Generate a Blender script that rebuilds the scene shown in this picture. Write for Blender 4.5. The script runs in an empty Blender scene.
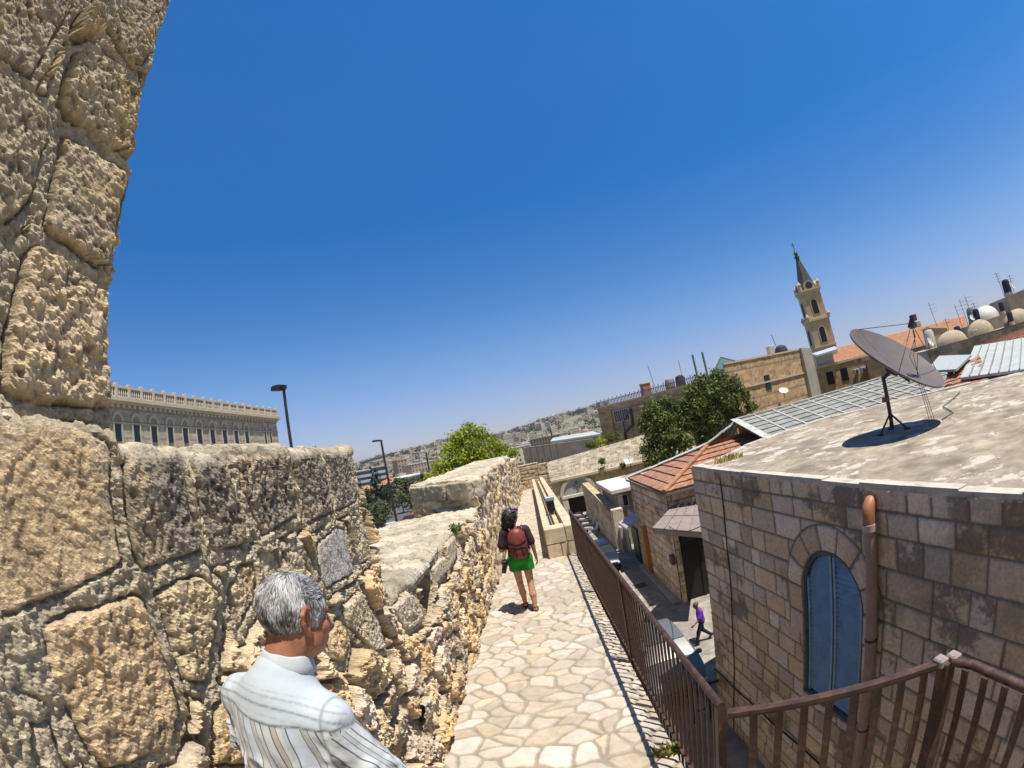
import bpy, bmesh, math, random
import numpy as np
from mathutils import Vector, Matrix

RNG = np.random.default_rng(11)
random.seed(11)
SC = bpy.context.scene
COL = SC.collection
PI = math.pi
rad = math.radians


# ------------------------------------------------------------------ helpers
def tag(o, label=None, cat=None, group=None, kind=None):
    if label: o['label'] = label
    if cat: o['category'] = cat
    if group: o['group'] = group
    if kind: o['kind'] = kind
    return o


def thing(name, label, cat, loc=(0, 0, 0), group=None, rz=0.0):
    o = bpy.data.objects.new(name, None)
    o.empty_display_size = 0.3
    o.location = loc
    o.rotation_euler = (0, 0, rz)
    COL.objects.link(o)
    return tag(o, label, cat, group)


def root_loc(p):
    v = Vector((0, 0, 0))
    while p is not None:
        v = v + Vector(p.location)
        p = p.parent
    return v


def obj_np(name, V, Fq, mat, parent=None, smooth=False, attrs=None, local=False, mats=None, midx=None):
    """One mesh object from numpy vertices and a list / array of faces. World coordinates unless local."""
    V = np.asarray(V, dtype=np.float64).reshape(-1, 3)
    if parent is not None and not local:
        V = V - np.array(root_loc(parent))
    me = bpy.data.meshes.new(name)
    if isinstance(Fq, np.ndarray):
        n, k = Fq.shape
        me.vertices.add(len(V))
        me.vertices.foreach_set('co', V.astype(np.float32).ravel())
        me.loops.add(n * k)
        me.loops.foreach_set('vertex_index', Fq.astype(np.int32).ravel())
        me.polygons.add(n)
        me.polygons.foreach_set('loop_start', np.arange(0, n * k, k, dtype=np.int32))
        me.polygons.foreach_set('loop_total', np.full(n, k, dtype=np.int32))
    else:
        me.from_pydata([tuple(v) for v in V], [], [tuple(f) for f in Fq])
    for m in (mats or [mat]):
        me.materials.append(m)
    me.polygons.foreach_set('use_smooth', np.full(len(me.polygons), bool(smooth)))
    if midx is not None:
        me.polygons.foreach_set('material_index', np.asarray(midx, dtype=np.int32))
    if attrs:
        for k, a in attrs.items():
            a = np.asarray(a, dtype=np.float32)
            if a.ndim == 2:
                at = me.attributes.new(k, 'FLOAT_COLOR', 'POINT')
                if a.shape[1] == 3:
                    a = np.concatenate([a, np.ones((len(a), 1), np.float32)], 1)
                at.data.foreach_set('color', a.ravel())
            else:
                at = me.attributes.new(k, 'FLOAT', 'POINT')
                at.data.foreach_set('value', a.ravel())
    me.update(calc_edges=True)
    me.validate()
    o = bpy.data.objects.new(name, me)
    COL.objects.link(o)
    if parent is not None:
        o.parent = parent
    return o


class MB:
    """Collects shapes, then links them as ONE mesh object."""
    def __init__(self):
        self.v, self.f, self.m, self.cur = [], [], [], 0

    def mi(self, i):
        self.cur = i
        return self

    def add(self, vs, fs):
        b = len(self.v)
        self.v += [tuple(map(float, x)) for x in vs]
        for f in fs:
            self.f.append(tuple(b + i for i in f))
            self.m.append(self.cur)
        return self

    def box(self, lo, hi, rz=0.0, about=None):
        x0, y0, z0 = lo; x1, y1, z1 = hi
        vs = [(x0, y0, z0), (x1, y0, z0), (x1, y1, z0), (x0, y1, z0), (x0, y0, z1), (x1, y0, z1), (x1, y1, z1), (x0, y1, z1)]
        if rz:
            cx, cy = about or ((x0 + x1) / 2, (y0 + y1) / 2)
            c, s = math.cos(rz), math.sin(rz)
            vs = [(cx + (x - cx) * c - (y - cy) * s, cy + (x - cx) * s + (y - cy) * c, z) for x, y, z in vs]
        return self.add(vs, [(0, 3, 2, 1), (4, 5, 6, 7), (0, 1, 5, 4), (1, 2, 6, 5), (2, 3, 7, 6), (3, 0, 4, 7)])

    def bbox(self, lo, hi, b=0.01):
        """box with chamfered edges"""
        x0, y0, z0 = lo; x1, y1, z1 = hi
        b = min(b, (x1 - x0) / 2.1, (y1 - y0) / 2.1, (z1 - z0) / 2.1)
        rings = [(z0, b), (z0 + b, 0), (z1 - b, 0), (z1, b)]
        vs = []
        for z, i in rings:
            vs += [(x0 + i + b * (i == 0), y0 + i, z), (x1 - i - b * (i == 0), y0 + i, z), (x1 - i, y0 + i + b * (i == 0), z), (x1 - i, y1 - i - b * (i == 0), z),
                   (x1 - i - b * (i == 0), y1 - i, z), (x0 + i + b * (i == 0), y1 - i, z), (x0 + i, y1 - i - b * (i == 0), z), (x0 + i, y0 + i + b * (i == 0), z)]
        fs = [tuple(range(7, -1, -1)), tuple(range(24, 32))]
        for r in range(3):
            for i in range(8):
                j = (i + 1) % 8
                fs.append((r * 8 + i, r * 8 + j, r * 8 + 8 + j, r * 8 + 8 + i))
        return self.add(vs, fs)

    def tube(self, pts, r, n=8, caps=True):
        pts = [Vector(p) for p in pts]
        rs = r if isinstance(r, (list, tuple)) else [r] * len(pts)
        vs, fs = [], []
        prev = None
        for i, p in enumerate(pts):
            t = (pts[min(i + 1, len(pts) - 1)] - pts[max(i - 1, 0)])
            t = t.normalized() if t.length > 1e-9 else Vector((0, 0, 1))
            if prev is None:
                a = Vector((0, 0, 1)) if abs(t.z) < 0.9 else Vector((1, 0, 0))
                u = t.cross(a).normalized()
            else:
                u = (prev - t * prev.dot(t)).normalized()
            prev = u
            w = t.cross(u)
            for k in range(n):
                a = 2 * PI * k / n
                vs.append(p + (u * math.cos(a) + w * math.sin(a)) * rs[i])
        for i in range(len(pts) - 1):
            for k in range(n):
                k2 = (k + 1) % n
                fs.append((i * n + k, i * n + k2, (i + 1) * n + k2, (i + 1) * n + k))
        if caps:
            fs.append(tuple(range(n - 1, -1, -1)))
            fs.append(tuple((len(pts) - 1) * n + k for k in range(n)))
        return self.add(vs, fs)

    def bar(self, a, b, w, d, up=(0, 0, 1)):
        """rectangular bar from a to b: w across, d along 'up'-ish"""
        a, b, up = Vector(a), Vector(b), Vector(up)
        t = (b - a).normalized()
        s = t.cross(up)
        if s.length < 1e-6:
            s = t.cross(Vector((1, 0, 0)))
        s.normalize()
        u = s.cross(t)
        vs = []
        for p in (a, b):
            for i, j in ((-1, -1), (1, -1), (1, 1), (-1, 1)):
                vs.append(p + s * (i * w / 2) + u * (j * d / 2))
        return self.add(vs, [(0, 1, 2, 3), (7, 6, 5, 4), (0, 4, 5, 1), (1, 5, 6, 2), (2, 6, 7, 3), (3, 7, 4, 0)])

    def lathe(self, prof, c=(0, 0, 0), n=24, axis=None, cap=True):
        """profile [(r,z)...] turned round z (or round 'axis') at c"""
        vs, fs = [], []
        M = Matrix.Identity(3)
        if axis is not None:
            M = Vector((0, 0, 1)).rotation_difference(Vector(axis)).to_matrix()
        for r, z in prof:
            for k in range(n):
                a = 2 * PI * k / n
                vs.append(M @ Vector((r * math.cos(a), r * math.sin(a), z)) + Vector(c))
        for i in range(len(prof) - 1):
            for k in range(n):
                k2 = (k + 1) % n
                fs.append((i * n + k, i * n + k2, (i + 1) * n + k2, (i + 1) * n + k))
        if cap:
            if prof[0][0] > 1e-6: fs.append(tuple(range(n - 1, -1, -1)))
            if prof[-1][0] > 1e-6: fs.append(tuple((len(prof) - 1) * n + k for k in range(n)))
        return self.add(vs, fs)

    def prism(self, poly, z0, z1):
        """vertical prism over an xy polygon (counter-clockwise)"""
        n = len(poly)
        vs = [(x, y, z0) for x, y in poly] + [(x, y, z1) for x, y in poly]
        fs = [tuple(range(n - 1, -1, -1)), tuple(range(n, 2 * n))]
        fs += [(i, (i + 1) % n, n + (i + 1) % n, n + i) for i in range(n)]
        return self.add(vs, fs)

    def slab(self, quad, t):
        """a plate: top polygon (3D points) and the same polygon t lower"""
        n = len(quad)
        vs = [tuple(p) for p in quad] + [(p[0], p[1], p[2] - t) for p in quad]
        fs = [tuple(range(n)), tuple(range(2 * n - 1, n - 1, -1))]
        fs += [(i, n + i, n + (i + 1) % n, (i + 1) % n) for i in range(n)]
        return self.add(vs, fs)

    def extrude(self, poly3, d):
        """a planar polygon pushed along vector d"""
        n = len(poly3)
        d = Vector(d)
        vs = [Vector(p) for p in poly3] + [Vector(p) + d for p in poly3]
        fs = [tuple(range(n - 1, -1, -1)), tuple(range(n, 2 * n))]
        fs += [(i, (i + 1) % n, n + (i + 1) % n, n + i) for i in range(n)]
        return self.add(vs, fs)

    def build(self, name, mat, parent=None, smooth=False, local=False, mats=None):
        o = obj_np(name, np.array(self.v), self.f, mat, parent, smooth, None, local, mats, self.m if mats else None)
        bm = bmesh.new()
        bm.from_mesh(o.data)
        bmesh.ops.recalc_face_normals(bm, faces=bm.faces)
        bm.to_mesh(o.data)
        bm.free()
        if smooth == 'auto':
            o.data.polygons.foreach_set('use_smooth', np.ones(len(o.data.polygons), bool))
            o.data.set_sharp_from_angle(angle=rad(38))
        return o


def copy_tree(o, parent=None, loc=None, rz=None, label=None, scale=None):
    c = o.copy()
    COL.objects.link(c)
    if parent is not None:
        c.parent = parent
    if loc is not None: c.location = loc
    if rz is not None: c.rotation_euler = (0, 0, rz)
    if scale is not None: c.scale = scale
    if label: c['label'] = label
    for ch in o.children:
        copy_tree(ch, c)
    return c


# ------------------------------------------------------------------ numpy noise
def _h(ix, iy, iz, s=0):
    with np.errstate(over='ignore'):
        h = (ix.astype(np.int64) * 374761393 + iy.astype(np.int64) * 668265263 + iz.astype(np.int64) * 2147483647 + s * 974711) & 0xFFFFFFFF
        h = ((h ^ (h >> 13)) * 1274126177) & 0xFFFFFFFF
        h = ((h ^ (h >> 16)) * 2246822519) & 0xFFFFFFFF
        h = h ^ (h >> 15)
    return h.astype(np.float64) / 4294967296.0


def vnoise(P, s=0):
    P = np.asarray(P, float)
    i = np.floor(P).astype(np.int64)
    f = P - i
    f = f * f * f * (f * (f * 6 - 15) + 10)
    r = 0
    for dx in (0, 1):
        wx = f[..., 0] if dx else 1 - f[..., 0]
        for dy in (0, 1):
            wy = f[..., 1] if dy else 1 - f[..., 1]
            for dz in (0, 1):
                wz = f[..., 2] if dz else 1 - f[..., 2]
                r = r + wx * wy * wz * _h(i[..., 0] + dx, i[..., 1] + dy, i[..., 2] + dz, s)
    return r * 2 - 1


def fbm(P, octv=4, s=0, gain=0.5, lac=2.07):
    P = np.asarray(P, float)
    a, r, n = 1.0, 0, 0
    for o in range(octv):
        r = r + a * vnoise(P + 17.3 * o, s + o)
        n += a
        a *= gain
        P = P * lac
    return r / n


def smin(a, b, k):
    h = np.clip(0.5 + 0.5 * (b - a) / k, 0, 1)
    return b + (a - b) * h - k * h * (1 - h)


def sstep(a, b, x):
    t = np.clip((x - a) / (b - a), 0, 1)
    return t * t * (3 - 2 * t)


def voronoi2(u, v, cu, cv, s=0, jit=0.85, rowshift=True, rnd=0.015):
    """Jittered-grid cells: (distance to the nearest border with rounded corners, cell id hash 0..1, local offset u, v)."""
    U, V = u / cu, v / cv
    j = np.floor(V).astype(np.int64)
    best = np.full(u.shape, 1e9)
    bi = np.zeros(u.shape); bj = np.zeros(u.shape); bx = np.zeros(u.shape); by = np.zeros(u.shape)
    cells = []
    for dj in (-2, -1, 0, 1, 2):
        jj = j + dj
        sh = np.where(jj % 2 == 0, 0.0, 0.5) if rowshift else 0.0
        i0 = np.floor(U - sh).astype(np.int64)
        for di in (-2, -1, 0, 1, 2):
            ii = i0 + di
            px = (ii + 0.5 + sh + (_h(ii, jj, jj * 0 + 3, s) - 0.5) * jit) * cu
            py = (jj + 0.5 + (_h(ii, jj, jj * 0 + 7, s) - 0.5) * jit) * cv
            d = (px - u) ** 2 + ((py - v) * (cu / cv) ** 0.6) ** 2
            m = d < best
            best = np.where(m, d, best)
            bi = np.where(m, ii, bi); bj = np.where(m, jj, bj); bx = np.where(m, px, bx); by = np.where(m, py, by)
            cells.append((ii, jj, px, py))
    k = (cu / cv) ** 0.6
    edge = np.full(u.shape, 1e3)
    for ii, jj, px, py in cells:
        same = (ii == bi) & (jj == bj)
        ax, ay = px - bx, (py - by) * k
        L = np.hypot(ax, ay) + 1e-9
        mx, my = (px + bx) / 2 - u, ((py + by) / 2 - v) * k
        d = (mx * ax + my * ay) / L
        d = np.where(same, 1e3, d)
        edge = smin(edge, d, rnd)
    cid = _h(bi.astype(np.int64), bj.astype(np.int64), bj.astype(np.int64) * 0 + 11, s)
    return edge, cid, u - bx, v - by


def poly_dist(u, v, poly, rnd=0.02):
    """signed distance (positive inside) to a convex polygon, corners rounded"""
    p = np.array(poly, float)
    c = p.mean(0)
    d = np.full(u.shape, 1e3)
    n = len(p)
    for i in range(n):
        a, b = p[i], p[(i + 1) % n]
        t = b - a
        L = np.hypot(*t)
        if L < 1e-6: continue
        nx, ny = -t[1] / L, t[0] / L
        if (c[0] - a[0]) * nx + (c[1] - a[1]) * ny < 0: nx, ny = -nx, -ny
        d = smin(d, (u - a[0]) * nx + (v - a[1]) * ny, rnd)
    return d


def grid_faces(nu, nv, keep=None):
    i = np.arange(nu * nv).reshape(nu, nv)
    F = np.stack([i[:-1, :-1], i[1:, :-1], i[1:, 1:], i[:-1, 1:]], -1).reshape(-1, 4)
    if keep is not None:
        k = keep.reshape(-1)
        F = F[k[F].any(1)]
    return F


# ------------------------------------------------------------------ materials
def new_mat(name):
    m = bpy.data.materials.new(name)
    m.use_nodes = True
    nt = m.node_tree
    b = nt.nodes.get('Principled BSDF')
    return m, nt, b


def nd(nt, t, **kw):
    n = nt.nodes.new(t)
    for k, v in kw.items():
        if k in n.inputs: n.inputs[k].default_value = v
        else: setattr(n, k, v)
    return n


def c4(c):
    return (c[0], c[1], c[2], 1.0)


def mat(name, col, rough=0.7, metal=0.0, var=0.18, scale=6.0, bump=0.0, bscale=60.0, col2=None, spec=0.3, attr=None, detail=5.0, coords='Object', wear=None, coat=0.0, bdist=0.02):
    """Principled with noise-driven variation, optional second colour, optional vertex colour base, optional bump."""
    m, nt, b = new_mat(name)
    L = nt.links.new
    tc = nd(nt, 'ShaderNodeTexCoord')
    nz = nd(nt, 'ShaderNodeTexNoise', Scale=scale, Detail=detail, Roughness=0.6)
    L(tc.outputs[coords], nz.inputs['Vector'])
    mr = nd(nt, 'ShaderNodeMapRange')
    mr.inputs['From Min'].default_value = 0.3; mr.inputs['From Max'].default_value = 0.7
    mr.inputs['To Min'].default_value = 1 - var; mr.inputs['To Max'].default_value = 1 + var
    L(nz.outputs['Fac'], mr.inputs['Value'])
    mul = nd(nt, 'ShaderNodeMix', data_type='RGBA', blend_type='MULTIPLY')
    mul.inputs['Factor'].default_value = 1
    if attr:
        at = nd(nt, 'ShaderNodeAttribute', attribute_name=attr)
        src = at.outputs['Color']
    elif col2 is not None:
        n2 = nd(nt, 'ShaderNodeTexNoise', Scale=scale * 0.37, Detail=6.0, Roughness=0.65)
        L(tc.outputs[coords], n2.inputs['Vector'])
        rp = nd(nt, 'ShaderNodeValToRGB')
        rp.color_ramp.elements[0].position = 0.38; rp.color_ramp.elements[1].position = 0.62
        rp.color_ramp.elements[0].color = c4(col); rp.color_ramp.elements[1].color = c4(col2)
        L(n2.outputs['Fac'], rp.inputs['Fac'])
        src = rp.outputs['Color']
    else:
        rgb = nd(nt, 'ShaderNodeRGB'); rgb.outputs[0].default_value = c4(col)
        src = rgb.outputs[0]
    L(src, mul.inputs['A'])
    comb = nd(nt, 'ShaderNodeCombineColor')
    for k in ('Red', 'Green', 'Blue'): L(mr.outputs[0], comb.inputs[k])
    L(comb.outputs[0], mul.inputs['B'])
    out = mul.outputs['Result']
    if wear is not None:
        wc, wlo, whi, ws = wear
        n3 = nd(nt, 'ShaderNodeTexNoise', Scale=ws, Detail=8.0, Roughness=0.7)
        L(tc.outputs[coords], n3.inputs['Vector'])
        mr3 = nd(nt, 'ShaderNodeMapRange'); mr3.inputs['From Min'].default_value = wlo; mr3.inputs['From Max'].default_value = whi
        L(n3.outputs['Fac'], mr3.inputs['Value'])
        mx = nd(nt, 'ShaderNodeMix', data_type='RGBA')
        L(mr3.outputs[0], mx.inputs['Factor']); L(out, mx.inputs['A']); mx.inputs['B'].default_value = c4(wc)
        out = mx.outputs['Result']
    L(out, b.inputs['Base Color'])
    b.inputs['Roughness'].default_value = rough
    b.inputs['Metallic'].default_value = metal
    b.inputs['Specular IOR Level'].default_value = spec
    if coat: b.inputs['Coat Weight'].default_value = coat
    if bump:
        nb = nd(nt, 'ShaderNodeTexNoise', Scale=bscale, Detail=7.0, Roughness=0.65)
        L(tc.outputs[coords], nb.inputs['Vector'])
        bp = nd(nt, 'ShaderNodeBump', Strength=bump, Distance=bdist)
        L(nb.outputs['Fac'], bp.inputs['Height'])
        L(bp.outputs['Normal'], b.inputs['Normal'])
    return m


def pol(az, D, z=0.0):
    return (D * math.sin(rad(az)), D * math.cos(rad(az)), z)


def el(e, D):
    return D * math.tan(rad(e))


# ------------------------------------------------------------------ camera, sun, sky
cam_d = bpy.data.cameras.new('camera')
cam = bpy.data.objects.new('camera', cam_d)
COL.objects.link(cam)
SC.camera = cam
cam_d.type = 'PANO'
PXF = 462.0                                   # pixels per radian at 1024 wide
cam_d.sensor_width = 36.0
cam_d.sensor_fit = 'HORIZONTAL'
for tgt in (cam_d, getattr(cam_d, 'cycles', None)):
    if tgt is None: continue
    try:
        tgt.panorama_type = 'FISHEYE_LENS_POLYNOMIAL'
        tgt.fisheye_fov = rad(200)
        tgt.fisheye_polynomial_k0 = 0.0
        tgt.fisheye_polynomial_k1 = -(1024 / 36.0) / PXF
        tgt.fisheye_polynomial_k2 = 0.0
        tgt.fisheye_polynomial_k3 = 0.0
        tgt.fisheye_polynomial_k4 = 0.0
    except Exception as e:
        print('pano', e)
cam_d.clip_start = 0.02
cam_d.clip_end = 60000
ROLL, PITCH = rad(11.2), rad(6.8)
_up = Vector((-math.sin(ROLL) * math.cos(PITCH), math.cos(ROLL) * math.cos(PITCH), -math.sin(PITCH)))
_f = Vector((0, 0, -1)); _fy = (_f - _up * _f.dot(_up)).normalized(); _rx = _fy.cross(_up)
_M = Matrix((_rx, _fy, _up))
cam.matrix_world = Matrix.Translation((0, 0, 0)) @ _M.to_4x4()

SUNX, SUNY = 0.21, -0.22                      # horizontal part of the direction to the sun per unit of height
sd = Vector((SUNX, SUNY, 1)).normalized()
sun_d = bpy.data.lights.new('sun', 'SUN')
sun_d.energy = 4.6
sun_d.angle = rad(0.53)
sun_d.color = (1.0, 0.945, 0.86)
sun = bpy.data.objects.new('sun', sun_d)
COL.objects.link(sun)
sun.rotation_euler = sd.to_track_quat('Z', 'Y').to_euler()
sun.location = (0, 0, 60)

wd = bpy.data.worlds.new('World')
SC.world = wd
wd.use_nodes = True
wn = wd.node_tree
bg = wn.nodes['Background']
sky = wn.nodes.new('ShaderNodeTexSky')
sky.sky_type = 'NISHITA'
sky.sun_disc = False
sky.sun_elevation = math.asin(sd.z)
sky.sun_rotation = math.atan2(sd.x, sd.y)
sky.altitude = 780
sky.air_density = 1.0
sky.dust_density = 0.6
sky.ozone_density = 1.5
# clear dry air: the blue deepens quickly away from the horizon
gen = wn.nodes.new('ShaderNodeTexCoord')
sep = wn.nodes.new('ShaderNodeSeparateXYZ')
ramp_ = wn.nodes.new('ShaderNodeValToRGB')
tone = wn.nodes.new('ShaderNodeMix'); tone.data_type = 'RGBA'; tone.blend_type = 'MULTIPLY'; tone.inputs['Factor'].default_value = 1.0
wn.links.new(gen.outputs['Generated'], sep.inputs[0])
wn.links.new(sep.outputs['Z'], ramp_.inputs['Fac'])
cr_ = ramp_.color_ramp
while len(cr_.elements) > 1: cr_.elements.remove(cr_.elements[0])
TONES = [(0, (.86, .83, 1.12)), (3, (.87, .85, 1.12)), (6.5, (.92, .94, 1.22)), (11, (.80, 1.03, 1.33)), (20, (.44, .96, 1.45)), (29, (.24, .93, 1.55)), (44, (.29, 1.03, 1.70)), (60, (.25, 1.02, 1.70)), (90, (.25, 1.02, 1.70))]
cr_.elements[0].position = 0; cr_.elements[0].color = tuple(c / 2 for c in TONES[0][1]) + (1,)
for d_, c_ in TONES[1:]:
    e_ = cr_.elements.new(math.sin(rad(d_))); e_.color = tuple(c / 2 for c in c_) + (1,)
wn.links.new(sky.outputs[0], tone.inputs['A'])
# unseen sky (round the sun, behind the camera) dimmed and warmed to deepen shadows
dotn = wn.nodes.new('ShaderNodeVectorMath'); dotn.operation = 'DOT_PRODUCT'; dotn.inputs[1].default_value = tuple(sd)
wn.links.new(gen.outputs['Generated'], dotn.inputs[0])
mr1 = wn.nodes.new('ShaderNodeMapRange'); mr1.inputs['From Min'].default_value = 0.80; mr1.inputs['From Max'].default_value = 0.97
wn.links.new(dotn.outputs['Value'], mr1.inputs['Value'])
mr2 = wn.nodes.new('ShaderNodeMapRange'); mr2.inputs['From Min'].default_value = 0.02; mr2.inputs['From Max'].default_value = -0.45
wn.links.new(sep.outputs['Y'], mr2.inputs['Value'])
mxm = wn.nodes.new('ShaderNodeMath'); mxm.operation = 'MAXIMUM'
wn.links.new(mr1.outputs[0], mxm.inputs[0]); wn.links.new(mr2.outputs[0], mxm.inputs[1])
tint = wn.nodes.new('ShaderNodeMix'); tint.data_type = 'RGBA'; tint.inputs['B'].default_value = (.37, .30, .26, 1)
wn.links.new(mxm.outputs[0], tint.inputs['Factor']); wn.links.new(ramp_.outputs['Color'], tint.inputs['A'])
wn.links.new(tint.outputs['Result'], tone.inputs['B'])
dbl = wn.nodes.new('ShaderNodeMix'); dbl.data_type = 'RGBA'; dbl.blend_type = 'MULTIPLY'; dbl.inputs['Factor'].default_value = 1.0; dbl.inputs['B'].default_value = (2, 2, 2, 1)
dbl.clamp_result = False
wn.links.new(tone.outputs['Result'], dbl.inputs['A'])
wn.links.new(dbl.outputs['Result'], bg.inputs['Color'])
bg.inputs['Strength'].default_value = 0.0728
SC.view_settings.view_transform = 'Standard'
SC.view_settings.look = 'None'
SC.view_settings.exposure = 0.46
SC.view_settings.gamma = 1.0
SC.render.film_transparent = False
SC.cycles.max_bounces = 6
SC.cycles.diffuse_bounces = 4
SC.cycles.use_denoising = True
SC.cycles.use_fast_gi = False
# ================================================================== rampart wall and walkway
def walk_z(y):
    return -2.44 - 0.03 * np.asarray(y, float)


def wall_x(y):
    """inner face of the rampart at the walkway"""
    return np.interp(y, [0, 3, 6.5, 12, 17, 24, 30], [-1.22, -1.2, -1.14, -0.99, -0.9, -0.76, -0.7])


M_RUB = mat('rough_limestone', (0.5, 0.4, 0.25), rough=0.92, attr='Col', var=0.22, scale=60, bump=1.0, bscale=85, spec=0.12, bdist=0.012)
M_RUB_FAR = mat('rough_limestone_far', (0.5, 0.4, 0.25), rough=0.92, attr='Col', var=0.22, scale=12, bump=0.7, bscale=20, spec=0.15)
M_ASH = mat('weathered_ashlar', (0.4, 0.33, 0.22), rough=0.9, attr='Col', var=0.16, scale=22, bump=0.6, bscale=45, spec=0.15, bdist=0.01)
M_FLAG = mat('flagstone', (0.5, 0.45, 0.35), rough=0.8, attr='Col', var=0.1, scale=14, bump=0.35, bscale=50, spec=0.2, bdist=0.006)

# the big stones one can tell apart, as outlines on the wall face (y along the wall, z up)
BIG = [
    ([(0.561, 0.229), (0.866, 0.206), (0.961, 0.181), (0.99, 0.093), (0.983, -0.054), (0.972, -0.165), (0.948, -0.196), (0.662, -0.232), (0.465, -0.235)], 0.050, (0.60, 0.47, 0.31), 0.009),
    ([(0.10, 0.24), (0.50, 0.23), (0.42, -0.235), (0.10, -0.24)], 0.045, (0.56, 0.44, 0.28), 0.012),
    ([(1.01, 0.10), (1.06, 0.13), (1.32, 0.135), (1.33, 0.046), (1.335, -0.189), (1.289, -0.215), (1.0, -0.224), (0.99, -0.166)], 0.060, (0.42, 0.33, 0.22), 0.020),
    ([(1.35, 0.12), (1.541, 0.125), (1.61, -0.013), (1.625, -0.202), (1.577, -0.241), (1.36, -0.229)], 0.072, (0.38, 0.31, 0.215), 0.022),
    ([(1.585, 0.127), (2.08, 0.13), (2.125, -0.112), (2.10, -0.196), (1.655, -0.239), (1.645, -0.015)], 0.055, (0.46, 0.37, 0.26), 0.024),
    ([(2.145, 0.13), (2.48, 0.127), (2.56, -0.165), (2.521, -0.236), (2.175, -0.242)], 0.062, (0.40, 0.33, 0.24), 0.020),
    ([(2.54, 0.126), (3.0, 0.12), (3.0, -0.11), (2.93, -0.234), (2.590, -0.233)], 0.055, (0.38, 0.325, 0.245), 0.018),
    ([(2.213, -0.352), (2.531, -0.304), (2.635, -0.347), (2.664, -0.636), (2.226, -0.628), (2.171, -0.544)], 0.060, (0.47, 0.44, 0.385), 0.005),
    ([(2.80, -0.29), (2.955, -0.33), (2.946, -0.63), (2.762, -0.63), (2.752, -0.414)], 0.050, (0.50, 0.43, 0.31), 0.018),
    ([(0.59, -0.283), (0.69, -0.262), (0.966, -0.276), (1.0, -0.307), (1.0, -0.572), (0.985, -0.667), (0.865, -0.742), (0.612, -0.678), (0.575, -0.553), (0.567, -0.425)], 0.075, (0.58, 0.42, 0.24), 0.017),
    ([(1.035, -0.285), (1.178, -0.27), (1.282, -0.285), (1.36, -0.37), (1.149, -0.655), (1.04, -0.57)], 0.070, (0.56, 0.44, 0.26), 0.024),
    ([(0.447, -0.318), (0.53, -0.307), (0.526, -0.411), (0.511, -0.457), (0.447, -0.419), (0.419, -0.376)], 0.055, (0.52, 0.44, 0.30), 0.016),
    ([(0.438, -0.470), (0.514, -0.485), (0.508, -0.639), (0.402, -0.587)], 0.055, (0.52, 0.43, 0.29), 0.016),
    ([(0.05, -0.29), (0.36, -0.29), (0.36, -0.60), (0.05, -0.62)], 0.050, (0.54, 0.43, 0.28), 0.018),
    ([(1.39, -0.40), (1.526, -0.300), (1.63, -0.305), (1.640, -0.398), (1.543, -0.490), (1.38, -0.545)], 0.055, (0.55, 0.43, 0.27), 0.02),
    ([(1.68, -0.29), (1.84, -0.30), (1.88, -0.55), (1.70, -0.56)], 0.03, (0.52, 0.42, 0.27), 0.014),
    ([(1.877, -0.31), (2.042, -0.345), (2.122, -0.519), (2.138, -0.650), (1.918, -0.573)], 0.060, (0.58, 0.47, 0.29), 0.022),
    ([(2.34, -0.743), (2.634, -0.735), (2.80, -1.035), (2.79, -1.25), (2.573, -1.136), (2.333, -0.864)], 0.080, (0.55, 0.47, 0.34), 0.018),
    ([(2.048, -0.837), (2.273, -0.774), (2.316, -0.952), (2.174, -1.032), (2.045, -0.952)], 0.080, (0.58, 0.44, 0.25), 0.02),
    ([(1.14, -0.703), (1.29, -0.736), (1.347, -0.901), (1.163, -1.014), (0.999, -0.904)], 0.075, (0.60, 0.45, 0.24), 0.016),
]
# stones of the embrasure: the dressed lintel block and the dark loophole under it
SILL = [
    ([(3.603, -0.985), (4.921, -1.03), (4.9, -1.08), (4.36, -1.085), (3.62, -1.085), (3.55, -1.02)], 0.085, (0.47, 0.43, 0.36), 0.006),
    ([(3.89, -1.115), (4.36, -1.115), (4.34, -1.297), (4.17, -1.50), (3.89, -1.456), (3.83, -1.25)], -0.26, (0.30, 0.19, 0.11), 0.004),
    ([(4.42, -1.11), (5.1, -1.14), (5.05, -1.32), (4.44, -1.32)], 0.09, (0.52, 0.45, 0.33), 0.010),
    ([(3.10, -1.04), (3.50, -1.03), (3.76, -1.20), (3.74, -1.42), (3.25, -1.30)], 0.085, (0.56, 0.47, 0.33), 0.022),
    ([(5.2, -1.06), (5.9, -1.08), (5.8, -1.32), (5.2, -1.34)], 0.085, (0.52, 0.44, 0.31), 0.014),
]
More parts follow.
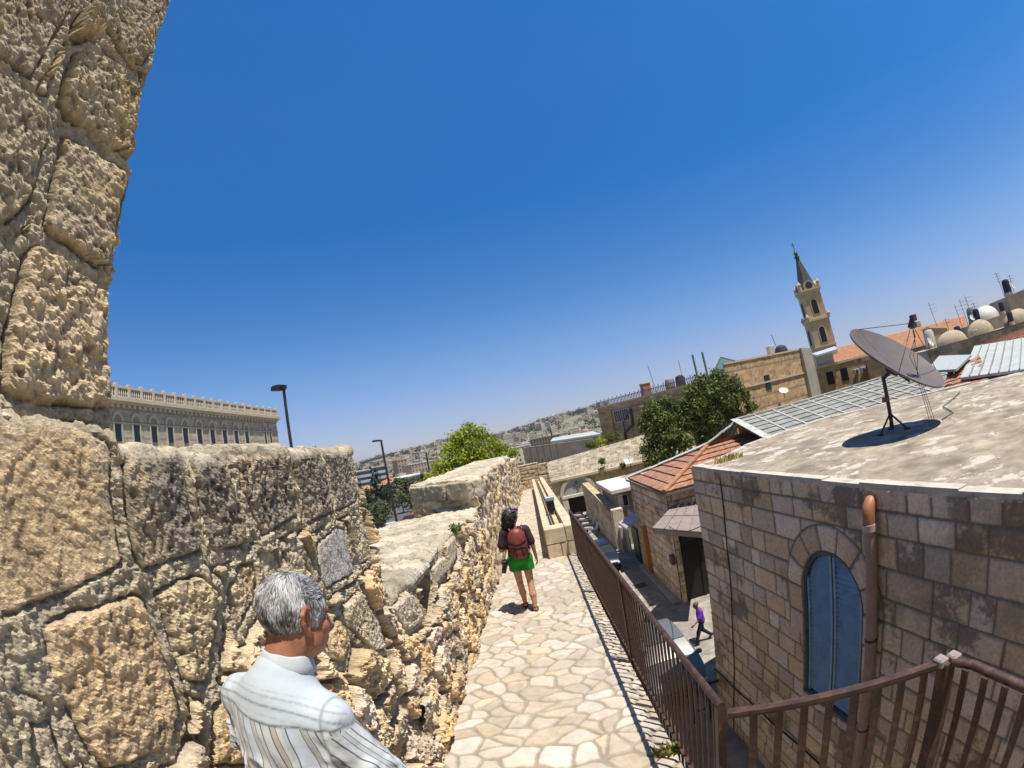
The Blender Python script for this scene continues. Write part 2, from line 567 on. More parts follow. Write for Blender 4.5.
# the tall jamb that rises beside the camera
TALL = [
    ([(0.05, 3.3), (0.483, 3.3), (0.483, 1.72), (0.522, 1.285), (0.305, 1.255), (0.05, 1.3)], 0.035, (0.40, 0.32, 0.22), 0.02),
    ([(0.540, 3.3), (1.05, 3.3), (1.05, 1.9), (0.99, 1.70), (0.868, 1.675), (0.651, 1.765), (0.540, 1.80)], 0.050, (0.42, 0.34, 0.23), 0.02),
    ([(0.589, 1.525), (0.684, 1.600), (0.95, 1.640), (1.05, 1.640), (1.05, 1.265), (0.69, 1.24), (0.622, 1.29)], 0.075, (0.46, 0.37, 0.24), 0.028),
    ([(0.688, 1.178), (0.974, 1.215), (1.05, 1.215), (1.05, 0.764), (0.974, 0.755), (0.699, 0.81), (0.697, 0.931)], 0.060, (0.48, 0.38, 0.24), 0.016),
    ([(0.10, 1.225), (0.605, 1.225), (0.640, 1.156), (0.640, 0.872), (0.567, 0.765), (0.10, 0.76)], 0.050, (0.44, 0.35, 0.23), 0.022),
    ([(0.662, 0.730), (0.721, 0.768), (0.957, 0.715), (1.05, 0.70), (1.05, 0.277), (0.741, 0.270), (0.625, 0.289), (0.625, 0.411), (0.640, 0.581)], 0.085, (0.54, 0.42, 0.26), 0.026),
    ([(0.10, 0.71), (0.580, 0.70), (0.580, 0.32), (0.10, 0.30)], 0.07, (0.48, 0.38, 0.24), 0.02),
]
MORTAR = np.array([0.52, 0.435, 0.31])
PAL = np.array([1.06, 1.07, 1.10]) * np.array([[0.68, 0.51, 0.32], [0.73, 0.54, 0.30], [0.66, 0.50, 0.32], [0.73, 0.60, 0.43], [0.73, 0.51, 0.27], [0.60, 0.48, 0.34], [0.71, 0.58, 0.43]])


def rubble(u, v, big, cu=0.34, cv=0.2, seed=1, amp=1.0):
    """height above the mortar bed and albedo of the rubble facing at (u along, v up)"""
    P = np.stack([u, v, np.zeros_like(u)], -1)
    big = [(p, h, (min(.80, c[0] * 1.29), min(.72, c[1] * 1.29), min(.62, c[2] * 1.33)), r * .70) for p, h, c, r in big]
    wu = u + 0.05 * fbm(P * 3.1, 3, 5)
    wv = v + 0.05 * fbm(P * 3.1, 3, 9)
    jx = fbm(P * 19, 3, 14); jy = fbm(P * 19, 3, 15)
    wu = wu + 0.010 * jx; wv = wv + 0.010 * jy
    d, cid, lu, lv = voronoi2(wu, wv, cu, cv, seed, 0.9, rnd=0.02)
    k = (cid * 9973) % 1.0
    tilt = ((cid * 313) % 1.0 - 0.5) * 0.25 * lu + ((cid * 177) % 1.0 - 0.5) * 0.5 * lv
    hgt = amp * (0.035 + 0.085 * k)
    rough = np.full(u.shape, 0.032) * amp
    col = PAL[(cid * 7919 % 1.0 * len(PAL)).astype(int)] * (0.82 + 0.36 * ((cid * 521) % 1.0))[..., None]
    near = np.full(u.shape, -9.0)
    for n, (poly, h, c, r) in enumerate(big):
        e = poly_dist(wu * 0.45 + u * 0.55 + 0.007 * jx, wv * 0.45 + v * 0.55 + 0.007 * jy, poly, 0.012) + 0.002
        ins = e > 0.0
        near = np.maximum(near, e)
        d = np.where(ins, e + 0.001, np.minimum(d, -e - (0.034 if h > 0 else 0.0)))
        hgt = np.where(ins, h * (.72 if h > 0 else 1), hgt)
        tilt = np.where(ins, 0, tilt)
        rough = np.where(ins, r, rough)
        col = np.where(ins[..., None], np.array(c) * 1.0, col)
    d = d - 0.012
    face = np.clip(1 - np.exp(-np.maximum(d, 0) / 0.008), 0, 1)
    # crisp breaks: facets of two sizes
    qw = u + 0.025 * fbm(P * 11, 3, 61), v + 0.025 * fbm(P * 11, 3, 67)
    fac = 0
    for (a1, a2, sd, amp_) in ((0.11, 0.085, 91, 1.0), (0.042, 0.034, 95, 0.5)):
        _, fc, fu, fv = voronoi2(qw[0], qw[1], a1, a2, seed + sd, 0.95)
        fac = fac + amp_ * (((fc * 71) % 1 - 0.5) * 0.9 + (((fc * 37) % 1) - 0.5) * 2.2 * fu / a1 + (((fc * 53) % 1) - 0.5) * 2.2 * fv / a2)
    crack = np.exp(-(d / 0.007) ** 2) * sstep(-0.5, 0.1, fbm(P * 7, 3, 44) + .1)
    bed = 0.010 * sstep(3.6, 2.6, u) + 0.006 + 0.022 * sstep(-0.07, -0.02, near) * sstep(0.34, 0.24, v)
    mort = MORTAR * (1 + .12 * fbm(P * 4, 3, 65))[..., None]
    n0 = fbm(P * 5.5, 3, 19)
    n1 = fbm(P * 17, 5, 21, 0.62)
    n2 = fbm(P * 48, 4, 31, 0.65)
    pit = np.clip(fbm(P * 36, 3, 41) - 0.20, 0, 1)
    rid = 1 - np.abs(fbm(P * 13, 4, 51, 0.6)) * 3
    h = face * (hgt + tilt + rough * (0.6 * n0 + 0.38 * n1 + 0.75 * n2 + 0.10 * rid + 0.50 * fac) - rough * 1.0 * pit) + (1 - face) * (bed + 0.016 * n2 + 0.018 * n1) - 0.020 * crack
    # weathering with a shape of its own: grey lichen on the upper stones, ochre patches
    low = sstep(-0.45, -0.15, v) * sstep(1.0, 1.25, u)
    lich = sstep(0.02, 0.34, fbm(P * 2.3, 5, 61, 0.62) + 0.2 * fbm(P * 16, 3, 71) + 0.16 * low - 0.06) * (0.45 + 0.4 * low)
    och = sstep(0.05, 0.4, fbm(P * 1.7, 4, 81))
    col = col * (1 - 0.28 * och[..., None] * np.array([0.0, 0.22, 0.70]))
    col = col * (1 - lich[..., None]) + lich[..., None] * np.array([0.30, 0.262, 0.21])
    spk = sstep(0.0, 0.3, fbm(P * 60, 3, 97, .65) + 0.15 * fbm(P * 9, 2, 98))
    col = col * (1 - (0.12 + 0.42 * low) * spk)[..., None]
    col = col * (1 + 0.38 * n2 + 0.2 * n1)[..., None]
    col = col * (1 - 0.5 * np.clip(pit * 3.5, 0, 1))[..., None]
    col = col * face[..., None] + (1 - face[..., None]) * mort * (1 + 0.3 * n1 + .25 * n2)[..., None]
    col = col * (1 - 0.40 * crack[..., None])
    return h, np.clip(col, 0.02, 0.9)


def wall_segment(name, y0, y1, ztop, zbot, res, big, parent, mat_, thick=1.5, xf=None, top_amp=0.02, cu=0.34, cv=0.2, amp=1.0, seed=1, capres=None, outer=4.0, top_col=(0.50, 0.44, 0.335), caps=(True, True), splay=(0, 0), rz=0.05, smooth=True, yoff=None):
    """A stretch of wall as one closed-over skin: the stone face, a rounded arris, the top and the outer face."""
    ny = max(3, int((y1 - y0) / res) + 1)
    ys = np.linspace(y0, y1, ny)
    xf = wall_x if xf is None else xf
    zt = ztop if callable(ztop) else (lambda y: np.full_like(y, ztop))
    ztv = zt(ys)
    nf = max(4, int((ztv.max() - zbot) / res) + 1)
    na, nt_ = 6, max(5, int(thick / (res * 1.6)))
    no = 8
    X = np.zeros((ny, nf + na + nt_ + no)); Z = X.copy(); NX = X.copy(); NZ = X.copy(); KIND = X.copy()
    x0 = xf(ys)[:, None]
    tt = np.linspace(0, 1, nf)
    top_f = (ztv - rz)[:, None]
    X[:, :nf] = x0; Z[:, :nf] = zbot + (top_f - zbot) * tt; NX[:, :nf] = 1
    a = np.linspace(0, PI / 2, na + 2)[1:-1]
    X[:, nf:nf + na] = x0 - rz + rz * np.cos(a); Z[:, nf:nf + na] = top_f + rz * np.sin(a)
    NX[:, nf:nf + na] = np.cos(a); NZ[:, nf:nf + na] = np.sin(a); KIND[:, nf:nf + na] = np.sin(a)
    s = np.linspace(0, 1, nt_)
    X[:, nf + na:nf + na + nt_] = x0 - rz - s * (thick - rz); Z[:, nf + na:nf + na + nt_] = ztv[:, None]
    NZ[:, nf + na:nf + na + nt_] = 1; KIND[:, nf + na:nf + na + nt_] = 1
    o = np.linspace(0.02, 1, no) ** 1.5
    X[:, -no:] = x0 - thick - 0.02; Z[:, -no:] = ztv[:, None] - o * outer; NX[:, -no:] = -1; KIND[:, -no:] = 1
    Y = np.repeat(ys[:, None], X.shape[1], 1)
    h, col = rubble(Y, Z, big, cu, cv, seed, amp)
    P3 = np.stack([X, Y, Z], -1)
    nz = top_amp * (fbm(P3 * 5, 5, 77, 0.6) + 0.6 * fbm(P3 * 1.3, 2, 99))
    td, tc_id, tlu, tlv = voronoi2(X + .08 * fbm(P3 * 2, 3, 5), Y + .08 * fbm(P3 * 2, 3, 6), .42, .36, seed + 50, .9, rnd=.03)
    _, tf_id, tfu, tfv = voronoi2(X + .02 * nz, Y, .07, .06, seed + 51, .9)
    nz = nz + .010 * fbm(P3 * 19, 4, 81, .6) + .006 * fbm(P3 * 48, 3, 83, .6)
    htop = nz + 0.03 + .022 * ((tc_id * 7) % 1) - .02 * np.exp(-(td / .012) ** 2) + top_amp * .8 * (((tf_id * 71) % 1 - .5) + ((tf_id * 37) % 1 - .5) * 2 * tfu / .07)
    H = h * (1 - KIND) + htop * KIND
    X = X + NX * H; Z = Z + NZ * H
    tc = np.array(top_col) * (1 + 0.45 * fbm(P3 * 3.5, 5, 15, 0.65))[..., None]
    tc = tc * (.8 + .4 * ((tc_id * 91) % 1))[..., None] * (1 - .4 * np.exp(-(td / .014) ** 2))[..., None]
    gm = sstep(0.08, 0.36, fbm(P3 * np.array([1.6, 1.6, 1.6]), 5, 25, 0.6))[..., None]
    tc = tc * (1 - 0.55 * gm) + 0.55 * gm * np.array([0.33, 0.29, 0.22])
    C = col * (1 - KIND[..., None]) + tc * KIND[..., None]
    # splayed ends: slide the far / near end with the depth
    dep = np.clip((x0 - X) / thick, 0, 1)
    w = (Y - y0) / (y1 - y0)
    Y = Y + dep * (splay[0] * (1 - w) + splay[1] * w)
    if yoff is not None:
        Y = Y + yoff(Z) * sstep(y1 - 0.25, y1, Y)
    V = np.stack([X, Y, Z], -1)
    ns = V.shape[1]
    Vs, Cs = [V.reshape(-1, 3)], [C.reshape(-1, 3)]
    F = [grid_faces(ny, ns)[:, ::-1]]
    base = ny * ns
    for e, on in enumerate(caps):
        if not on: continue
        col_i = 0 if e == 0 else ny - 1
        front = V[col_i, :nf + na]                   # up the inner face
        back = V[col_i, nf + na + nt_ - 1:]
        top = V[col_i, nf + na:nf + na + nt_]
        nj = nt_
        # rows: heights of 'front'; last row is the top edge
        B = np.stack([np.interp(front[:, 2], back[::-1, 2], back[::-1, 0]), np.interp(front[:, 2], back[::-1, 2], back[::-1, 1]), front[:, 2]], -1)
        j = np.linspace(0, 1, nj)[None, :, None]
        G = front[:, None, :] * (1 - j) + B[:, None, :] * j
        G[-1] = top
        uu = G[..., 0] * 1.0 + 40 + 7 * e; vv = G[..., 2]
        hh, cc = rubble(uu, vv, [], cu, cv, seed + 3, amp)
        win = np.minimum(1, np.minimum(j[..., 0], 1 - j[..., 0]) * 8) * np.minimum(1, (front[-1, 2] - front[:, 2] + 0.0)[:, None] * 6)
        G[..., 1] += (-1 if e == 0 else 1) * hh * win
        Vs.append(G.reshape(-1, 3)); Cs.append(cc.reshape(-1, 3))
        f = grid_faces(G.shape[0], nj) + base
        F.append(f if e == 1 else f[:, ::-1])
        base += G.shape[0] * nj
    return obj_np(name, np.concatenate(Vs), np.concatenate(F), mat_, parent, smooth, {'Col': np.concatenate(Cs)})


ramp = thing('rampart_wall', 'long rough limestone rampart wall with merlons along the left of the flagged walkway', 'wall', (-1.9, 12.0, -3.6)); ramp['kind'] = 'thing'
t_x = lambda y: np.full_like(np.asarray(y, float), -1.30)
wall_segment('tall_jamb', -0.6, 1.05, 3.4, 0.2, 0.0078, TALL, ramp, M_RUB, thick=1.0, xf=t_x, outer=3, rz=0.03, smooth=False, yoff=lambda z: np.interp(z, [.27, .75, .785, .80, 1.23, 1.25, 1.29, 1.70, 1.73, 1.77, 2.3, 3.4], [.0, .0, -.05, .0, .035, -.05, .01, -.05, -.10, -.02, -.07, -.1]))
wall_segment('merlon', -0.6, 3.05, lambda y: 0.215 - 0.09 * sstep(0.985, 1.015, y) + np.interp(y, [1.0, 1.33, 1.34, 1.57, 1.59, 2.13, 2.14, 2.53, 2.54, 3.1], [.02, .015, -.01, -.005, .014, .018, -.004, .004, -.006, -.012]) * (y > 1.0) - 0.035 * sum(np.exp(-((y - c) / .014) ** 2) for c in (1.337, 1.58, 2.137, 2.532)), -2.6, 0.0074, BIG, ramp, M_RUB, thick=1.0, outer=3.0, rz=0.03, cu=0.33, cv=0.25, top_col=(0.5, 0.44, 0.33), smooth=False)
wall_segment('embrasure_sill', 2.99, 8.3, lambda y: -0.98 - 0.03 * (y - 3.2), -3.0, 0.0165, SILL, ramp, M_RUB, thick=1.55, caps=(False, False), cu=0.36, cv=0.2, amp=0.95, outer=6, top_amp=0.03, smooth=False, top_col=(0.50, 0.44, 0.335))
wall_segment('merlon', 8.3, 20.5, lambda y: -0.62 - 0.006 * (y - 8.3), -3.6, 0.045, [], ramp, M_RUB_FAR, thick=1.5, amp=0.9, outer=6, cu=0.4, cv=0.22, splay=(1.5, 0), top_amp=0.04)
wall_segment('parapet', 20.4, 29.4, lambda y: -0.93 - 0.03 * (y - 20.4), -3.9, 0.06, [], ramp, M_RUB_FAR, thick=1.3, amp=0.8, outer=6, cu=0.45, cv=0.25, caps=(False, True))
# dressed coping of the far merlon and the loophole with its lintel
COPING = [(-1.14, 0.50, -0.93, -0.585, 0.40), (-1.66, 0.50, -0.92, -0.60, 0.44), (-2.18, 0.44, -0.93, -0.61, 0.40)]


# ---------------------------------------------------------------- the walkway
def flag_floor(name, x0f, x1f, y0, y1, res, zf, mat_, cu=0.25, cv=0.19, seed=5, gap=0.012):
    ny = int((y1 - y0) / res) + 1; nx = int(2.0 / res) + 1
    ys = np.linspace(y0, y1, ny)
    t = np.linspace(0, 1, nx)
    xa, xb = x0f(ys)[:, None], x1f(ys)[:, None]
    X = xa + (xb - xa) * t
    Y = np.repeat(ys[:, None], nx, 1)
    P = np.stack([X, Y, np.zeros_like(X)], -1)
    wx = X + 0.13 * fbm(P * 2.2, 3, 3); wy = Y + 0.12 * fbm(P * 2.2, 3, 13)
    d, cid, lu, lv = voronoi2(wx, wy, cu, cv, seed, 0.95, rnd=0.022)
    d = d - gap + 0.007 * fbm(P * 22, 4, 23)
    face = np.clip(1 - np.exp(-np.maximum(d, 0) / 0.005), 0, 1)
    n1 = fbm(P * 7, 4, 33); n2 = fbm(P * 40, 3, 43)
    Z = zf(Y) + face * (0.012 + 0.008 * ((cid * 77) % 1) + 0.004 * n1 + 0.0015 * n2 + ((cid * 31) % 1 - .5) * 0.02 * lu) + 0.004 * n1
    pal = 0.80 * np.array([[0.62, 0.53, 0.43], [0.66, 0.59, 0.49], [0.60, 0.51, 0.40], [0.66, 0.54, 0.45], [0.70, 0.64, 0.55], [0.58, 0.50, 0.41], [0.64, 0.53, 0.39]])
    col = pal[(cid * 7919 % 1.0 * len(pal)).astype(int)] * (0.84 + 0.22 * ((cid * 521) % 1.0))[..., None]
    col = col * (1 + 0.12 * n1 + 0.08 * n2)[..., None]
    stn = sstep(0.12, 0.42, fbm(P * 2.1, 5, 53, .6))[..., None]
    col = col * (1 - .38 * stn) + .38 * stn * np.array([.30, .25, .19])
    mcol = np.array([0.30, 0.255, 0.19]) * (1 + 0.25 * n1)[..., None]
    C = col * face[..., None] + mcol * (1 - face[..., None])
    V = np.stack([X, Y, Z], -1).reshape(-1, 3)
    return obj_np(name, V, grid_faces(ny, nx)[:, ::-1], mat_, None, True, {'Col': C.reshape(-1, 3)})


fx0 = lambda y: wall_x(y) - 0.12
fx1 = lambda y: np.full_like(np.asarray(y, float), 0.64)
a = flag_floor('walkway_path', fx0, fx1, 1.9, 7.5, 0.0105, walk_z, M_FLAG)
b = flag_floor('walkway_path', fx0, fx1, 7.5, 30.5, 0.03, walk_z, M_FLAG)
for o in (a, b): tag(o, kind='structure')
# the fill under the walkway: its street face and the stairs the camera stands on
mb = MB()
mb.add([(-1.4, 1.9, -2.52), (0.64, 1.9, -2.52), (0.64, 30.5, -3.38), (-1.4, 30.5, -3.38), (-1.4, 1.9, -9), (0.64, 1.9, -9), (0.64, 30.5, -9), (-1.4, 30.5, -9)],
       [(0, 1, 2, 3), (4, 7, 6, 5), (0, 4, 5, 1), (1, 5, 6, 2), (2, 6, 7, 3), (3, 7, 4, 0)])
for (ya, yb, z) in ((-2.0, 0.5, -1.66), (0.5, 0.85, -1.83), (0.85, 1.55, -2.0), (1.55, 1.9, -2.25)):
    mb.box((-1.4, ya, -9), (0.62, yb, z))
mb.box((0.62, -2.0, -9), (1.8, 1.3, -2.52))
tag(mb.build('walkway_ground', mat('walk_fill', (0.42, 0.36, 0.27), 0.9, var=0.25, scale=3, bump=0.5, bscale=14)), kind='structure')
# ================================================================== stone faces laid in courses
_b = np.array([[0.56, 0.42, 0.29], [0.60, 0.46, 0.33], [0.50, 0.37, 0.25], [0.58, 0.40, 0.23], [0.50, 0.39, 0.30], [0.63, 0.50, 0.37], [0.54, 0.37, 0.21]])
PAL_B1 = np.array([1.25, 1.30, 1.44]) * (0.8 * _b + 0.2 * _b.mean(0))
PAL_PALE = np.array([[0.55, 0.47, 0.34], [0.60, 0.52, 0.39], [0.50, 0.42, 0.30], [0.57, 0.47, 0.31], [0.62, 0.55, 0.43]])
PAL_TAN = np.array([[0.50, 0.38, 0.25], [0.54, 0.42, 0.28], [0.46, 0.36, 0.25], [0.52, 0.43, 0.31]])


def course_cells(u, v, ch, bl, seed, warp=0.006):
    """courses of blocks: distance to the nearest joint, cell hash"""
    r = np.random.default_rng(seed)
    P = np.stack([u, v, np.zeros_like(u)], -1)
    v = v + warp * fbm(P * 2.2, 3, seed + 5) + 0.4 * warp * fbm(P * 9, 2, seed + 8)
    u = u + warp * fbm(P * 2.2, 3, seed + 6) + 0.4 * warp * fbm(P * 9, 2, seed + 9)
    lo, hi = v.min(), v.max()
    zs = [lo - ch]
    while zs[-1] < hi + ch: zs.append(zs[-1] + ch * r.uniform(0.82, 1.2))
    zs = np.array(zs)
    row = np.clip(np.searchsorted(zs, v) - 1, 0, len(zs) - 2)
    d = np.minimum(v - zs[row], zs[row + 1] - v)
    cid = np.zeros(u.shape)
    for k in np.unique(row):
        m = row == k
        us = [u.min() - r.uniform(0.1, 1) * bl[1]]
        while us[-1] < u.max() + bl[1]: us.append(us[-1] + r.uniform(*bl))
        us = np.array(us)
        c = np.clip(np.searchsorted(us, u[m]) - 1, 0, len(us) - 2)
        du = np.minimum(u[m] - us[c], us[c + 1] - u[m])
        d[m] = smin(d[m], du, 0.012)
        cid[m] = _h(c, np.full(c.shape, int(k)), np.zeros(c.shape, np.int64) + 5, seed)
    return d, cid


def stone_face(name, p0, p1, z0, z1, res, ch, bl, parent, m, pal=PAL_PALE, seed=1, joint=0.012, relief=0.016, rough=0.008, stain=0.0, holes=(), ring=0.0, lean=0.0,
               mortar=(0.22, 0.19, 0.15), warp=0.006, top_fn=None):
    """A masonry face as a relief of its own stones. The outside is to the right of p0 -> p1. holes: (u centre, half width, sill z, spring z) round-headed
    when spring is not None; lean: how far the top goes back."""
    p0, p1 = np.array(p0, float), np.array(p1, float)
    L = np.hypot(*(p1 - p0)); t = (p1 - p0) / L; n = np.array([t[1], -t[0]])
    nu = max(3, int(L / res) + 1); nv = max(3, int((z1 - z0) / res) + 1)
    U, Zv = np.meshgrid(np.linspace(0, L, nu), np.linspace(z0, z1, nv), indexing='ij')
    if top_fn is not None:
        zt = top_fn(U[:, :1])
        Zv = z0 + (Zv - z0) / (z1 - z0) * (zt - z0)
    d, cid = course_cells(U, Zv, ch, bl, seed, warp)
    keep = np.ones(U.shape, bool)
    isring = np.zeros(U.shape, bool)
    for (uc, hw, sill, spring, rw) in holes:
        du = np.abs(U - uc)
        rr = np.hypot(U - uc, Zv - spring)
        dist = np.where(Zv > spring, rr - hw, du - hw)           # positive outside the opening
        if rw < 0:
            dist = np.maximum(du - hw, Zv - spring)
        dist = np.where(Zv < sill, np.maximum(dist, sill - Zv), dist)
        rw = max(rw, 0)
        if rw:
            rg = (dist < rw) & (dist > -0.1) & (Zv > spring - 0.9) & (Zv > sill)
            ang = np.where(Zv > spring, np.degrees(np.arctan2(Zv - spring, U - uc)), np.where(U > uc, -(spring - Zv) / hw * 40, 180 + (spring - Zv) / hw * 40))
            nv_ = 25.7
            ph = (ang + 90 - 12.85) / nv_
            cell = np.floor(ph)
            dr = np.minimum(np.minimum(ph - cell, cell + 1 - ph) * nv_ / 57.3 * (hw + 0.2), np.minimum(rw - dist, dist + 0.1))
            cid = np.where(rg, _h(cell.astype(np.int64), cell.astype(np.int64) * 0 + int(uc * 10), cell.astype(np.int64) * 0, 77), cid)
            d = np.where(rg, dr, np.where(dist > 0, np.minimum(d, np.maximum(dist - rw, np.where(Zv > spring - 0.9, 0, 9))), d))
            isring |= rg
        d = np.minimum(d, np.maximum(dist, 0) + 0.004)
        keep &= ~((dist < -0.012))
    P = np.stack([U, Zv, np.full_like(U, seed * 3.1)], -1)
    face = np.clip(1 - np.exp(-np.maximum(d - joint * 0.5, 0) / (joint * 0.5)), 0, 1)
    n1 = fbm(P * 6, 4, 11, 0.6); n2 = fbm(P * 26, 4, 12, 0.6)
    h = face * (relief * (0.7 + 0.6 * ((cid * 91) % 1)) + rough * (n1 + 0.8 * n2)) + np.where(isring, 0.012, 0) * face
    col = pal[(cid * 7919 % 1.0 * len(pal)).astype(int)] * (0.83 + 0.34 * ((cid * 521) % 1.0))[..., None]
    col = col * (1 + 0.16 * n1 + 0.14 * n2)[..., None]
    if stain:
        # dark crust that took hold of some stones more than of others
        s0 = fbm(P * np.array([0.75, 1.1, 1]), 5, 91, 0.6)
        s = sstep(0.06, 0.30, s0 + 0.22 * fbm(np.stack([U * 5, Zv * .7, U * 0], -1), 4, 95) + 0.20 * (((cid * 3571) % 1.0) - 0.5) + 0.30 * n2 - 0.05) * stain
        s = s * (0.45 + 0.55 * (((cid * 611) % 1.0) > 0.35))
        col = col * (1 - s[..., None]) + s[..., None] * np.array([0.085, 0.072, 0.058])
    col = col * face[..., None] + np.array(mortar) * (1 - face[..., None]) * (1 + 0.25 * n1[..., None])
    k = lean * (Zv - z0) / (z1 - z0)
    X = p0[0] + t[0] * U + n[0] * (h - k); Y = p0[1] + t[1] * U + n[1] * (h - k)
    V = np.stack([X, Y, Zv], -1).reshape(-1, 3)
    F = grid_faces(nu, nv)
    if not keep.all():
        kf = keep.reshape(-1)[F].all(1)
        F = F[kf]
    return obj_np(name, V, F, m, parent, True, {'Col': np.clip(col, 0.01, 0.9).reshape(-1, 3)})


def colour_attr(o, c):
    a = o.data.attributes.new('Col', 'FLOAT_COLOR', 'POINT')
    a.data.foreach_set('color', np.tile([c[0], c[1], c[2], 1.0], len(o.data.vertices)).astype(np.float32))
    return o


# ================================================================== street
M_STREET = mat('worn_street_paving', (0.31, 0.28, 0.245), 0.85, var=0.22, scale=2.2, col2=(0.235, 0.215, 0.19), bump=0.3, bscale=30, wear=((0.39, 0.355, 0.30), 0.52, 0.62, 1.1))
mb = MB()
mb.add([(0.6, -6, -8.6), (7.6, -6, -8.6), (7.6, 47, -8.6), (0.6, 47, -8.6)], [(0, 1, 2, 3)])
tag(mb.build('street', M_STREET), kind='structure')

# ================================================================== iron railing
M_IRON = mat('rusty_brown_paint', (0.056, 0.029, 0.022), 0.55, var=0.3, scale=18, bump=0.25, bscale=90, spec=0.4, wear=((0.12, 0.06, 0.036), 0.50, 0.66, 14))
rail = thing('iron_railing', 'brown iron railing with upright bars along the right edge of the flagged walkway', 'railing', (0.68, 1.84, -2.5))
mb = MB()
RX = 0.672
pts = [(RX, y, float(walk_z(y)) + 1.02) for y in np.linspace(1.84, 9.75, 14)]
mb.tube(pts, 0.021, 10)
mb.build('top_rail', M_IRON, rail, smooth='auto')
mb = MB()
mb.bar((RX, 1.84, float(walk_z(1.84)) + 0.08), (RX, 9.75, float(walk_z(9.75)) + 0.08), 0.035, 0.012)
mb.build('bottom_rail', M_IRON, rail)
mbb = MB(); mbb.box((-0.008, -0.006, -0.16), (0.008, 0.006, 1.0))
b0 = mbb.build('baluster', M_IRON, rail, local=True)
n = 0
ys = np.arange(1.95, 9.7, 0.105)
for i, y in enumerate(ys):
    b = b0 if i == 0 else b0.copy()
    if i: COL.objects.link(b); b.parent = rail
    b.location = (RX - 0.68, y - 1.84, float(walk_z(y)) + 2.5)
mbb = MB(); mbb.box((-0.022, -0.022, -0.4), (0.022, 0.022, 1.01))
p0_ = mbb.build('post', M_IRON, rail, local=True)
for i, y in enumerate((1.86, 4.4, 7.0, 9.7)):
    b = p0_ if i == 0 else p0_.copy()
    if i: COL.objects.link(b); b.parent = rail
    b.location = (RX - 0.68, y - 1.84, float(walk_z(y)) + 2.5)

rr = thing('iron_railing', 'brown iron railing bending round the stair head, its post clamped with pale bolted collars', 'railing', (1.72, 1.34, -2.5))
A, B, Cc = Vector((0.69, 1.80, -1.5)), Vector((1.715, 1.345, -1.485)), Vector((1.78, 0.2, -1.50))
mb = MB()
mb.bar(A, B - Vector((0.02, -0.01, 0)), 0.046, 0.022); mb.bar(A - Vector((0, 0, 0.02)), B - Vector((0.02, -0.01, 0.02)), 0.03, 0.02)
mb.build('top_rail', M_IRON, rr)
mb = MB()
mb.tube([B + Vector((0.01, -0.03, 0.0)), Vector((1.77, 1.2, -1.492)), Cc], 0.026, 10)
mb.build('top_rail', M_IRON, rr, smooth='auto')
mb = MB(); mb.box((-0.04, -0.035, -1.1), (-0.002, 0.035, 0.0)); mb.box((0.004, -0.03, -1.1), (0.04, 0.03, 0.01))
pp = mb.build('post', M_IRON, rr, local=True)
pp.location = (B.x - 1.72, B.y - 1.34, B.z + 2.5)
M_COLLAR = mat('worn_collar_paint', (0.30, 0.24, 0.22), 0.5, var=0.25, scale=25, spec=0.4)
for dx, dy in ((-0.035, 0.015), (0.03, -0.02)):
    mb = MB(); mb.bbox((-0.03, -0.034, -0.022), (0.03, 0.034, 0.026), 0.008)
    c = mb.build('collar', M_COLLAR, rr, local=True)
    c.location = (B.x + dx - 1.72, B.y + dy - 1.34, B.z + 2.505)
mbb = MB(); mbb.box((-0.02, -0.006, -1.15), (0.02, 0.006, 0.0))
b0 = None
for seg, (P0, P1, k) in enumerate(((A, B, 9), (B, Cc, 9))):
    for i in range(1, k):
        q = P0.lerp(P1, i / k)
        if b0 is None:
            b0 = mbb.build('baluster', M_IRON, rr, local=True); b = b0
        else:
            b = b0.copy(); COL.objects.link(b); b.parent = rr
        b.location = (q.x - 1.72, q.y - 1.34, q.z + 2.49)
        b.rotation_euler = (0, 0, math.atan2((P1 - P0).y, (P1 - P0).x))

# ================================================================== low parapet trough beside the walkway
M_BLK = mat('parapet_stone', (0.58, 0.50, 0.37), 0.88, var=0.2, scale=7, bump=0.5, bscale=24, col2=(0.50, 0.41, 0.27))
tr = thing('stone_parapet', 'low stone parapet with a sunk channel, where the iron railing ends', 'parapet', (0.38, 10, -2.74))
mb = MB()
y, zb = 9.9, lambda y: float(walk_z(y))
blocks = []
mb.bbox((0.06, 9.90, -2.9), (0.36, 10.3, -2.42), 0.015); mb.bbox((0.37, 9.905, -2.9), (0.69, 10.3, -2.42), 0.015)
mb.bbox((0.06, 9.895, -2.41), (0.50, 10.3, -2.06), 0.015); mb.bbox((0.51, 9.9, -2.41), (0.70, 10.3, -2.06), 0.015)
mb.build('front_blocks', M_BLK, tr)
mb = MB()
yy = 10.31
while yy < 27.5:
    l = random.uniform(0.7, 1.3)
    mb.add(*(lambda v, f: (v, f))([(0.06, yy, -3.6), (0.2, yy, -3.6), (0.2, yy + l - .015, -3.6), (0.06, yy + l - .015, -3.6),
                                   (0.06, yy, zb(yy) + 0.66), (0.2, yy, zb(yy) + 0.66), (0.2, yy + l - .015, zb(yy + l) + 0.66), (0.06, yy + l - .015, zb(yy + l) + 0.66)],
                                  [(0, 3, 2, 1), (4, 5, 6, 7), (0, 1, 5, 4), (1, 2, 6, 5), (2, 3, 7, 6), (3, 0, 4, 7)]))
    yy += l
mb.build('kerb', M_BLK, tr)
mb = MB()
yy = 10.31
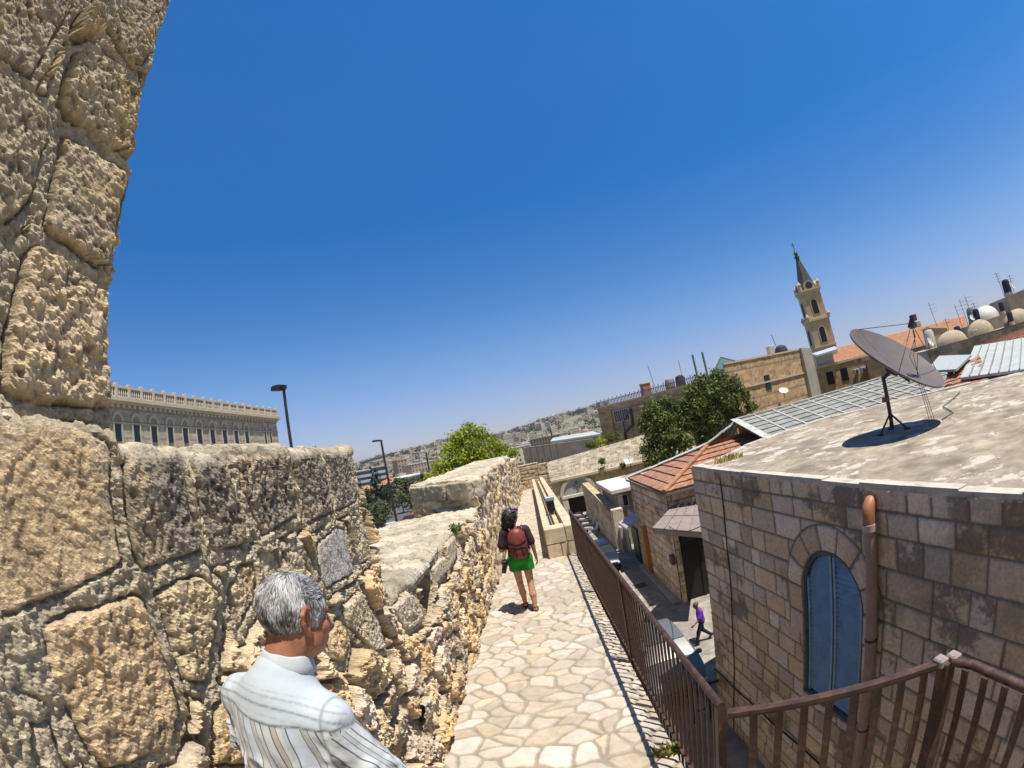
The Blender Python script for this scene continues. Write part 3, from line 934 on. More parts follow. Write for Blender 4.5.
while yy < 27.5:
    l = random.uniform(0.7, 1.3)
    z0_, z1_ = zb(yy) + 0.68, zb(yy + l) + 0.68
    mb.add([(0.52, yy, -4), (0.74, yy, -4), (0.74, yy + l - .015, -4), (0.52, yy + l - .015, -4), (0.52, yy, z0_), (0.74, yy, z0_), (0.74, yy + l - .015, z1_), (0.52, yy + l - .015, z1_)],
           [(0, 3, 2, 1), (4, 5, 6, 7), (0, 1, 5, 4), (1, 2, 6, 5), (2, 3, 7, 6), (3, 0, 4, 7)])
    yy += l
mb.build('kerb', M_BLK, tr)
mb = MB()
mb.add([(0.2, 10.3, zb(10.3) + 0.5), (0.52, 10.3, zb(10.3) + 0.5), (0.52, 28, zb(28) + 0.5), (0.2, 28, zb(28) + 0.5)], [(0, 1, 2, 3)])
mb.build('channel_bed', mat('ochre_earth_bed', (0.50, 0.37, 0.18), 0.95, var=0.3, scale=5, col2=(0.52, 0.45, 0.33), bump=0.4), tr)
pl = thing('pipe_run', 'pair of thin dark pipes lying in the channel of the low parapet', 'pipes', (0.3, 10.4, -2.2))
for dx in (0.0, 0.07):
    mb = MB(); mb.tube([(0.27 + dx, 10.32, zb(10.3) + 0.56), (0.29 + dx, 19, zb(19) + 0.57), (0.28 + dx, 27.5, zb(27.5) + 0.56)], 0.018, 6)
    mb.build('pipe', mat('dark_pipe', (0.06, 0.055, 0.06), 0.6), pl, smooth=True)
fl = thing('floodlight', 'small grey and black floodlight box standing on the low parapet beside the walkway', 'floodlight', (0.40, 13.2, -2.33))
mb = MB(); mb.bbox((0.30, 13.1, -2.22), (0.52, 13.24, -1.92), 0.02); mb.build('housing', mat('black_plastic', (0.02, 0.02, 0.024), 0.5), fl)
mb = MB(); mb.bbox((0.28, 13.06, -1.92), (0.54, 13.3, -1.80), 0.015); mb.build('hood', mat('grey_blue_metal', (0.32, 0.36, 0.42), 0.4, metal=0.3), fl)
mb = MB(); mb.box((0.36, 13.12, -2.33), (0.46, 13.22, -2.2)); mb.build('bracket', M_IRON, fl)

# ================================================================== near stone building with the flat roof
b1 = thing('stone_building', 'stone building with stained ashlar wall, arched blue shutters and flat plastered roof', 'building', (6.5, 6, -8.6))
P0, P1 = (3.78, 10.5), (4.28, -2.6)
t1 = Vector((P1[0] - P0[0], P1[1] - P0[1], 0)).normalized(); n1_ = Vector((t1.y, -t1.x, 0))
WU, WH, WS, WSP = 4.95, 0.77, -5.47, -3.36


def onwall(u, z, out=0.0):
    return Vector((P0[0], P0[1], 0)) + t1 * u + n1_ * out + Vector((0, 0, z))


stone_face('street_wall', P0, P1, -8.7, -1.56, 0.021, 0.36, (0.34, 0.85), b1, M_ASH, PAL_B1, seed=4, joint=0.02, relief=0.022, rough=0.022, stain=0.66, holes=((WU, WH, WS, WSP, 0.42),))
stone_face('side_wall', (6.4, 12.0), (3.78, 10.5), -8.7, -1.56, 0.06, 0.36, (0.34, 0.85), b1, M_ASH, PAL_B1, seed=6, joint=0.02, stain=0.8)
roof_poly = [(3.80, 10.46), (4.30, -2.6), (16, -2.6), (16, 5.0), (13.2, 9.0), (12.0, 11.0), (9.7, 12.55), (7.5, 12.4), (5.9, 11.75), (4.4, 10.6)]
inset = [(4.03, 10.25), (4.55, -2.5), (15.9, -2.5), (15.9, 5.0), (13.1, 8.9), (11.9, 10.8), (9.6, 12.4), (7.5, 12.2), (5.95, 11.5), (4.5, 10.4)]
mb = MB(); mb.prism(inset[::-1] if False else inset, -8.7, -1.66)
mb.build('core_wall', mat('dark_core', (0.2, 0.17, 0.14), 0.9), b1)
# roof sheet with its own unevenness
M_ROOF = mat('patched_plaster_roof', (0.37, 0.305, 0.225), 0.88, var=0.32, scale=3.2, col2=(0.235, 0.195, 0.15), bump=0.6, bscale=14, wear=((0.50, 0.455, 0.38), 0.545, 0.585, 1.5), bdist=0.03)
bm = bmesh.new()
gx = np.linspace(3.6, 16.2, 160); gy = np.linspace(-2.8, 12.8, 200)
GX, GY = np.meshgrid(gx, gy, indexing='ij')
pr = np.array(roof_poly)
dd = np.full(GX.shape, 1e3)
for i in range(len(pr)):
    a_, b_ = pr[i], pr[(i + 1) % len(pr)]
    tv = b_ - a_; Lh = np.hypot(*tv)
    dd = np.minimum(dd, ((GX - a_[0]) * -tv[1] + (GY - a_[1]) * tv[0]) / Lh)
PZ = np.stack([GX, GY, np.zeros_like(GX)], -1)
bm.free()
mb = MB(); mb.add([(x, y, -1.56) for x, y in roof_poly] + [(x, y, -1.66) for x, y in roof_poly], [tuple(range(10))] + [(i, 10 + i, 10 + (i + 1) % 10, (i + 1) % 10) for i in range(10)])
ro = mb.build('roof', M_ROOF, b1)
GZ = -1.535 + 0.02 * fbm(PZ * 0.9, 4, 3) + 0.012 * fbm(PZ * 4, 3, 4) - 0.03 * sstep(0.25, 0.0, dd)
obj_np('roof_screed', np.stack([GX, GY, GZ], -1).reshape(-1, 3), grid_faces(160, 200, None)[(dd.reshape(-1) > 0.02)[grid_faces(160, 200)].all(1)], M_ROOF, b1, True)
mb = MB()
lip = mat('white_plaster_lip', (0.52, 0.475, 0.40), 0.85, var=0.2, scale=5, bump=0.5, bscale=20, wear=((0.33, 0.29, 0.23), 0.56, 0.64, 4))
for i in list(range(0, 1)) + list(range(4, 10)):
    a_, b_ = Vector((*roof_poly[i], 0)), Vector((*roof_poly[(i + 1) % 10], 0))
    nseg = max(2, int((b_ - a_).length / 0.8))
    for k in range(nseg):
        q0, q1 = a_.lerp(b_, k / nseg), a_.lerp(b_, (k + 1) / nseg)
        w = 0.15 + 0.05 * random.random(); hgt = random.uniform(0.005, 0.03)
        d_ = (q1 - q0).normalized(); nn = Vector((-d_.y, d_.x, 0))
        mb.add([q0 + Vector((0, 0, -1.6)) - nn * 0.03, q1 + Vector((0, 0, -1.6)) - nn * 0.03, q1 + Vector((0, 0, -1.515 + hgt)) - nn * 0.02, q0 + Vector((0, 0, -1.515 + hgt)) - nn * 0.02,
                q0 + nn * w + Vector((0, 0, -1.60)), q1 + nn * w + Vector((0, 0, -1.60)), q1 + nn * w * 0.9 + Vector((0, 0, -1.52 + hgt)), q0 + nn * w * 0.9 + Vector((0, 0, -1.52 + hgt))],
               [(0, 1, 2, 3), (3, 2, 6, 7), (7, 6, 5, 4), (0, 3, 7, 4), (1, 5, 6, 2)])
mb.build('roof_edge', lip, b1)
# arched window: reveal, frame, two shutter leaves with their slats
win = None
mb = MB()
arc = [(WU - WH, WS)] + [(WU + WH * math.cos(a), WSP + WH * math.sin(a)) for a in np.linspace(PI, 0, 25)] + [(WU + WH, WS)]
vs = [onwall(u, z, 0.03) for u, z in arc] + [onwall(u, z, -0.30) for u, z in arc]
k = len(arc)
mb.add(vs, [(i, i + 1, k + i + 1, k + i) for i in range(k - 1)] + [(k - 1, 0, k, 2 * k - 1)])
win = mb.build('window', mat('reveal_stone', (0.38, 0.31, 0.22), 0.9, var=0.25, scale=9, bump=0.4), b1)
mb = MB()
arc_i = [(WU - WH + 0.06, WS + 0.04)] + [(WU + (WH - 0.06) * math.cos(a), WSP + (WH - 0.06) * math.sin(a)) for a in np.linspace(PI, 0, 25)] + [(WU + WH - 0.06, WS + 0.04)]
vs = [onwall(u, z, -0.015) for u, z in arc] + [onwall(u, z, -0.015) for u, z in arc_i] + [onwall(u, z, -0.10) for u, z in arc_i]
mb.add(vs, [(i, i + 1, k + i + 1, k + i) for i in range(k - 1)] + [(k + i, k + i + 1, 2 * k + i + 1, 2 * k + i) for i in range(k - 1)] + [(k - 1, 0, k, 2 * k - 1)])
M_BLUE_D = mat('dark_blue_frame_gap_shade', (0.06, 0.11, 0.17), 0.5, var=0.2)
M_BLUE = mat('blue_shutter_paint', (0.23, 0.37, 0.50), 0.55, var=0.2, scale=4, wear=((0.32, 0.42, 0.50), 0.54, 0.7, 6), spec=0.4, bump=0.1)
mb.build('frame', M_BLUE_D, win)
for s in (-1, 1):
    mb = MB()
    R_ = WH - 0.065
    ulo, uhi = (WU - R_, WU - 0.012) if s < 0 else (WU + 0.012, WU + R_)
    pl_ = []
    for u in np.linspace(ulo, uhi, 12):
        pl_.append((u, WSP + math.sqrt(max(R_ ** 2 - (u - WU) ** 2, 0))))
    poly = [(ulo, WS + 0.045)] + pl_ + [(uhi, WS + 0.045)]
    mb.add([onwall(u, z, -0.085) for u, z in poly], [tuple(range(len(poly)))])
    mb.build('shutter_back', M_BLUE_D, win)  # darker backing puts the shade between the slats into the colour
    mb = MB()
    # stiles
    for u in (ulo + 0.035, uhi - 0.035):
        zt = WSP + math.sqrt(max(R_ ** 2 - (u - WU) ** 2, 0))
        mb.bar(onwall(u, WS + 0.05, -0.05), onwall(u, zt - 0.02, -0.05), 0.05, 0.03, up=n1_)
    # louvre slats
    z = WS + 0.12
    while z < WSP + R_ - 0.06:
        half = R_ if z < WSP else math.sqrt(max(R_ ** 2 - (z - WSP) ** 2, 0))
        a0, a1 = (WU - half + 0.05, WU - 0.05) if s < 0 else (WU + 0.05, WU + half - 0.05)
        if a1 - a0 > 0.05:
            mb.add([onwall(a0, z, -0.04), onwall(a1, z, -0.04), onwall(a1, z + 0.055, -0.08), onwall(a0, z + 0.055, -0.08)], [(0, 1, 2, 3)])
            mb.add([onwall(a0, z, -0.04), onwall(a1, z, -0.04), onwall(a1, z - 0.006, -0.08), onwall(a0, z - 0.006, -0.08)], [(3, 2, 1, 0)])
        z += 0.082
    mb.build('shutter', M_BLUE, win)
mb = MB(); mb.tube([onwall(WU + WH - 0.03, -3.75, -0.02), onwall(WU + WH - 0.03, -3.95, -0.02)], 0.025, 8); mb.build('hinge', M_BLUE_D, win)

# downpipe on the wall
dp = thing('downpipe', 'pinkish brown drain pipe with an orange elbow running down the stained ashlar wall', 'pipe', tuple(onwall(6.03, -8.6, 0.15)))
M_PIPE = mat('faded_pink_brown_pipe', (0.36, 0.225, 0.20), 0.5, var=0.14, scale=7, spec=0.35)
mb = MB(); mb.tube([onwall(6.03, -8.6, 0.13), onwall(6.03, -1.98, 0.13)], 0.083, 14); mb.build('pipe', M_PIPE, dp, smooth='auto')
M_ELB = mat('orange_plastic_elbow', (0.36, 0.16, 0.075), 0.5, var=0.15, scale=10, spec=0.4)
mb = MB(); mb.tube([onwall(6.03, -1.97, 0.13), onwall(6.03, -1.83, 0.13), onwall(6.02, -1.76, 0.11), onwall(6.00, -1.71, 0.05), onwall(5.99, -1.70, -0.08)], [0.086, 0.086, 0.09, 0.088, 0.085], 14); mb.build('elbow', M_ELB, dp, smooth='auto')
mb = MB(); mb.tube([onwall(6.03, -2.05, 0.13), onwall(6.03, -1.96, 0.13)], 0.098, 14); mb.build('collar', mat('pale_collar', (0.45, 0.36, 0.34), 0.5), dp, smooth='auto')
for z in (-3.6, -5.2, -6.9):
    mb = MB(); mb.tube([onwall(6.03, z - 0.02, 0.13), onwall(6.03, z + 0.02, 0.13)], 0.09, 12); mb.box(tuple(Vector(onwall(6.03, z, 0.04)) - Vector((0.06, 0.03, 0.02))), tuple(Vector(onwall(6.03, z, 0.04)) + Vector((0.06, 0.03, 0.02))))
    mb.build('strap', M_IRON, dp)
M_CAB = mat('black_cable', (0.025, 0.022, 0.022), 0.6)
mb = MB(); mb.tube([onwall(1.58 - 0.53 * (k / 12) + 0.02 * math.sin(k * 1.7), -1.5 - 7.0 * k / 12, 0.05) for k in range(13)], 0.014, 6)
tag(mb.build('cable', M_CAB, smooth=True), 'thin black cable hanging down the ashlar wall near its corner', 'cable')
mb = MB(); mb.tube([onwall(0.02 + 8.5 * k / 14, -7.06 + 0.55 * (k / 14) ** 1.3 + 0.02 * math.sin(k * 2.1), 0.06) for k in range(15)], 0.022, 6)
tag(mb.build('cable', M_CAB, smooth=True), 'thick black cable slung sideways low along the ashlar wall', 'cable')
# dry weeds on the roof edge
def weed(name, c, label, n=40, h=0.18, spread=0.35, col=(0.33, 0.26, 0.10)):
    mb = MB()
    for i in range(n):
        a = random.uniform(0, 2 * PI); r = spread * random.random() ** 0.7
        x, y = c[0] + r * math.cos(a), c[1] + 0.5 * r * math.sin(a)
        hh = h * random.uniform(0.4, 1)
        dx, dy = random.uniform(-.6, .6) * hh, random.uniform(-.6, .6) * hh
        w = 0.012
        mb.add([(x - w, y, c[2]), (x + w, y, c[2]), (x + dx * .5 + w, y + dy * .5, c[2] + hh * .65), (x + dx, y + dy, c[2] + hh), (x + dx * .5 - w, y + dy * .5, c[2] + hh * .65)], [(0, 1, 2, 3, 4)])
    return tag(mb.build(name, mat(name + '_dry', col, 0.9, var=0.35, scale=9)), label, 'plant')


weed('dry_weed', (4.6, 10.1, -1.55), 'tuft of dry yellow weeds on the flat roof corner', 90, 0.2, 0.4)

# ================================================================== the big satellite dish
dz = -1.535
dish = thing('satellite_dish', 'large round satellite dish on a tripod mast on the flat roof', 'satellite dish', (7.17, 7.13, dz))
N = Vector((0.26, -0.61, 0.75)).normalized()
DC = Vector((7.27, 6.74, -0.19))
Rd, dep = 1.10, 0.21
q = Vector((0, 0, 1)).rotation_difference(N).to_matrix()
M_DISH = mat('weathered_dish', (0.125, 0.105, 0.10), 0.5, metal=0.0, var=0.15, scale=3, spec=0.5, wear=((0.17, 0.10, 0.07), 0.50, 0.68, 2.2), bump=0.05)
M_DARK = mat('dark_steel', (0.05, 0.035, 0.05), 0.5, var=0.2, spec=0.4)
mb = MB()
prof = [(Rd * r, dep * r * r - dep) for r in np.linspace(0.0, 1, 14)]
prof += [(Rd + 0.015, 0.005), (Rd + 0.012, -0.03)] + [(Rd * r, dep * r * r - dep - 0.02) for r in np.linspace(0.99, 0.0, 14)]
mb.lathe([(max(r, 1e-4), z) for r, z in prof], DC + N * dep * 0.5, 56, axis=N, cap=False)
mb.build('reflector', M_DISH, dish, smooth='auto')
back = DC - N * dep * 0.5
mb = MB()
for k in range(3):
    a = 2 * PI * k / 3 + 0.5
    e1 = q @ Vector((math.cos(a) * 0.55, math.sin(a) * 0.55, -0.14)) + DC
    mb.bar(back - N * 0.1, e1, 0.03, 0.03)
mb.tube([back - N * 0.14, back - N * 0.01], 0.16, 14)
mb.build('back_frame', M_DARK, dish)
mastfoot = Vector((7.17, 7.13, dz)); mtop = Vector((7.17, 7.13, -0.42))
mb = MB(); mb.tube([mastfoot + Vector((0, 0, 0.05)), mtop], 0.045, 12); mb.tube([mtop - Vector((0, 0, .05)), back - N * 0.1], 0.04, 10)
mb.build('mast', M_DARK, dish, smooth='auto')
for k in range(3):
    a = 2 * PI * k / 3 + 0.9
    mb = MB(); f_ = mastfoot + Vector((0.34 * math.cos(a), 0.34 * math.sin(a), 0.02)); mb.tube([mastfoot + Vector((0, 0, 0.36)), f_], 0.022, 8); mb.bbox(tuple(f_ - Vector((.06, .06, .02))), tuple(f_ + Vector((.06, .06, .01))), .01)
    mb.build('leg', M_DARK, dish)
mb = MB(); mb.bbox((7.02, 7.06, -0.93), (7.12, 7.16, -0.83), 0.01); mb.build('motor_box', mat('red_brown_box', (0.28, 0.06, 0.05), 0.5), dish)
foc = DC + N * 0.80
for k in range(3):
    a = 2 * PI * k / 3 + PI / 2 + 0.25
    e1 = q @ Vector((math.cos(a) * Rd, math.sin(a) * Rd, 0)) + DC + N * dep * 0.5
    mb = MB(); mb.tube([e1, foc], 0.008, 6); mb.build('feed_arm', M_DARK, dish, smooth=True)
mb = MB(); mb.tube([foc + N * 0.05, foc - N * 0.1], [0.07, 0.05], 12); mb.bbox(tuple(foc + N * 0.1 - Vector((.07, .05, .05))), tuple(foc + N * 0.1 + Vector((.07, .05, .07))), .01)
mb.build('receiver', M_DARK, dish)
mb = MB(); mb.bbox(tuple(foc + Vector((0.09, -.05, -.10))), tuple(foc + Vector((0.26, .08, .02))), .015); mb.build('receiver', mat('pale_receiver', (0.35, 0.33, 0.25), 0.5), dish)
mb = MB()
for k in range(3):
    pts = [foc, foc + Vector((.02 * k, .02, -.25)), foc + Vector((-.05 + .04 * k, .15 * k, -.6)), foc + Vector((.05 * k - .1, .1, -1.0)), Vector((7.6 + .2 * k, 6.4 + .1 * k, dz + 0.01))]
    mb.tube(pts, 0.006, 5)
tag(mb.build('hanging_wires', M_CAB, dish, smooth=True))
mb = MB(); mb.tube([(7.9, 6.3, dz + .02), (8.6, 6.5, dz + .02), (9.4, 7.4, dz + .03), (10.4, 7.8, dz + .03), (11.5, 8.3, dz + .03)], 0.016, 6)
tag(mb.build('cable', mat('green_hose', (0.16, 0.20, 0.16), 0.6), smooth=True), 'greenish cable lying across the flat roof from the dish', 'cable')
# ================================================================== the lane below: houses, gate, walls
M_ASH_FAR = mat('pale_ashlar_far', (0.5, 0.42, 0.3), 0.9, attr='Col', var=0.16, scale=6, bump=0.5, bscale=14, spec=0.15)
M_TRIM = mat('stone_trim', (0.54, 0.46, 0.34), 0.85, var=0.16, scale=5, bump=0.3, bscale=20)
M_DARKPANE = mat('dark_window_glass', (0.015, 0.017, 0.02), 0.15, spec=0.5)
M_TILE = mat('orange_clay_tile', (0.37, 0.178, 0.108), 0.8, var=0.35, scale=3.2, col2=(0.30, 0.165, 0.11), bump=0.3, bscale=25, wear=((0.30, 0.22, 0.15), 0.58, 0.68, 4))
M_TILE_FAR = mat('orange_clay_tile_far', (0.40, 0.20, 0.12), 0.85, var=0.2, scale=1.2)
M_WOOD = mat('ochre_wood', (0.42, 0.19, 0.06), 0.65, var=0.25, scale=6)
M_GREEN = mat('dark_green_paint', (0.035, 0.075, 0.05), 0.5, var=0.2, scale=5)
M_DOORSHADE = mat('doorway_shade', (0.018, 0.016, 0.017), 0.6)


def tile_slope(name, a, b, c, d, rows, parent, m, lift=0.05, cols=0):
    """roof slope from eave a-b up to ridge d-c in overlapping courses, optionally with raised rolls"""
    a, b, c, d = map(Vector, (a, b, c, d))
    nrm = (b - a).cross(d - a).normalized()
    if nrm.z < 0: nrm = -nrm
    mb = MB()
    for i in range(rows):
        t0, t1 = i / rows, (i + 1.12) / rows
        p0, p1 = a.lerp(d, t0), b.lerp(c, t0)
        q0, q1 = a.lerp(d, min(t1, 1)), b.lerp(c, min(t1, 1))
        nc = max(1, int((p1 - p0).length / 0.32)) if cols else 1
        for k in range(nc):
            s0, s1 = k / nc, (k + 0.97) / nc if cols else 1
            j = lift + random.uniform(-0.012, 0.012) * (1 if cols else 0)
            A, B, C_, D_ = p0.lerp(p1, s0), p0.lerp(p1, s1), q0.lerp(q1, s1), q0.lerp(q1, s0)
            M0, M1 = (A + B) / 2 + nrm * (j + (0.02 if cols else 0)), (C_ + D_) / 2 + nrm * (0.012 if cols else 0.005)
            mb.add([A + nrm * j, M0, B + nrm * j, C_ + nrm * 0.005, M1, D_ + nrm * 0.005, A - nrm * 0.03, B - nrm * 0.03], [(0, 1, 4, 5), (1, 2, 3, 4), (6, 7, 2, 1, 0)])
    return mb.build(name, m, parent)


mh = thing('tiled_house', 'lane house with orange hipped tile roof, mauve canopy and a dark open doorway', 'house', (7, 21, -8.6))
PAL_MH = PAL_B1 * 0.95
stone_face('street_wall', (5.4, 25.5), (5.4, 18.67), -8.7, -3.45, 0.045, 0.34, (0.35, 0.8), mh, M_ASH_FAR, PAL_MH, seed=14, joint=0.02, stain=0.45, relief=0.03, rough=0.02, warp=0.02)
stone_face('south_wall', (5.4, 18.67), (10.5, 18.67), -8.7, -3.45, 0.06, 0.34, (0.35, 0.8), mh, M_ASH_FAR, PAL_MH, seed=16, joint=0.02, stain=0.45, relief=0.03, rough=0.02, holes=((1.15, 0.9, -8.8, -5.2, -1),), warp=0.02)
stone_face('north_wall', (11, 25.5), (5.4, 25.5), -8.7, -3.4, 0.12, 0.34, (0.35, 0.8), mh, M_ASH_FAR, PAL_MH, seed=15, stain=0.4)
mb = MB(); mb.box((5.48, 18.95, -8.7), (16, 25.3, -3.5)); mb.build('core_wall', mat('core_grey', (0.12, 0.105, 0.09), 0.9), mh)
mb = MB(); mb.box((5.62, 18.82, -8.6), (7.5, 18.9, -5.2)); mb.box((6.5, 18.78, -8.6), (6.62, 18.84, -5.2)); mb.build('door', M_DOORSHADE, mh)  # black panel stands in for the shade inside the open doorway
AP = (9.1, 22.0, -2.33)
EV = (5.2, 18.25, -3.42)
tile_slope('roof', (5.3, 25.4, -3.42), EV, AP, AP, 7, mh, M_TILE, 0.07, cols=1)
tile_slope('roof', EV, (11.5, 18.25, -3.42), (11.5, 22.0, -2.33), AP, 7, mh, M_TILE, 0.07, cols=1)
mb = MB(); mb.add([(5.3, 25.4, -3.42), AP, (14, 24, -2.5), (14, 28, -3.6), (5.3, 28, -3.6)], [(0, 1, 2, 3, 4)]); mb.build('roof', M_TILE_FAR, mh)
mb = MB(); E_ = Vector(EV); A_ = Vector(AP); mb.tube([E_ + Vector((0, 0, .07)), E_.lerp(A_, .5) + Vector((0, 0, .1)), A_ + Vector((0, 0, .09))], 0.11, 8); mb.tube([A_ + Vector((0, 0, .07)), (11.4, 22.0, -2.25)], 0.1, 8); mb.build('ridge_tiles', M_TILE, mh, smooth='auto')
mb = MB(); mb.bar((5.2, 25.4, -3.5), (5.2, 18.2, -3.5), 0.07, 0.09); mb.bar((5.2, 18.22, -3.5), (11, 18.22, -3.5), 0.07, 0.09); mb.build('gutter', mat('grey_gutter', (0.16, 0.15, 0.15), 0.6, var=0.2), mh)
M_FLASH = mat('grey_green_flashing', (0.36, 0.40, 0.36), 0.7, var=0.25, scale=3, col2=(0.5, 0.5, 0.45))
mb = MB()
for (p, q) in (((5.25, 25.5, -3.36), (9.2, 22.1, -2.2)), ((9.1, 22.1, -2.2), (10.95, 22.1, -1.45))):
    p, q = Vector(p), Vector(q); s = Vector((0.18, 0.4, 0.0))
    for k in range(10):
        u, w = p.lerp(q, k / 10), p.lerp(q, (k + 1.02) / 10); j = Vector((0, 0, random.uniform(-.02, .03)))
        mb.slab([u - s + j, w - s + j, w + s + j, u + s + j], 0.05)
mb.build('flashing', M_FLASH, mh)
cnp = mat('mauve_grey_sheet', (0.25, 0.205, 0.19), 0.7, var=0.15, scale=3)
mb = MB()
q = [Vector((4.15, 17.0, -4.38)), Vector((5.75, 16.0, -4.78)), Vector((7.0, 18.6, -4.25)), Vector((5.6, 18.64, -4.08))]
mb.slab(q, 0.24)
for k in (0.25, 0.5, 0.75):
    mb.bar(q[0].lerp(q[1], k) + Vector((0, 0, .01)), q[3].lerp(q[2], k) + Vector((0, 0, .01)), 0.04, 0.03)
mb.bar(q[0].lerp(q[3], .5) + Vector((0, 0, .01)), q[1].lerp(q[2], .5) + Vector((0, 0, .01)), 0.03, 0.02)
mb.build('canopy', cnp, mh)
mb = MB(); mb.box((5.72, 18.5, -5.75), (6.9, 18.58, -5.32)); tag(mb.build('shop_sign', mat('navy_board', (0.03, 0.04, 0.09), 0.4)), 'plain dark blue board fixed above the dark doorway of the tiled house', 'sign')
mb = MB(); mb.bbox((5.18, 18.75, -6.75), (5.38, 19.1, -6.3), 0.04); tag(mb.build('meter_box', mat('wine_box', (0.16, 0.05, 0.09), 0.5)), 'small dark red meter box on the wall beside the dark doorway', 'box')

# plastic sheet roof next to it
ps = thing('sheet_roof', 'grey translucent sheet roof crossed by white ribs behind the flat roof', 'roof', (14, 16, -8.6))
M_SHEET = mat('grey_sheet', (0.29, 0.295, 0.275), 0.8, var=0.25, scale=2.5, spec=0.2, col2=(0.22, 0.225, 0.21))
M_RIB = mat('pale_rib', (0.40, 0.41, 0.375), 0.6, var=0.2, scale=4)
a, b, c, d = Vector((10.5, 15.7, -3.2)), Vector((26.5, 15.7, -3.2)), Vector((26.5, 22, -1.37)), Vector((10.75, 22, -1.43))
tile_slope('sheets', a, b, c, d, 11, ps, M_SHEET, 0.06)
for k in range(14):
    t = k / 13
    mb = MB(); mb.bar(a.lerp(b, t) + Vector((0, 0, .08)), d.lerp(c, t) + Vector((0, 0, .05)), 0.11, 0.04); mb.build('rib', M_RIB, ps)
mb = MB(); mb.bar(d + Vector((0, 0, .06)), c + Vector((0, 0, .06)), 0.3, 0.06); mb.bar(a + Vector((0, 0, 0.06)), d + Vector((0, 0, .08)), 0.4, 0.04); mb.build('edge_strip', M_FLASH, ps)
mb = MB(); mb.box((10.9, 15.9, -8.6), (26.4, 22, -3.35)); mb.add([(10.9, 22, -1.5), (26.4, 22, -1.5), (26.4, 22, -8.6), (10.9, 22, -8.6)], [(0, 1, 2, 3)]); mb.build('wall', M_TRIM, ps)

# door bay, pillar and the court wall further down the lane
db = thing('door_bay', 'low wall bay with a green door, ochre post and little mauve canopy', 'doorway', (5.4, 26.5, -8.6))
stone_face('wall', (5.42, 27.7), (5.42, 25.5), -8.7, -5.6, 0.08, 0.34, (0.35, 0.8), db, M_ASH_FAR, PAL_B1 * 0.92, seed=17, stain=0.4)
mb = MB(); mb.box((5.45, 25.5, -8.6), (7, 27.7, -5.7)); mb.build('core_wall', M_TRIM, db)
mb = MB(); mb.box((5.30, 25.7, -8.6), (5.38, 27.1, -6.5)); mb.build('door', M_GREEN, db)
mb = MB(); mb.box((5.15, 23.3, -8.6), (5.36, 23.75, -5.9)); mb.build('post', M_WOOD, db)
mb = MB(); mb.slab([(4.5, 24.4, -5.95), (4.5, 26.4, -6.0), (5.4, 26.4, -5.6), (5.4, 24.4, -5.55)][::-1], 0.12); mb.build('canopy', mat('pale_mauve_sheet', (0.42, 0.38, 0.40), 0.5, var=0.15), db)
cw = thing('court_wall', 'long low stone court wall with plants along its top, running to the gateway', 'wall', (4.6, 36, -8.6)); cw['kind'] = 'thing'
tf = lambda u: np.interp(u, [0, 12.4], [-5.2, -6.0])
stone_face('street_face', (4.5, 42.2), (4.72, 29.8), -8.7, -5.5, 0.09, 0.33, (0.3, 0.7), cw, M_ASH_FAR, PAL_TAN * 1.0, seed=19, relief=0.03, rough=0.03, stain=0.35, warp=0.03, top_fn=tf)
mb = MB(); mb.add([(4.52, 42.2, -5.2), (4.74, 29.8, -6.0), (5.3, 29.8, -6.0), (5.1, 42.2, -5.2), (4.52, 42.2, -8.6), (4.74, 29.8, -8.6), (5.3, 29.8, -8.6), (5.1, 42.2, -8.6)],
                  [(0, 1, 2, 3), (0, 4, 5, 1), (1, 5, 6, 2), (2, 6, 7, 3), (3, 7, 4, 0)]); mb.build('coping', mat('ochre_rubble_top', (0.42, 0.31, 0.15), 0.95, var=0.35, scale=4, bump=0.6, col2=(0.48, 0.40, 0.28)), cw)
mb = MB(); mb.bbox((4.68, 29.3, -8.6), (5.42, 29.8, -5.75), 0.03); mb.build('end_pier', mat('cream_plaster', (0.60, 0.54, 0.42), 0.85, var=0.15, scale=2), cw)
mb = MB(); mb.bbox((4.9, 28.9, -8.6), (5.5, 29.25, -6.9), 0.03); mb.build('low_pier', mat('grey_plaster', (0.42, 0.40, 0.37), 0.85, var=0.15, scale=2), cw)
mb = MB(); mb.box((5.2, 27.75, -8.6), (5.25, 28.9, -6.8)); tag(mb.build('iron_gate', mat('pale_green_gate', (0.30, 0.35, 0.28), 0.5)), 'pale green sheet gate between court wall pier and green door', 'gate')

wh = thing('white_roofed_house', 'small house with a bright white flat roof behind the court wall', 'house', (7, 33, -8.6))
mb = MB(); mb.box((5.3, 30.3, -8.6), (9.3, 36, -4.85)); mb.build('wall', mat('grey_brown_render', (0.30, 0.26, 0.21), 0.9, var=0.2, scale=2), wh)
mb = MB(); mb.bbox((4.95, 29.9, -4.86), (9.5, 36.2, -4.58), 0.03); mb.build('roof', mat('white_roof_paint', (0.66, 0.63, 0.58), 0.7, var=0.08, scale=2), wh)
w_ = None
for x in (5.75, 7.6):
    mb = MB(); mb.box((x - 0.34, 30.25, -5.9), (x + 0.34, 30.29, -5.05)); w_ = mb.build('window', mat('white_window_frame', (0.6, 0.6, 0.58), 0.5), wh)
    mb = MB(); mb.box((x - 0.02, 30.22, -5.84), (x + 0.28, 30.26, -5.11)); mb.build('pane', M_DARKPANE, w_)

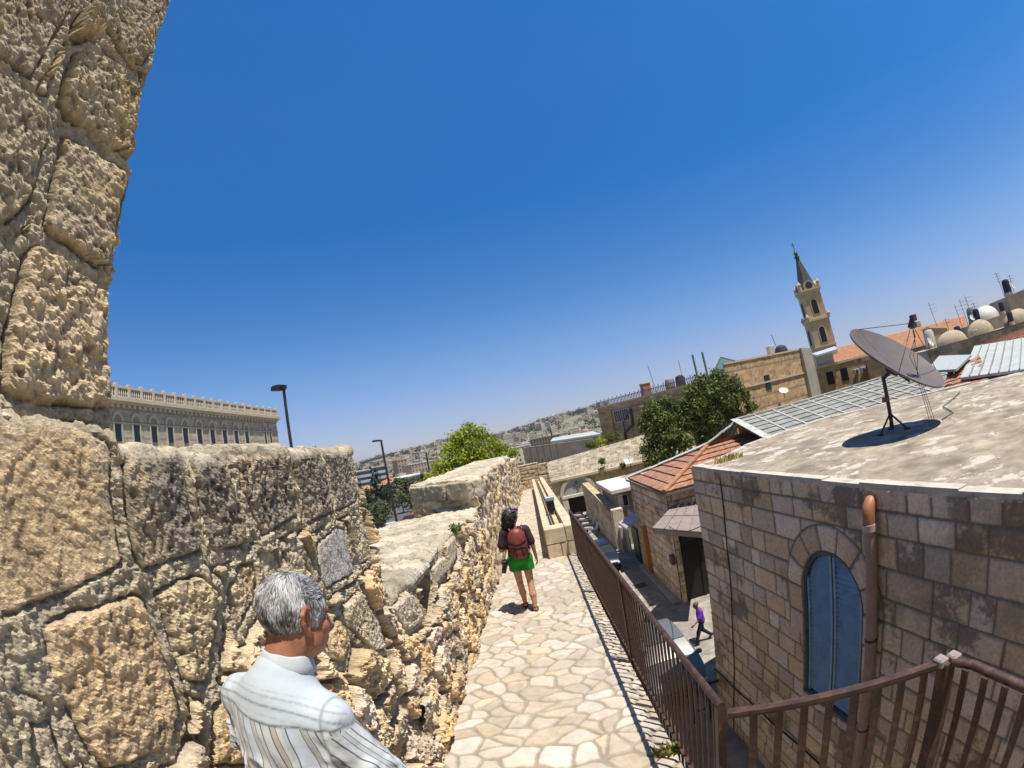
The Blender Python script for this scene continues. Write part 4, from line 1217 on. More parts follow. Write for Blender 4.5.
# ------------------------------------------------------------------ gateway and the bright wall above it
gw = thing('gate_building', 'long pale stone building across the lane end with an arched gateway', 'building', (6, 46, -8.6))
tf2 = lambda u: np.interp(u, [0, 12, 16], [-2.95, -2.2, -2.1])
PAL_BR = 0.74 * np.array([[0.62, 0.53, 0.40], [0.66, 0.58, 0.46], [0.56, 0.47, 0.34], [0.68, 0.60, 0.48]])
stone_face('upper_wall', (1.75, 46.0), (17.5, 46.0), -4.78, -2.5, 0.085, 0.26, (0.25, 0.6), gw, M_ASH_FAR, PAL_BR, seed=23, lean=1.4, relief=0.04, rough=0.025, stain=0.25, top_fn=tf2, warp=0.02)
stone_face('lower_wall', (1.75, 46.1), (17.5, 46.1), -8.7, -4.95, 0.085, 0.30, (0.3, 0.7), gw, M_ASH_FAR, PAL_TAN, seed=24, relief=0.03, rough=0.02, stain=0.25, warp=0.02, holes=((2.65, 1.2, -8.8, -6.8, -1),))
mb = MB(); mb.bbox((1.7, 45.75, -5.0), (17.6, 46.2, -4.72), 0.03); mb.build('cornice', M_TRIM, gw)
mb = MB(); mb.box((1.85, 46.7, -8.6), (17.4, 54, -4.9)); mb.add([(1.8, 47.55, -2.98), (17.5, 47.55, -2.15), (17.5, 54, -3), (1.8, 54, -3.4)], [(0, 1, 2, 3)]); mb.add([(1.78, 46.1, -8.6), (1.78, 54, -8.6), (1.78, 54, -3.4), (1.78, 47.5, -3.0), (1.78, 46.05, -4.9)], [(0, 1, 2, 3, 4)]); mb.build('core_wall', M_TRIM, gw)
gx_ = 4.4
mb = MB()
rin, rout, zs_ = 1.5, 1.85, -6.55
arcp = [(math.cos(a), math.sin(a)) for a in np.linspace(0, PI, 17)]
for k in range(16):
    (c0, s0), (c1, s1) = arcp[k], arcp[k + 1]
    g = 0.985
    mb.extrude([(gx_ + rin * c0, 45.98, zs_ + rin * s0), (gx_ + rout * c0, 45.98, zs_ + rout * s0), (gx_ + rout * c1, 45.98, zs_ + rout * s1), (gx_ + rin * c1, 45.98, zs_ + rin * s1)], (0, -0.16, 0))
mb.build('arch', mat('arch_stone', (0.50, 0.44, 0.34), 0.85, var=0.2, scale=3), gw)
mb = MB(); mb.add([(gx_ + rin * c, 45.95, zs_ + rin * s) for c, s in arcp], [tuple(range(17))[::-1]])
tym = mb.build('tympanum', mat('grey_tympanum', (0.36, 0.335, 0.33), 0.8, var=0.12, scale=3), gw)
M_EMB = mat('dark_emblem', (0.13, 0.11, 0.12), 0.7)
mb = MB()
ecx, ecz = gx_ - 0.02, -5.78
mb.box((ecx - 0.06, 45.90, ecz - 0.42), (ecx + 0.06, 45.94, ecz + 0.34)); mb.box((ecx - 0.32, 45.903, ecz - 0.02), (ecx + 0.32, 45.937, ecz + 0.10))
for ax, az_ in ((0.3, 0.04), (-0.3, 0.04), (0, 0.34), (0, -0.40)):
    mb.lathe([(0.11, -0.02), (0.11, 0.02)], (ecx + ax, 45.91, ecz + az_), 8, axis=(0, 1, 0))
mb.lathe([(0.17, -0.02), (0.17, 0.025)], (ecx, 45.905, ecz + 0.04), 12, axis=(0, 1, 0))
mb.build('cross_emblem', M_EMB, tym)
mb = MB(); mb.bbox((gx_ - 1.75, 45.72, -6.86), (gx_ + 1.75, 46.0, -6.57), 0.02); mb.build('lintel', mat('white_lintel', (0.62, 0.58, 0.50), 0.8, var=0.12, scale=3), gw)
for s in (-1, 1):
    mb = MB(); mb.bbox((gx_ + s * 1.45 - 0.28, 45.76, -8.6), (gx_ + s * 1.45 + 0.28, 46.1, -6.87), 0.02); mb.build('jamb', M_TRIM, gw)
mb = MB(); mb.box((gx_ + 0.55, 46.2, -8.6), (gx_ + 0.8, 46.4, -6.9)); mb.build('door_post', M_TRIM, gw)
mb = MB(); mb.box((gx_ - 1.3, 46.3, -8.6), (gx_ + 1.3, 46.36, -6.8)); mb.build('passage', mat('dark_passage', (0.02, 0.017, 0.016), 0.9), gw)
# the stub of wall that closes the walkway
ew = thing('end_wall', 'rough stone cross wall closing the far end of the flagged walkway', 'wall', (0.3, 29.4, -3.3)); ew['kind'] = 'thing'
stone_face('face', (-0.85, 29.35), (0.55, 29.35), -3.7, -1.72, 0.035, 0.24, (0.25, 0.55), ew, M_ASH_FAR, PAL_TAN, seed=31, relief=0.04, rough=0.03, stain=0.3, warp=0.03)
stone_face('face', (0.55, 29.3), (1.2, 29.3), -8.7, -1.85, 0.05, 0.24, (0.25, 0.55), ew, M_ASH_FAR, PAL_TAN, seed=32, relief=0.04, rough=0.03, stain=0.6, warp=0.03)
mb = MB(); mb.box((-1.0, 29.45, -8), (0.6, 30.6, -1.76)); mb.box((0.6, 29.4, -8.6), (1.18, 30.6, -1.9)); mb.build('core_wall', M_TRIM, ew)

# small white dish on the gate building and things round it
def small_dish(c, r, n, label, name='satellite_dish'):
    t = thing(name, label, 'satellite dish', c)
    n = Vector(n).normalized(); c = Vector(c)
    mb = MB(); mb.lathe([(max(r * x, 1e-4), 0.25 * r * x * x) for x in np.linspace(0, 1, 6)] + [(r * x + 1e-4, 0.25 * r * x * x - 0.02) for x in np.linspace(1, 0, 5)], c, 18, axis=n, cap=False)
    mb.build('reflector', M_WHITE, t, smooth='auto')
    mb = MB(); mb.tube([c, c - n * 0.2, (c.x - n.x * .2, c.y - n.y * .2, c.z - r * 1.3)], 0.035, 6); mb.tube([c - Vector((0, 0, r * .9)), c + n * r * 0.9], 0.02, 5); mb.build('mount', M_DARK, t)
    return t


M_WHITE = mat('white_enamel', (0.62, 0.60, 0.56), 0.5, var=0.06, scale=3)
small_dish((9.95, 45.2, -4.25), 0.52, (-0.3, -0.8, 0.5), 'small white satellite dish on the pale stone gate building')

gyw = thing('concrete_wall', 'plain grey concrete wall beyond the gate building', 'wall', (4, 64, -9)); gyw['kind'] = 'thing'
mb = MB(); mb.extrude([(-0.3, 64, -9), (9.2, 62, -9), (9.2, 62, -2.0), (-0.3, 64, -1.35)], (0.3, 1.2, 0)); mb.build('panel', mat('grey_concrete', (0.22, 0.20, 0.19), 0.9, var=0.18, scale=0.7), gyw)
mb = MB()
for k in range(5): mb.box((0.6 + 0.9 * k, 63.3 - .2 * k, -5), (0.7 + 0.9 * k, 63.5 - .2 * k, -1.3 - .06 * k))
mb.build('upright', mat('dark_upright', (0.1, 0.09, 0.09), 0.8), gyw)
mb = MB(); mb.slab([(4, 70, -1.35), (11.5, 68, -1.75), (11.5, 76, -1.2), (5, 78, -1.0)], 0.3); mb.box((5, 69.5, -9), (11, 75, -1.8))
tag(mb.build('shed', mat('pale_blue_sheet', (0.40, 0.42, 0.42), 0.8, var=0.2, scale=0.5)), 'low shed with pale blue sheet roof beyond the grey concrete wall', 'shed')

# ------------------------------------------------------------------ big building with the railing on its roof
bb = thing('terrace_building', 'large tan stone building with a railed roof terrace behind the dark trees', 'building', (22, 72, -9))
A_, B_ = pol(9.75, 82), pol(28, 62)
stone_face('front_wall', A_[:2], B_[:2], -9, 2.5, 0.22, 0.5, (0.5, 1.1), bb, M_ASH_FAR, PAL_TAN * np.array([0.86, 0.85, 0.86]), seed=41, relief=0.02, stain=0.2)
Lf = Vector((B_[0] - A_[0], B_[1] - A_[1], 0)); tf_ = Lf.normalized(); nf_ = Vector((tf_.y, -tf_.x, 0))
def onbb(u, z, o=0.0): return Vector((A_[0], A_[1], 0)) + tf_ * u + nf_ * o + Vector((0, 0, z))
mb = MB(); mb.extrude([onbb(0, -9, -.1), onbb(Lf.length, -9, -.1), onbb(Lf.length, 2.45, -.1), onbb(0, 2.45, -.1)], Vector((A_[0], A_[1], 0)).normalized() * 14); mb.build('core_wall', mat('tan_core', (0.40, 0.32, 0.23), 0.9, var=0.15, scale=0.6), bb)
mb = MB(); mb.extrude([onbb(-.1, 2.3, .2), onbb(Lf.length, 2.3, .2), onbb(Lf.length, 2.55, .2), onbb(-.1, 2.55, .2)], -nf_ * .5); mb.build('cornice', M_TRIM, bb)
mb = MB(); mb.extrude([onbb(2.6, -9, .35), onbb(3.6, -9, .35), onbb(3.6, 1.6, .35), onbb(2.6, 1.6, .35)], -nf_ * .5); mb.build('pier', mat('ochre_pier', (0.44, 0.31, 0.16), 0.9, var=0.2, scale=1), bb)
mb = MB(); mb.extrude([onbb(3.9, -0.75, .06), onbb(7.9, -0.75, .06), onbb(7.9, 1.35, .06), onbb(3.9, 1.35, .06)], -nf_ * .1); wf = mb.build('window', mat('pale_grey_frame', (0.50, 0.49, 0.47), 0.7), bb)
for k in range(7):
    u = 4.2 + 0.52 * k
    mb = MB(); mb.extrude([onbb(u, -0.6, .12), onbb(u + .3, -0.6, .12), onbb(u + .3, 1.2, .12), onbb(u, 1.2, .12)], -nf_ * .03); mb.build('pane', M_DARKPANE, wf)
mb = MB()
for k in range(62):
    u = 0.1 + k * 0.36; mb.bar(onbb(u, 2.55, -.1), onbb(u + .05, 3.5 + .25 * ((k * 7) % 3 == 0), -.1), 0.09, 0.09)
mb.bar(onbb(0, 3.3, -.1), onbb(22, 3.3, -.1), 0.06, 0.08)
mb.build('roof_railing', mat('grey_blue_rail', (0.13, 0.14, 0.17), 0.6), bb)
mb = MB()
P_ = [onbb(8.6, 1.0, .3), onbb(8.4, -1.6, .3), onbb(6.2, -2.6, .3), onbb(5.9, -5.2, .3)]
for i in range(3): mb.bar(P_[i], P_[i + 1], 0.35, 0.25)
mb.bar(onbb(8.8, 1.2, .3), onbb(6.3, -0.9, .3), 0.12, 0.1); mb.bar(onbb(6.3, -.9, .3), onbb(6.2, -2.6, .3), 0.1, .1)
mb.build('fire_stair', mat('dark_stair', (0.07, 0.055, 0.05), 0.7), bb)
M_TANK = mat('grey_tank', (0.30, 0.29, 0.29), 0.6, var=0.2)
for k, (u, s, lab) in enumerate(((11.2, 0.9, 'reddish roof cabin among tanks on the railed roof terrace'), (16.5, 0.75, 'grey rounded water tank on the railed roof terrace'), (18.6, 0.7, 'dark rounded water tank by the pipes on the railed roof terrace'))):
    t = thing(('roof_cabin', 'water_tank', 'water_tank')[k], lab, ('cabin', 'water tank', 'water tank')[k], tuple(onbb(u, 2.5, -1.5)))
    c = onbb(u, 2.5, -1.5)
    if k == 0:
        mb = MB(); mb.bbox(tuple(c - Vector((.7, .7, 0))), tuple(c + Vector((.7, .7, 1.9))), .05); mb.build('wall', mat('red_cabin', (0.36, 0.17, 0.12), 0.8), t)
        mb = MB(); mb.bbox(tuple(c + Vector((-.8, -.8, 1.9))), tuple(c + Vector((.8, .8, 2.1))), .04); mb.build('roof', M_TRIM, t)
    else:
        mb = MB(); mb.lathe([(s, 0.3), (s, 1.3), (s * .85, 1.6), (s * .3, 1.75)], c, 16); mb.build('tank', M_TANK if k == 1 else M_DARK, t, smooth='auto')
        mb = MB(); mb.box(tuple(c - Vector((.6, .6, 0))), tuple(c + Vector((.6, .6, .3)))); mb.build('stand', M_DARK, t)


def mast(az, D, z0, z1, label, r=0.04, lean=(0, 0), arms=0, name='antenna', m=None):
    x, y, _ = pol(az, D)
    t = thing(name, label, name.split('_')[-1], (x, y, z0))
    mb = MB(); mb.tube([(x, y, z0), (x + lean[0], y + lean[1], z1)], r, 6); mb.build('pole', m or M_DARK, t)
    for k in range(arms):
        zz = z1 - 0.25 - 0.35 * k
        mb = MB(); mb.tube([(x - .5 + .06 * k, y + .2, zz), (x + .5 - .06 * k, y - .2, zz)], r * .5, 5); mb.build('arm', m or M_DARK, t)
    return t


M_PIPEG = mat('steel_grey', (0.17, 0.19, 0.22), 0.5, metal=0.3)
mast(22.75, 68, 2.3, 6.55, 'left one of two thick grey chimney pipes above the dark trees', 0.16, name='chimney_pipe', m=M_PIPEG)
mast(24.0, 68, 2.3, 6.6, 'right one of two thick grey chimney pipes above the dark trees', 0.16, name='chimney_pipe', m=M_PIPEG)
mast(17.4, 72, 2.5, 6.9, 'thin leaning aerial on the roof terrace, left of the chimney pipes', 0.035, (-0.5, 0))
mast(20.9, 72, 2.5, 6.6, 'thin upright aerial on the roof terrace, beside the chimney pipes', 0.035)
mast(33.3, 66, 3.4, 6.3, 'thin leaning aerial above the stone building with the white dish', 0.04, (-0.5, 0.1))
sk = thing('glass_skylight', 'pointed blue glass skylight above the dark tree crown', 'skylight', pol(27, 64, 3.0))
x0_, y0_, _ = pol(24.6, 64); x1_, y1_, _ = pol(29.3, 66)
mb = MB(); apx = ((x0_ + x1_) / 2 - .6, (y0_ + y1_) / 2 + 1, 5.05)
mb.add([(x0_, y0_, 2.8), (x1_, y1_, 3.2), (x1_ + 1.5, y1_ + 4, 3.2), (x0_ + 1.5, y0_ + 4, 2.8), apx], [(0, 1, 4), (1, 2, 4), (2, 3, 4), (3, 0, 4)])
mb.build('glass', mat('blue_glass', (0.14, 0.20, 0.27), 0.15, spec=0.6, var=0.2, scale=0.6), sk)
mb = MB()
for e in ((x0_, y0_, 2.8), (x1_, y1_, 3.2), (x1_ + 1.5, y1_ + 4, 3.2), (x0_ + 1.5, y0_ + 4, 2.8)): mb.bar(e, apx, 0.12, 0.12)
mb.bar((x0_, y0_, 2.8), (x1_, y1_, 3.2), 0.14, 0.14); mb.build('frame', M_PIPEG, sk)

# ------------------------------------------------------------------ plain stone building with a window and dish
sb = thing('plain_stone_building', 'tall plain stone building with one small window and two ledges, right of the dark trees', 'building', (32, 53, -9))
A2, B2 = pol(26.2, 54.8), pol(35.75, 64.8)
stone_face('front_wall', A2[:2], B2[:2], -9, 3.35, 0.17, 0.42, (0.45, 1.0), sb, M_ASH_FAR, PAL_TAN * np.array([1.05, 0.93, 0.82]), seed=45, relief=0.015, stain=0.25, joint=0.02)
L2 = Vector((B2[0] - A2[0], B2[1] - A2[1], 0)); t2 = L2.normalized(); n2_ = Vector((t2.y, -t2.x, 0))
def onsb(u, z, o=0.0): return Vector((A2[0], A2[1], 0)) + t2 * u + n2_ * o + Vector((0, 0, z))
mb = MB(); mb.extrude([onsb(0, -9, -.1), onsb(L2.length, -9, -.1), onsb(L2.length, 3.3, -.1), onsb(0, 3.3, -.1)], Vector((A2[0], A2[1], 0)).normalized() * 12); mb.build('core_wall', M_TRIM, sb)
for z, o in ((3.4, .12), (0.25, .15), (-3.35, .2)):
    mb = MB(); mb.extrude([onsb(0, z - .12, o), onsb(L2.length, z - .12, o), onsb(L2.length, z + .08, o), onsb(0, z + .08, o)], -n2_ * .3); mb.build('ledge', M_TRIM, sb)
mb = MB(); u = 6.1; mb.extrude([onsb(u, -0.75, .1), onsb(u + .95, -0.75, .1), onsb(u + .95, 1.05, .1), onsb(u, 1.05, .1)], -n2_ * .2); w_ = mb.build('window', mat('dark_recess', (0.03, 0.03, 0.035), 0.6), sb)
mb = MB(); mb.extrude([onsb(u + .7, -0.7, .13), onsb(u + .93, -0.7, .13), onsb(u + .93, 1.0, .13), onsb(u + .7, 1.0, .13)], -n2_ * .03); mb.build('shutter', M_GREEN, w_)
mb = MB(); mb.extrude([onsb(L2.length, -9, .5), onsb(L2.length + 2.1, -9, .5), onsb(L2.length + 2.1, 3.2, .5), onsb(L2.length, 3.5, .5)], -n2_ * 6); mb.build('concrete_pier', mat('pale_concrete', (0.40, 0.37, 0.32), 0.9, var=0.12, scale=0.8), sb)
q_ = onsb(8.2, -1.35, 0.9); small_dish(tuple(q_), 0.62, (-.1, -.6, .8), 'white tilted dish fixed below the window of the plain stone building')
x, y, _ = pol(33.6, 66); mb = MB(); mb.lathe([(1.0, 0), (1.0, .5), (.75, 1.1), (.3, 1.35)], (x, y, 3.3), 14); tag(mb.build('water_tank', M_DARK, smooth='auto'), 'black water tank on the roof of the plain stone building', 'water tank')
x, y, _ = pol(32.4, 66); mb = MB(); mb.bbox((x - .5, y - .5, 3.3), (x + .3, y + .5, 4.9), .05); tag(mb.build('chimney', mat('pale_chimney', (0.5, 0.45, 0.43), 0.8)), 'pale square chimney beside the black water tank', 'chimney')

# houses between it and the sheet roof
hs = thing('balcony_house', 'brown stone house with two dark windows and a grey metal awning under the church tower', 'house', pol(41, 75, -9))
A3, B3 = pol(37.4, 70), pol(45.5, 74)
stone_face('front_wall', A3[:2], B3[:2], -9, 0.6, 0.25, 0.5, (0.5, 1.0), hs, M_ASH_FAR, PAL_TAN * np.array([0.8, 0.75, 0.68]), seed=47, stain=0.35)
L3 = Vector((B3[0] - A3[0], B3[1] - A3[1], 0)); t3 = L3.normalized(); n3_ = Vector((t3.y, -t3.x, 0))
def onhs(u, z, o=0.0): return Vector((A3[0], A3[1], 0)) + t3 * u + n3_ * o + Vector((0, 0, z))
mb = MB(); mb.extrude([onhs(0, -9, -.1), onhs(L3.length, -9, -.1), onhs(L3.length, .55, -.1), onhs(0, .55, -.1)], -n3_ * 10); mb.build('core_wall', mat('brown_core', (0.33, 0.26, 0.19), 0.9), hs)
for u in (1.2, 3.6):
    mb = MB(); mb.extrude([onhs(u, -2.3, .08), onhs(u + 1.1, -2.3, .08), onhs(u + 1.1, -0.5, .08), onhs(u, -0.5, .08)], -n3_ * .1); mb.build('window', M_DARKPANE, hs)
mb = MB(); mb.extrude([onhs(0, 0.3, .15), onhs(L3.length, 0.3, .15), onhs(L3.length, .6, .15), onhs(0, .6, .15)], -n3_ * .3); mb.build('ledge', M_TRIM, hs)
mb = MB(); mb.slab([onhs(0.1, 2.2, 1.0), onhs(3.6, 2.35, 1.0), onhs(4.4, 2.9, -2), onhs(0.3, 2.7, -2)], .25); mb.extrude([onhs(.3, .6, -.6), onhs(3.2, .6, -.6), onhs(3.2, 2.2, -.6), onhs(.3, 2.2, -.6)], -n3_ * .3); mb.build('awning', mat('grey_white_sheet', (0.48, 0.50, 0.55), 0.4), hs)
for u in (6.0, 7.2):
    c = onhs(u, -1.9, .4); t = thing('air_conditioner', 'grey air conditioner box hung on the brown stone house, %s of a pair' % ('left' if u < 7 else 'right'), 'air conditioner', tuple(c), 'air conditioners on the brown house')
    mb = MB(); mb.bbox(tuple(c - Vector((.5, .25, 0))), tuple(c + Vector((.5, .25, .85))), .04); mb.build('case', mat('ac_grey', (0.42, 0.41, 0.40), 0.6), t)
    mb = MB(); mb.lathe([(.3, 0), (.3, .03)], c + Vector((-.1, -.26, .42)), 14, axis=(0, -1, 0)); mb.build('fan_grille', M_DARK, t)
fh = thing('flat_roofed_house', 'low brown flat roofed house with a cluttered roof right of the balcony house', 'house', pol(47, 62, -9))
A4, B4 = pol(43.5, 64), pol(52, 60)
stone_face('front_wall', A4[:2], B4[:2], -9, -0.3, 0.3, 0.5, (0.5, 1.0), fh, M_ASH_FAR, PAL_TAN * np.array([0.75, 0.7, 0.62]), seed=48, stain=0.4)
mb = MB(); mb.prism([A4[:2], B4[:2], pol(52, 78)[:2], pol(43.5, 82)[:2]], -9, -0.35); mb.build('core_wall', mat('brown_core', (0.33, 0.27, 0.2), 0.9), fh)

# ------------------------------------------------------------------ church tower and nave
ch = thing('church_tower', 'stone church bell tower with a dark green spire, arched belfry openings and a clock', 'tower', pol(38.75, 120, -9))
TX, TY, _ = pol(38.75, 120)
RZ = -rad(38.75 - 16)
M_TOW = mat('tower_stone', (0.52, 0.42, 0.30), 0.88, var=0.14, scale=0.9, col2=(0.46, 0.36, 0.25), bump=0.2, bscale=5)
M_SPIRE = mat('dark_slate_spire', (0.055, 0.075, 0.07), 0.6, var=0.25, scale=0.8)
def tw(x, y, z):
    c, s = math.cos(RZ), math.sin(RZ)
    return (TX + x * c - y * s, TY + x * s + y * c, z)
def twbox(mb, hw, z0, z1): mb.extrude([tw(-hw, -hw, z0), tw(hw, -hw, z0), tw(hw, hw, z0), tw(-hw, hw, z0)], (0, 0, z1 - z0))
mb = MB(); twbox(mb, 2.75, -9, 12.0); twbox(mb, 2.5, 12.0, 19.2); mb.build('shaft', M_TOW, ch)
mb = MB()
for grp in (((11.7, 3.05, .5), (12.2, 2.8, .35)), ((5.2, 2.95, .35),), ((18.7, 2.75, .4), (19.1, 2.95, .35))):
    mb = MB()
    for z, hw, hh in grp: twbox(mb, hw, z, z + hh)
    mb.build('cornice', M_TRIM, ch)
for face in range(4):
    c, s = math.cos(face * PI / 2), math.sin(face * PI / 2)
    def fp(x, z, o, hw): xx, yy = x, -hw - o; return tw(xx * c - yy * s, xx * s + yy * c, z)
    for z0, zsp, hw, r in ((6.3, 9.3, 2.75, .72), (13.3, 16.0, 2.5, .75)):
        poly = [(-r, z0), (r, z0)] + [(r * math.cos(a), zsp + r * math.sin(a)) for a in np.linspace(0, PI, 11)]
        outer = [(x * 1.3, zsp + (z - zsp) * 1.3 if z > zsp else z) for x, z in poly]
        nin = Vector(fp(0, 0, -1, hw)) - Vector(fp(0, 0, 0, hw))
        mb = MB(); mb.extrude([fp(x, z, .12, hw) for x, z in outer], nin * .2); f = mb.build('belfry_window', M_TRIM, ch)
        mb = MB(); mb.extrude([fp(x, z, .16, hw) for x, z in poly], nin * .1); mb.build('opening', mat('dark_opening', (0.02, 0.018, 0.02), 0.9), f)
    # clock gable
    nin = Vector(fp(0, 0, -1, 2.5)) - Vector(fp(0, 0, 0, 2.5))
    g = [(-1.4, 19.4)] + [(1.4 * math.cos(a), 20.2 + 1.3 * math.sin(a)) for a in np.linspace(PI, 0, 11)] + [(1.4, 19.4)]
    mb = MB(); mb.extrude([fp(x, z, .25, 2.5) for x, z in g], nin * .8); gb = mb.build('clock_gable', M_TOW, ch)
    mb = MB(); mb.extrude([fp(.95 * math.cos(a), 20.3 + .95 * math.sin(a), .32, 2.5) for a in np.linspace(0, 2 * PI, 20, endpoint=False)], nin * .1); mb.build('clock_face', mat('dark_clock', (0.05, 0.045, 0.055), 0.5), gb)
    mb = MB(); x_, y_ = 2.55 * (1 if face in (0, 3) else -1), 2.55 * (1 if face in (0, 1) else -1)
    mb.lathe([(.45, 0), (.45, 1.3), (.55, 1.4), (.15, 2.2), (.02, 2.6)], tw(x_, y_, 19.4), 8); mb.build('pinnacle', M_TRIM, ch)
    mb = MB(); mb.lathe([(.4, 0), (.5, .5), (.3, .9), (.05, 1.4)], tw(x_ * 1.12, y_ * 1.12, 12.3), 8); mb.build('urn', M_TRIM, ch)
mb = MB(); mb.lathe([(2.75, 0), (1.95, 2.4), (.42, 8.6), (.42, 8.7)], (TX, TY, 19.5), 8); mb.build('spire', M_SPIRE, ch)
mb = MB(); mb.lathe([(.75, 0), (.75, .3), (.45, .4), (.45, 1.1), (.6, 1.2), (.05, 2.2)], (TX, TY, 28.1), 8); mb.build('lantern', M_SPIRE, ch)
mb = MB(); mb.bar((TX, TY, 30.2), (TX, TY, 32.2), .14, .14); mb.bar((TX - .45, TY + .3, 31.5), (TX + .45, TY - .3, 31.5), .12, .12); mb.build('cross', M_DARK, ch)
nv_ = thing('church_nave', 'long church roof of orange tiles beside the bell tower', 'church', pol(48, 118, -9))
e0, e1 = Vector(pol(39.4, 112, 0.0)), Vector(pol(57, 128, -0.6)); r0, r1 = Vector(pol(40.0, 121, 4.35)), Vector(pol(56.6, 137, 3.7))
tile_slope('roof', e0, e1, r1, r0, 18, nv_, M_TILE_FAR, 0.06)
mb = MB(); mb.add([e0 - Vector((0, 0, .2)), e1 - Vector((0, 0, .2)), e1 * 1 + Vector((0, 0, -9)), e0 * 1 + Vector((0, 0, -9))], [(0, 1, 2, 3)]); mb.build('wall', M_TOW, nv_)
mb = MB(); mb.add([e0, r0, Vector(pol(40.5, 130, 0)), Vector((*pol(40.5, 130)[:2], -9)), Vector((*e0[:2], -9))], [(0, 1, 2, 3, 4)]); mb.build('gable_wall', M_TOW, nv_)

# ------------------------------------------------------------------ roofs at the far right: long wall, domes, sheds
lw = thing('domed_house', 'long grey flat roofed house with pale plaster domes on its roof', 'house', pol(57, 44, -9))
A5, B5 = pol(51.2, 41), pol(68, 47)
L5 = Vector((B5[0] - A5[0], B5[1] - A5[1], 0)); t5 = L5.normalized(); n5 = Vector((t5.y, -t5.x, 0))
def onlw(u, z, o=0.0): return Vector((A5[0], A5[1], 0)) + t5 * u + n5 * o + Vector((0, 0, z))
stone_face('front_wall', A5[:2], B5[:2], -9, -0.62, 0.14, 0.5, (0.5, 1.1), lw, M_ASH_FAR, np.array([[0.24, 0.22, 0.20], [0.28, 0.25, 0.22], [0.21, 0.19, 0.175]]), seed=51, stain=0.5, relief=0.01)
mb = MB(); mb.extrude([onlw(0, -9, -.1), onlw(L5.length, -9, -.1), onlw(L5.length, -.66, -.1), onlw(0, -.66, -.1)], -n5 * 9); mb.build('core_wall', mat('plaster_grey_tan', (0.42, 0.36, 0.28), 0.9, var=0.2, scale=1), lw)
M_DOME = mat('plaster_dome', (0.40, 0.33, 0.24), 0.85, var=0.15, scale=1.5)
for u, r, h_, o, m_ in ((3.2, 1.5, 1.05, -2.2, M_DOME), (6.4, 1.35, 1.25, -2.4, M_DOME), (10.6, 1.5, 1.2, -2.2, M_DOME)):
    c = onlw(u, -0.66, o); mb = MB(); mb.lathe([(r * math.cos(a), h_ * math.sin(a)) for a in np.linspace(0, PI / 2 - .01, 9)], c, 24, cap=False); mb.build('dome', m_, lw, smooth=True)
up_ = thing('upper_cube_house', 'small cube house with a white dome standing above the long grey house', 'house', tuple(onlw(9.5, -9, -9)))
mb = MB(); mb.extrude([onlw(7.4, -9, -6), onlw(15, -9, -6), onlw(15, .55, -6), onlw(7.4, .35, -6)], -n5 * 7); mb.build('wall', mat('grey_tan_render', (0.30, 0.265, 0.22), 0.9, var=0.2, scale=1), up_)
mb = MB(); c = onlw(9.9, .4, -8); mb.lathe([(1.55 * math.cos(a), 1.35 * math.sin(a)) for a in np.linspace(0, PI / 2 - .01, 9)], c, 24, cap=False); mb.build('dome', M_WHITE, up_, smooth=True)
mb = MB(); mb.extrude([onlw(12.3, .5, -6.4), onlw(16, .5, -6.4), onlw(16, 2.2, -6.4), onlw(12.3, 1.9, -6.4)], -n5 * 5); mb.build('upper_wall', mat('grey_tan_render', (0.30, 0.265, 0.22), 0.9, var=0.2, scale=1), up_)
for i, (u, z, o, s, mm, lab) in enumerate((
        (4.9, -.6, -4.5, .34, (0.02, 0.025, 0.06), 'slim dark blue water tank between the aerials and the domes'),
        (8.2, .4, -6.5, .36, (0.02, 0.02, 0.05), 'upright dark water tank just left of the white dome'),
        (8.9, .4, -9.5, .5, (0.20, 0.19, 0.19), 'grey water tank behind the white dome'),
        (11.4, .5, -6.6, .3, (0.02, 0.02, 0.04), 'small black water tank just right of the white dome'),
        (12.9, 2.0, -7, .45, (0.02, 0.02, 0.05), 'black water tank high on the cube house'),
        (9.2, -.6, -.9, .3, (0.04, 0.035, 0.035), 'squat dark box tank on the front edge of the long grey house'),
        (2.0, -.65, -5, .5, (0.5, 0.5, 0.48), 'pale round water tank left of the domes'))):
    c = onlw(u, z, o); t = thing('water_tank', lab, 'water tank', tuple(c))
    mb = MB(); mb.lathe([(s, .25), (s, .25 + s * 2.2), (s * .7, .3 + s * 2.6), (s * .2, .3 + s * 2.7)], c, 14); mb.build('tank', mat('tank_%d' % i, mm, 0.45, var=0.1), t, smooth='auto')
    mb = MB(); mb.box(tuple(c - Vector((s * .8, s * .8, .05))), tuple(c + Vector((s * .8, s * .8, .25)))); mb.build('stand', M_TRIM, t)
for i, (az_, D, z0, z1, ln) in enumerate(((56.2, 50, -1, 2.6, -.4), (57.0, 50, -1, 2.9, -.5), (57.7, 50, -1, 3.1, -.4), (53.2, 52, 0, 3.6, -.5))):
    mast(az_, D, z0, z1, ('leftmost of three close thin roof aerials left of the blue tank', 'middle of three close thin roof aerials left of the blue tank', 'rightmost of three close thin roof aerials left of the blue tank', 'lone leaning roof aerial above the yellow roof hut')[i], 0.025, (ln, .1), 3)
yh = thing('roof_hut', 'small tan roof hut with a bright cream top left of the domes', 'hut', pol(52.8, 48, -2))
hx, hy, _ = pol(52.8, 48)
mb = MB(); mb.extrude([(hx - 1.0, hy, -3), (hx + 1.2, hy - .6, -3), (hx + 1.2, hy - .6, .7), (hx - 1.0, hy, 1.15)], (.8, 1.6, 0)); mb.build('wall', mat('tan_hut', (0.36, 0.27, 0.17), 0.9, var=0.2), yh)
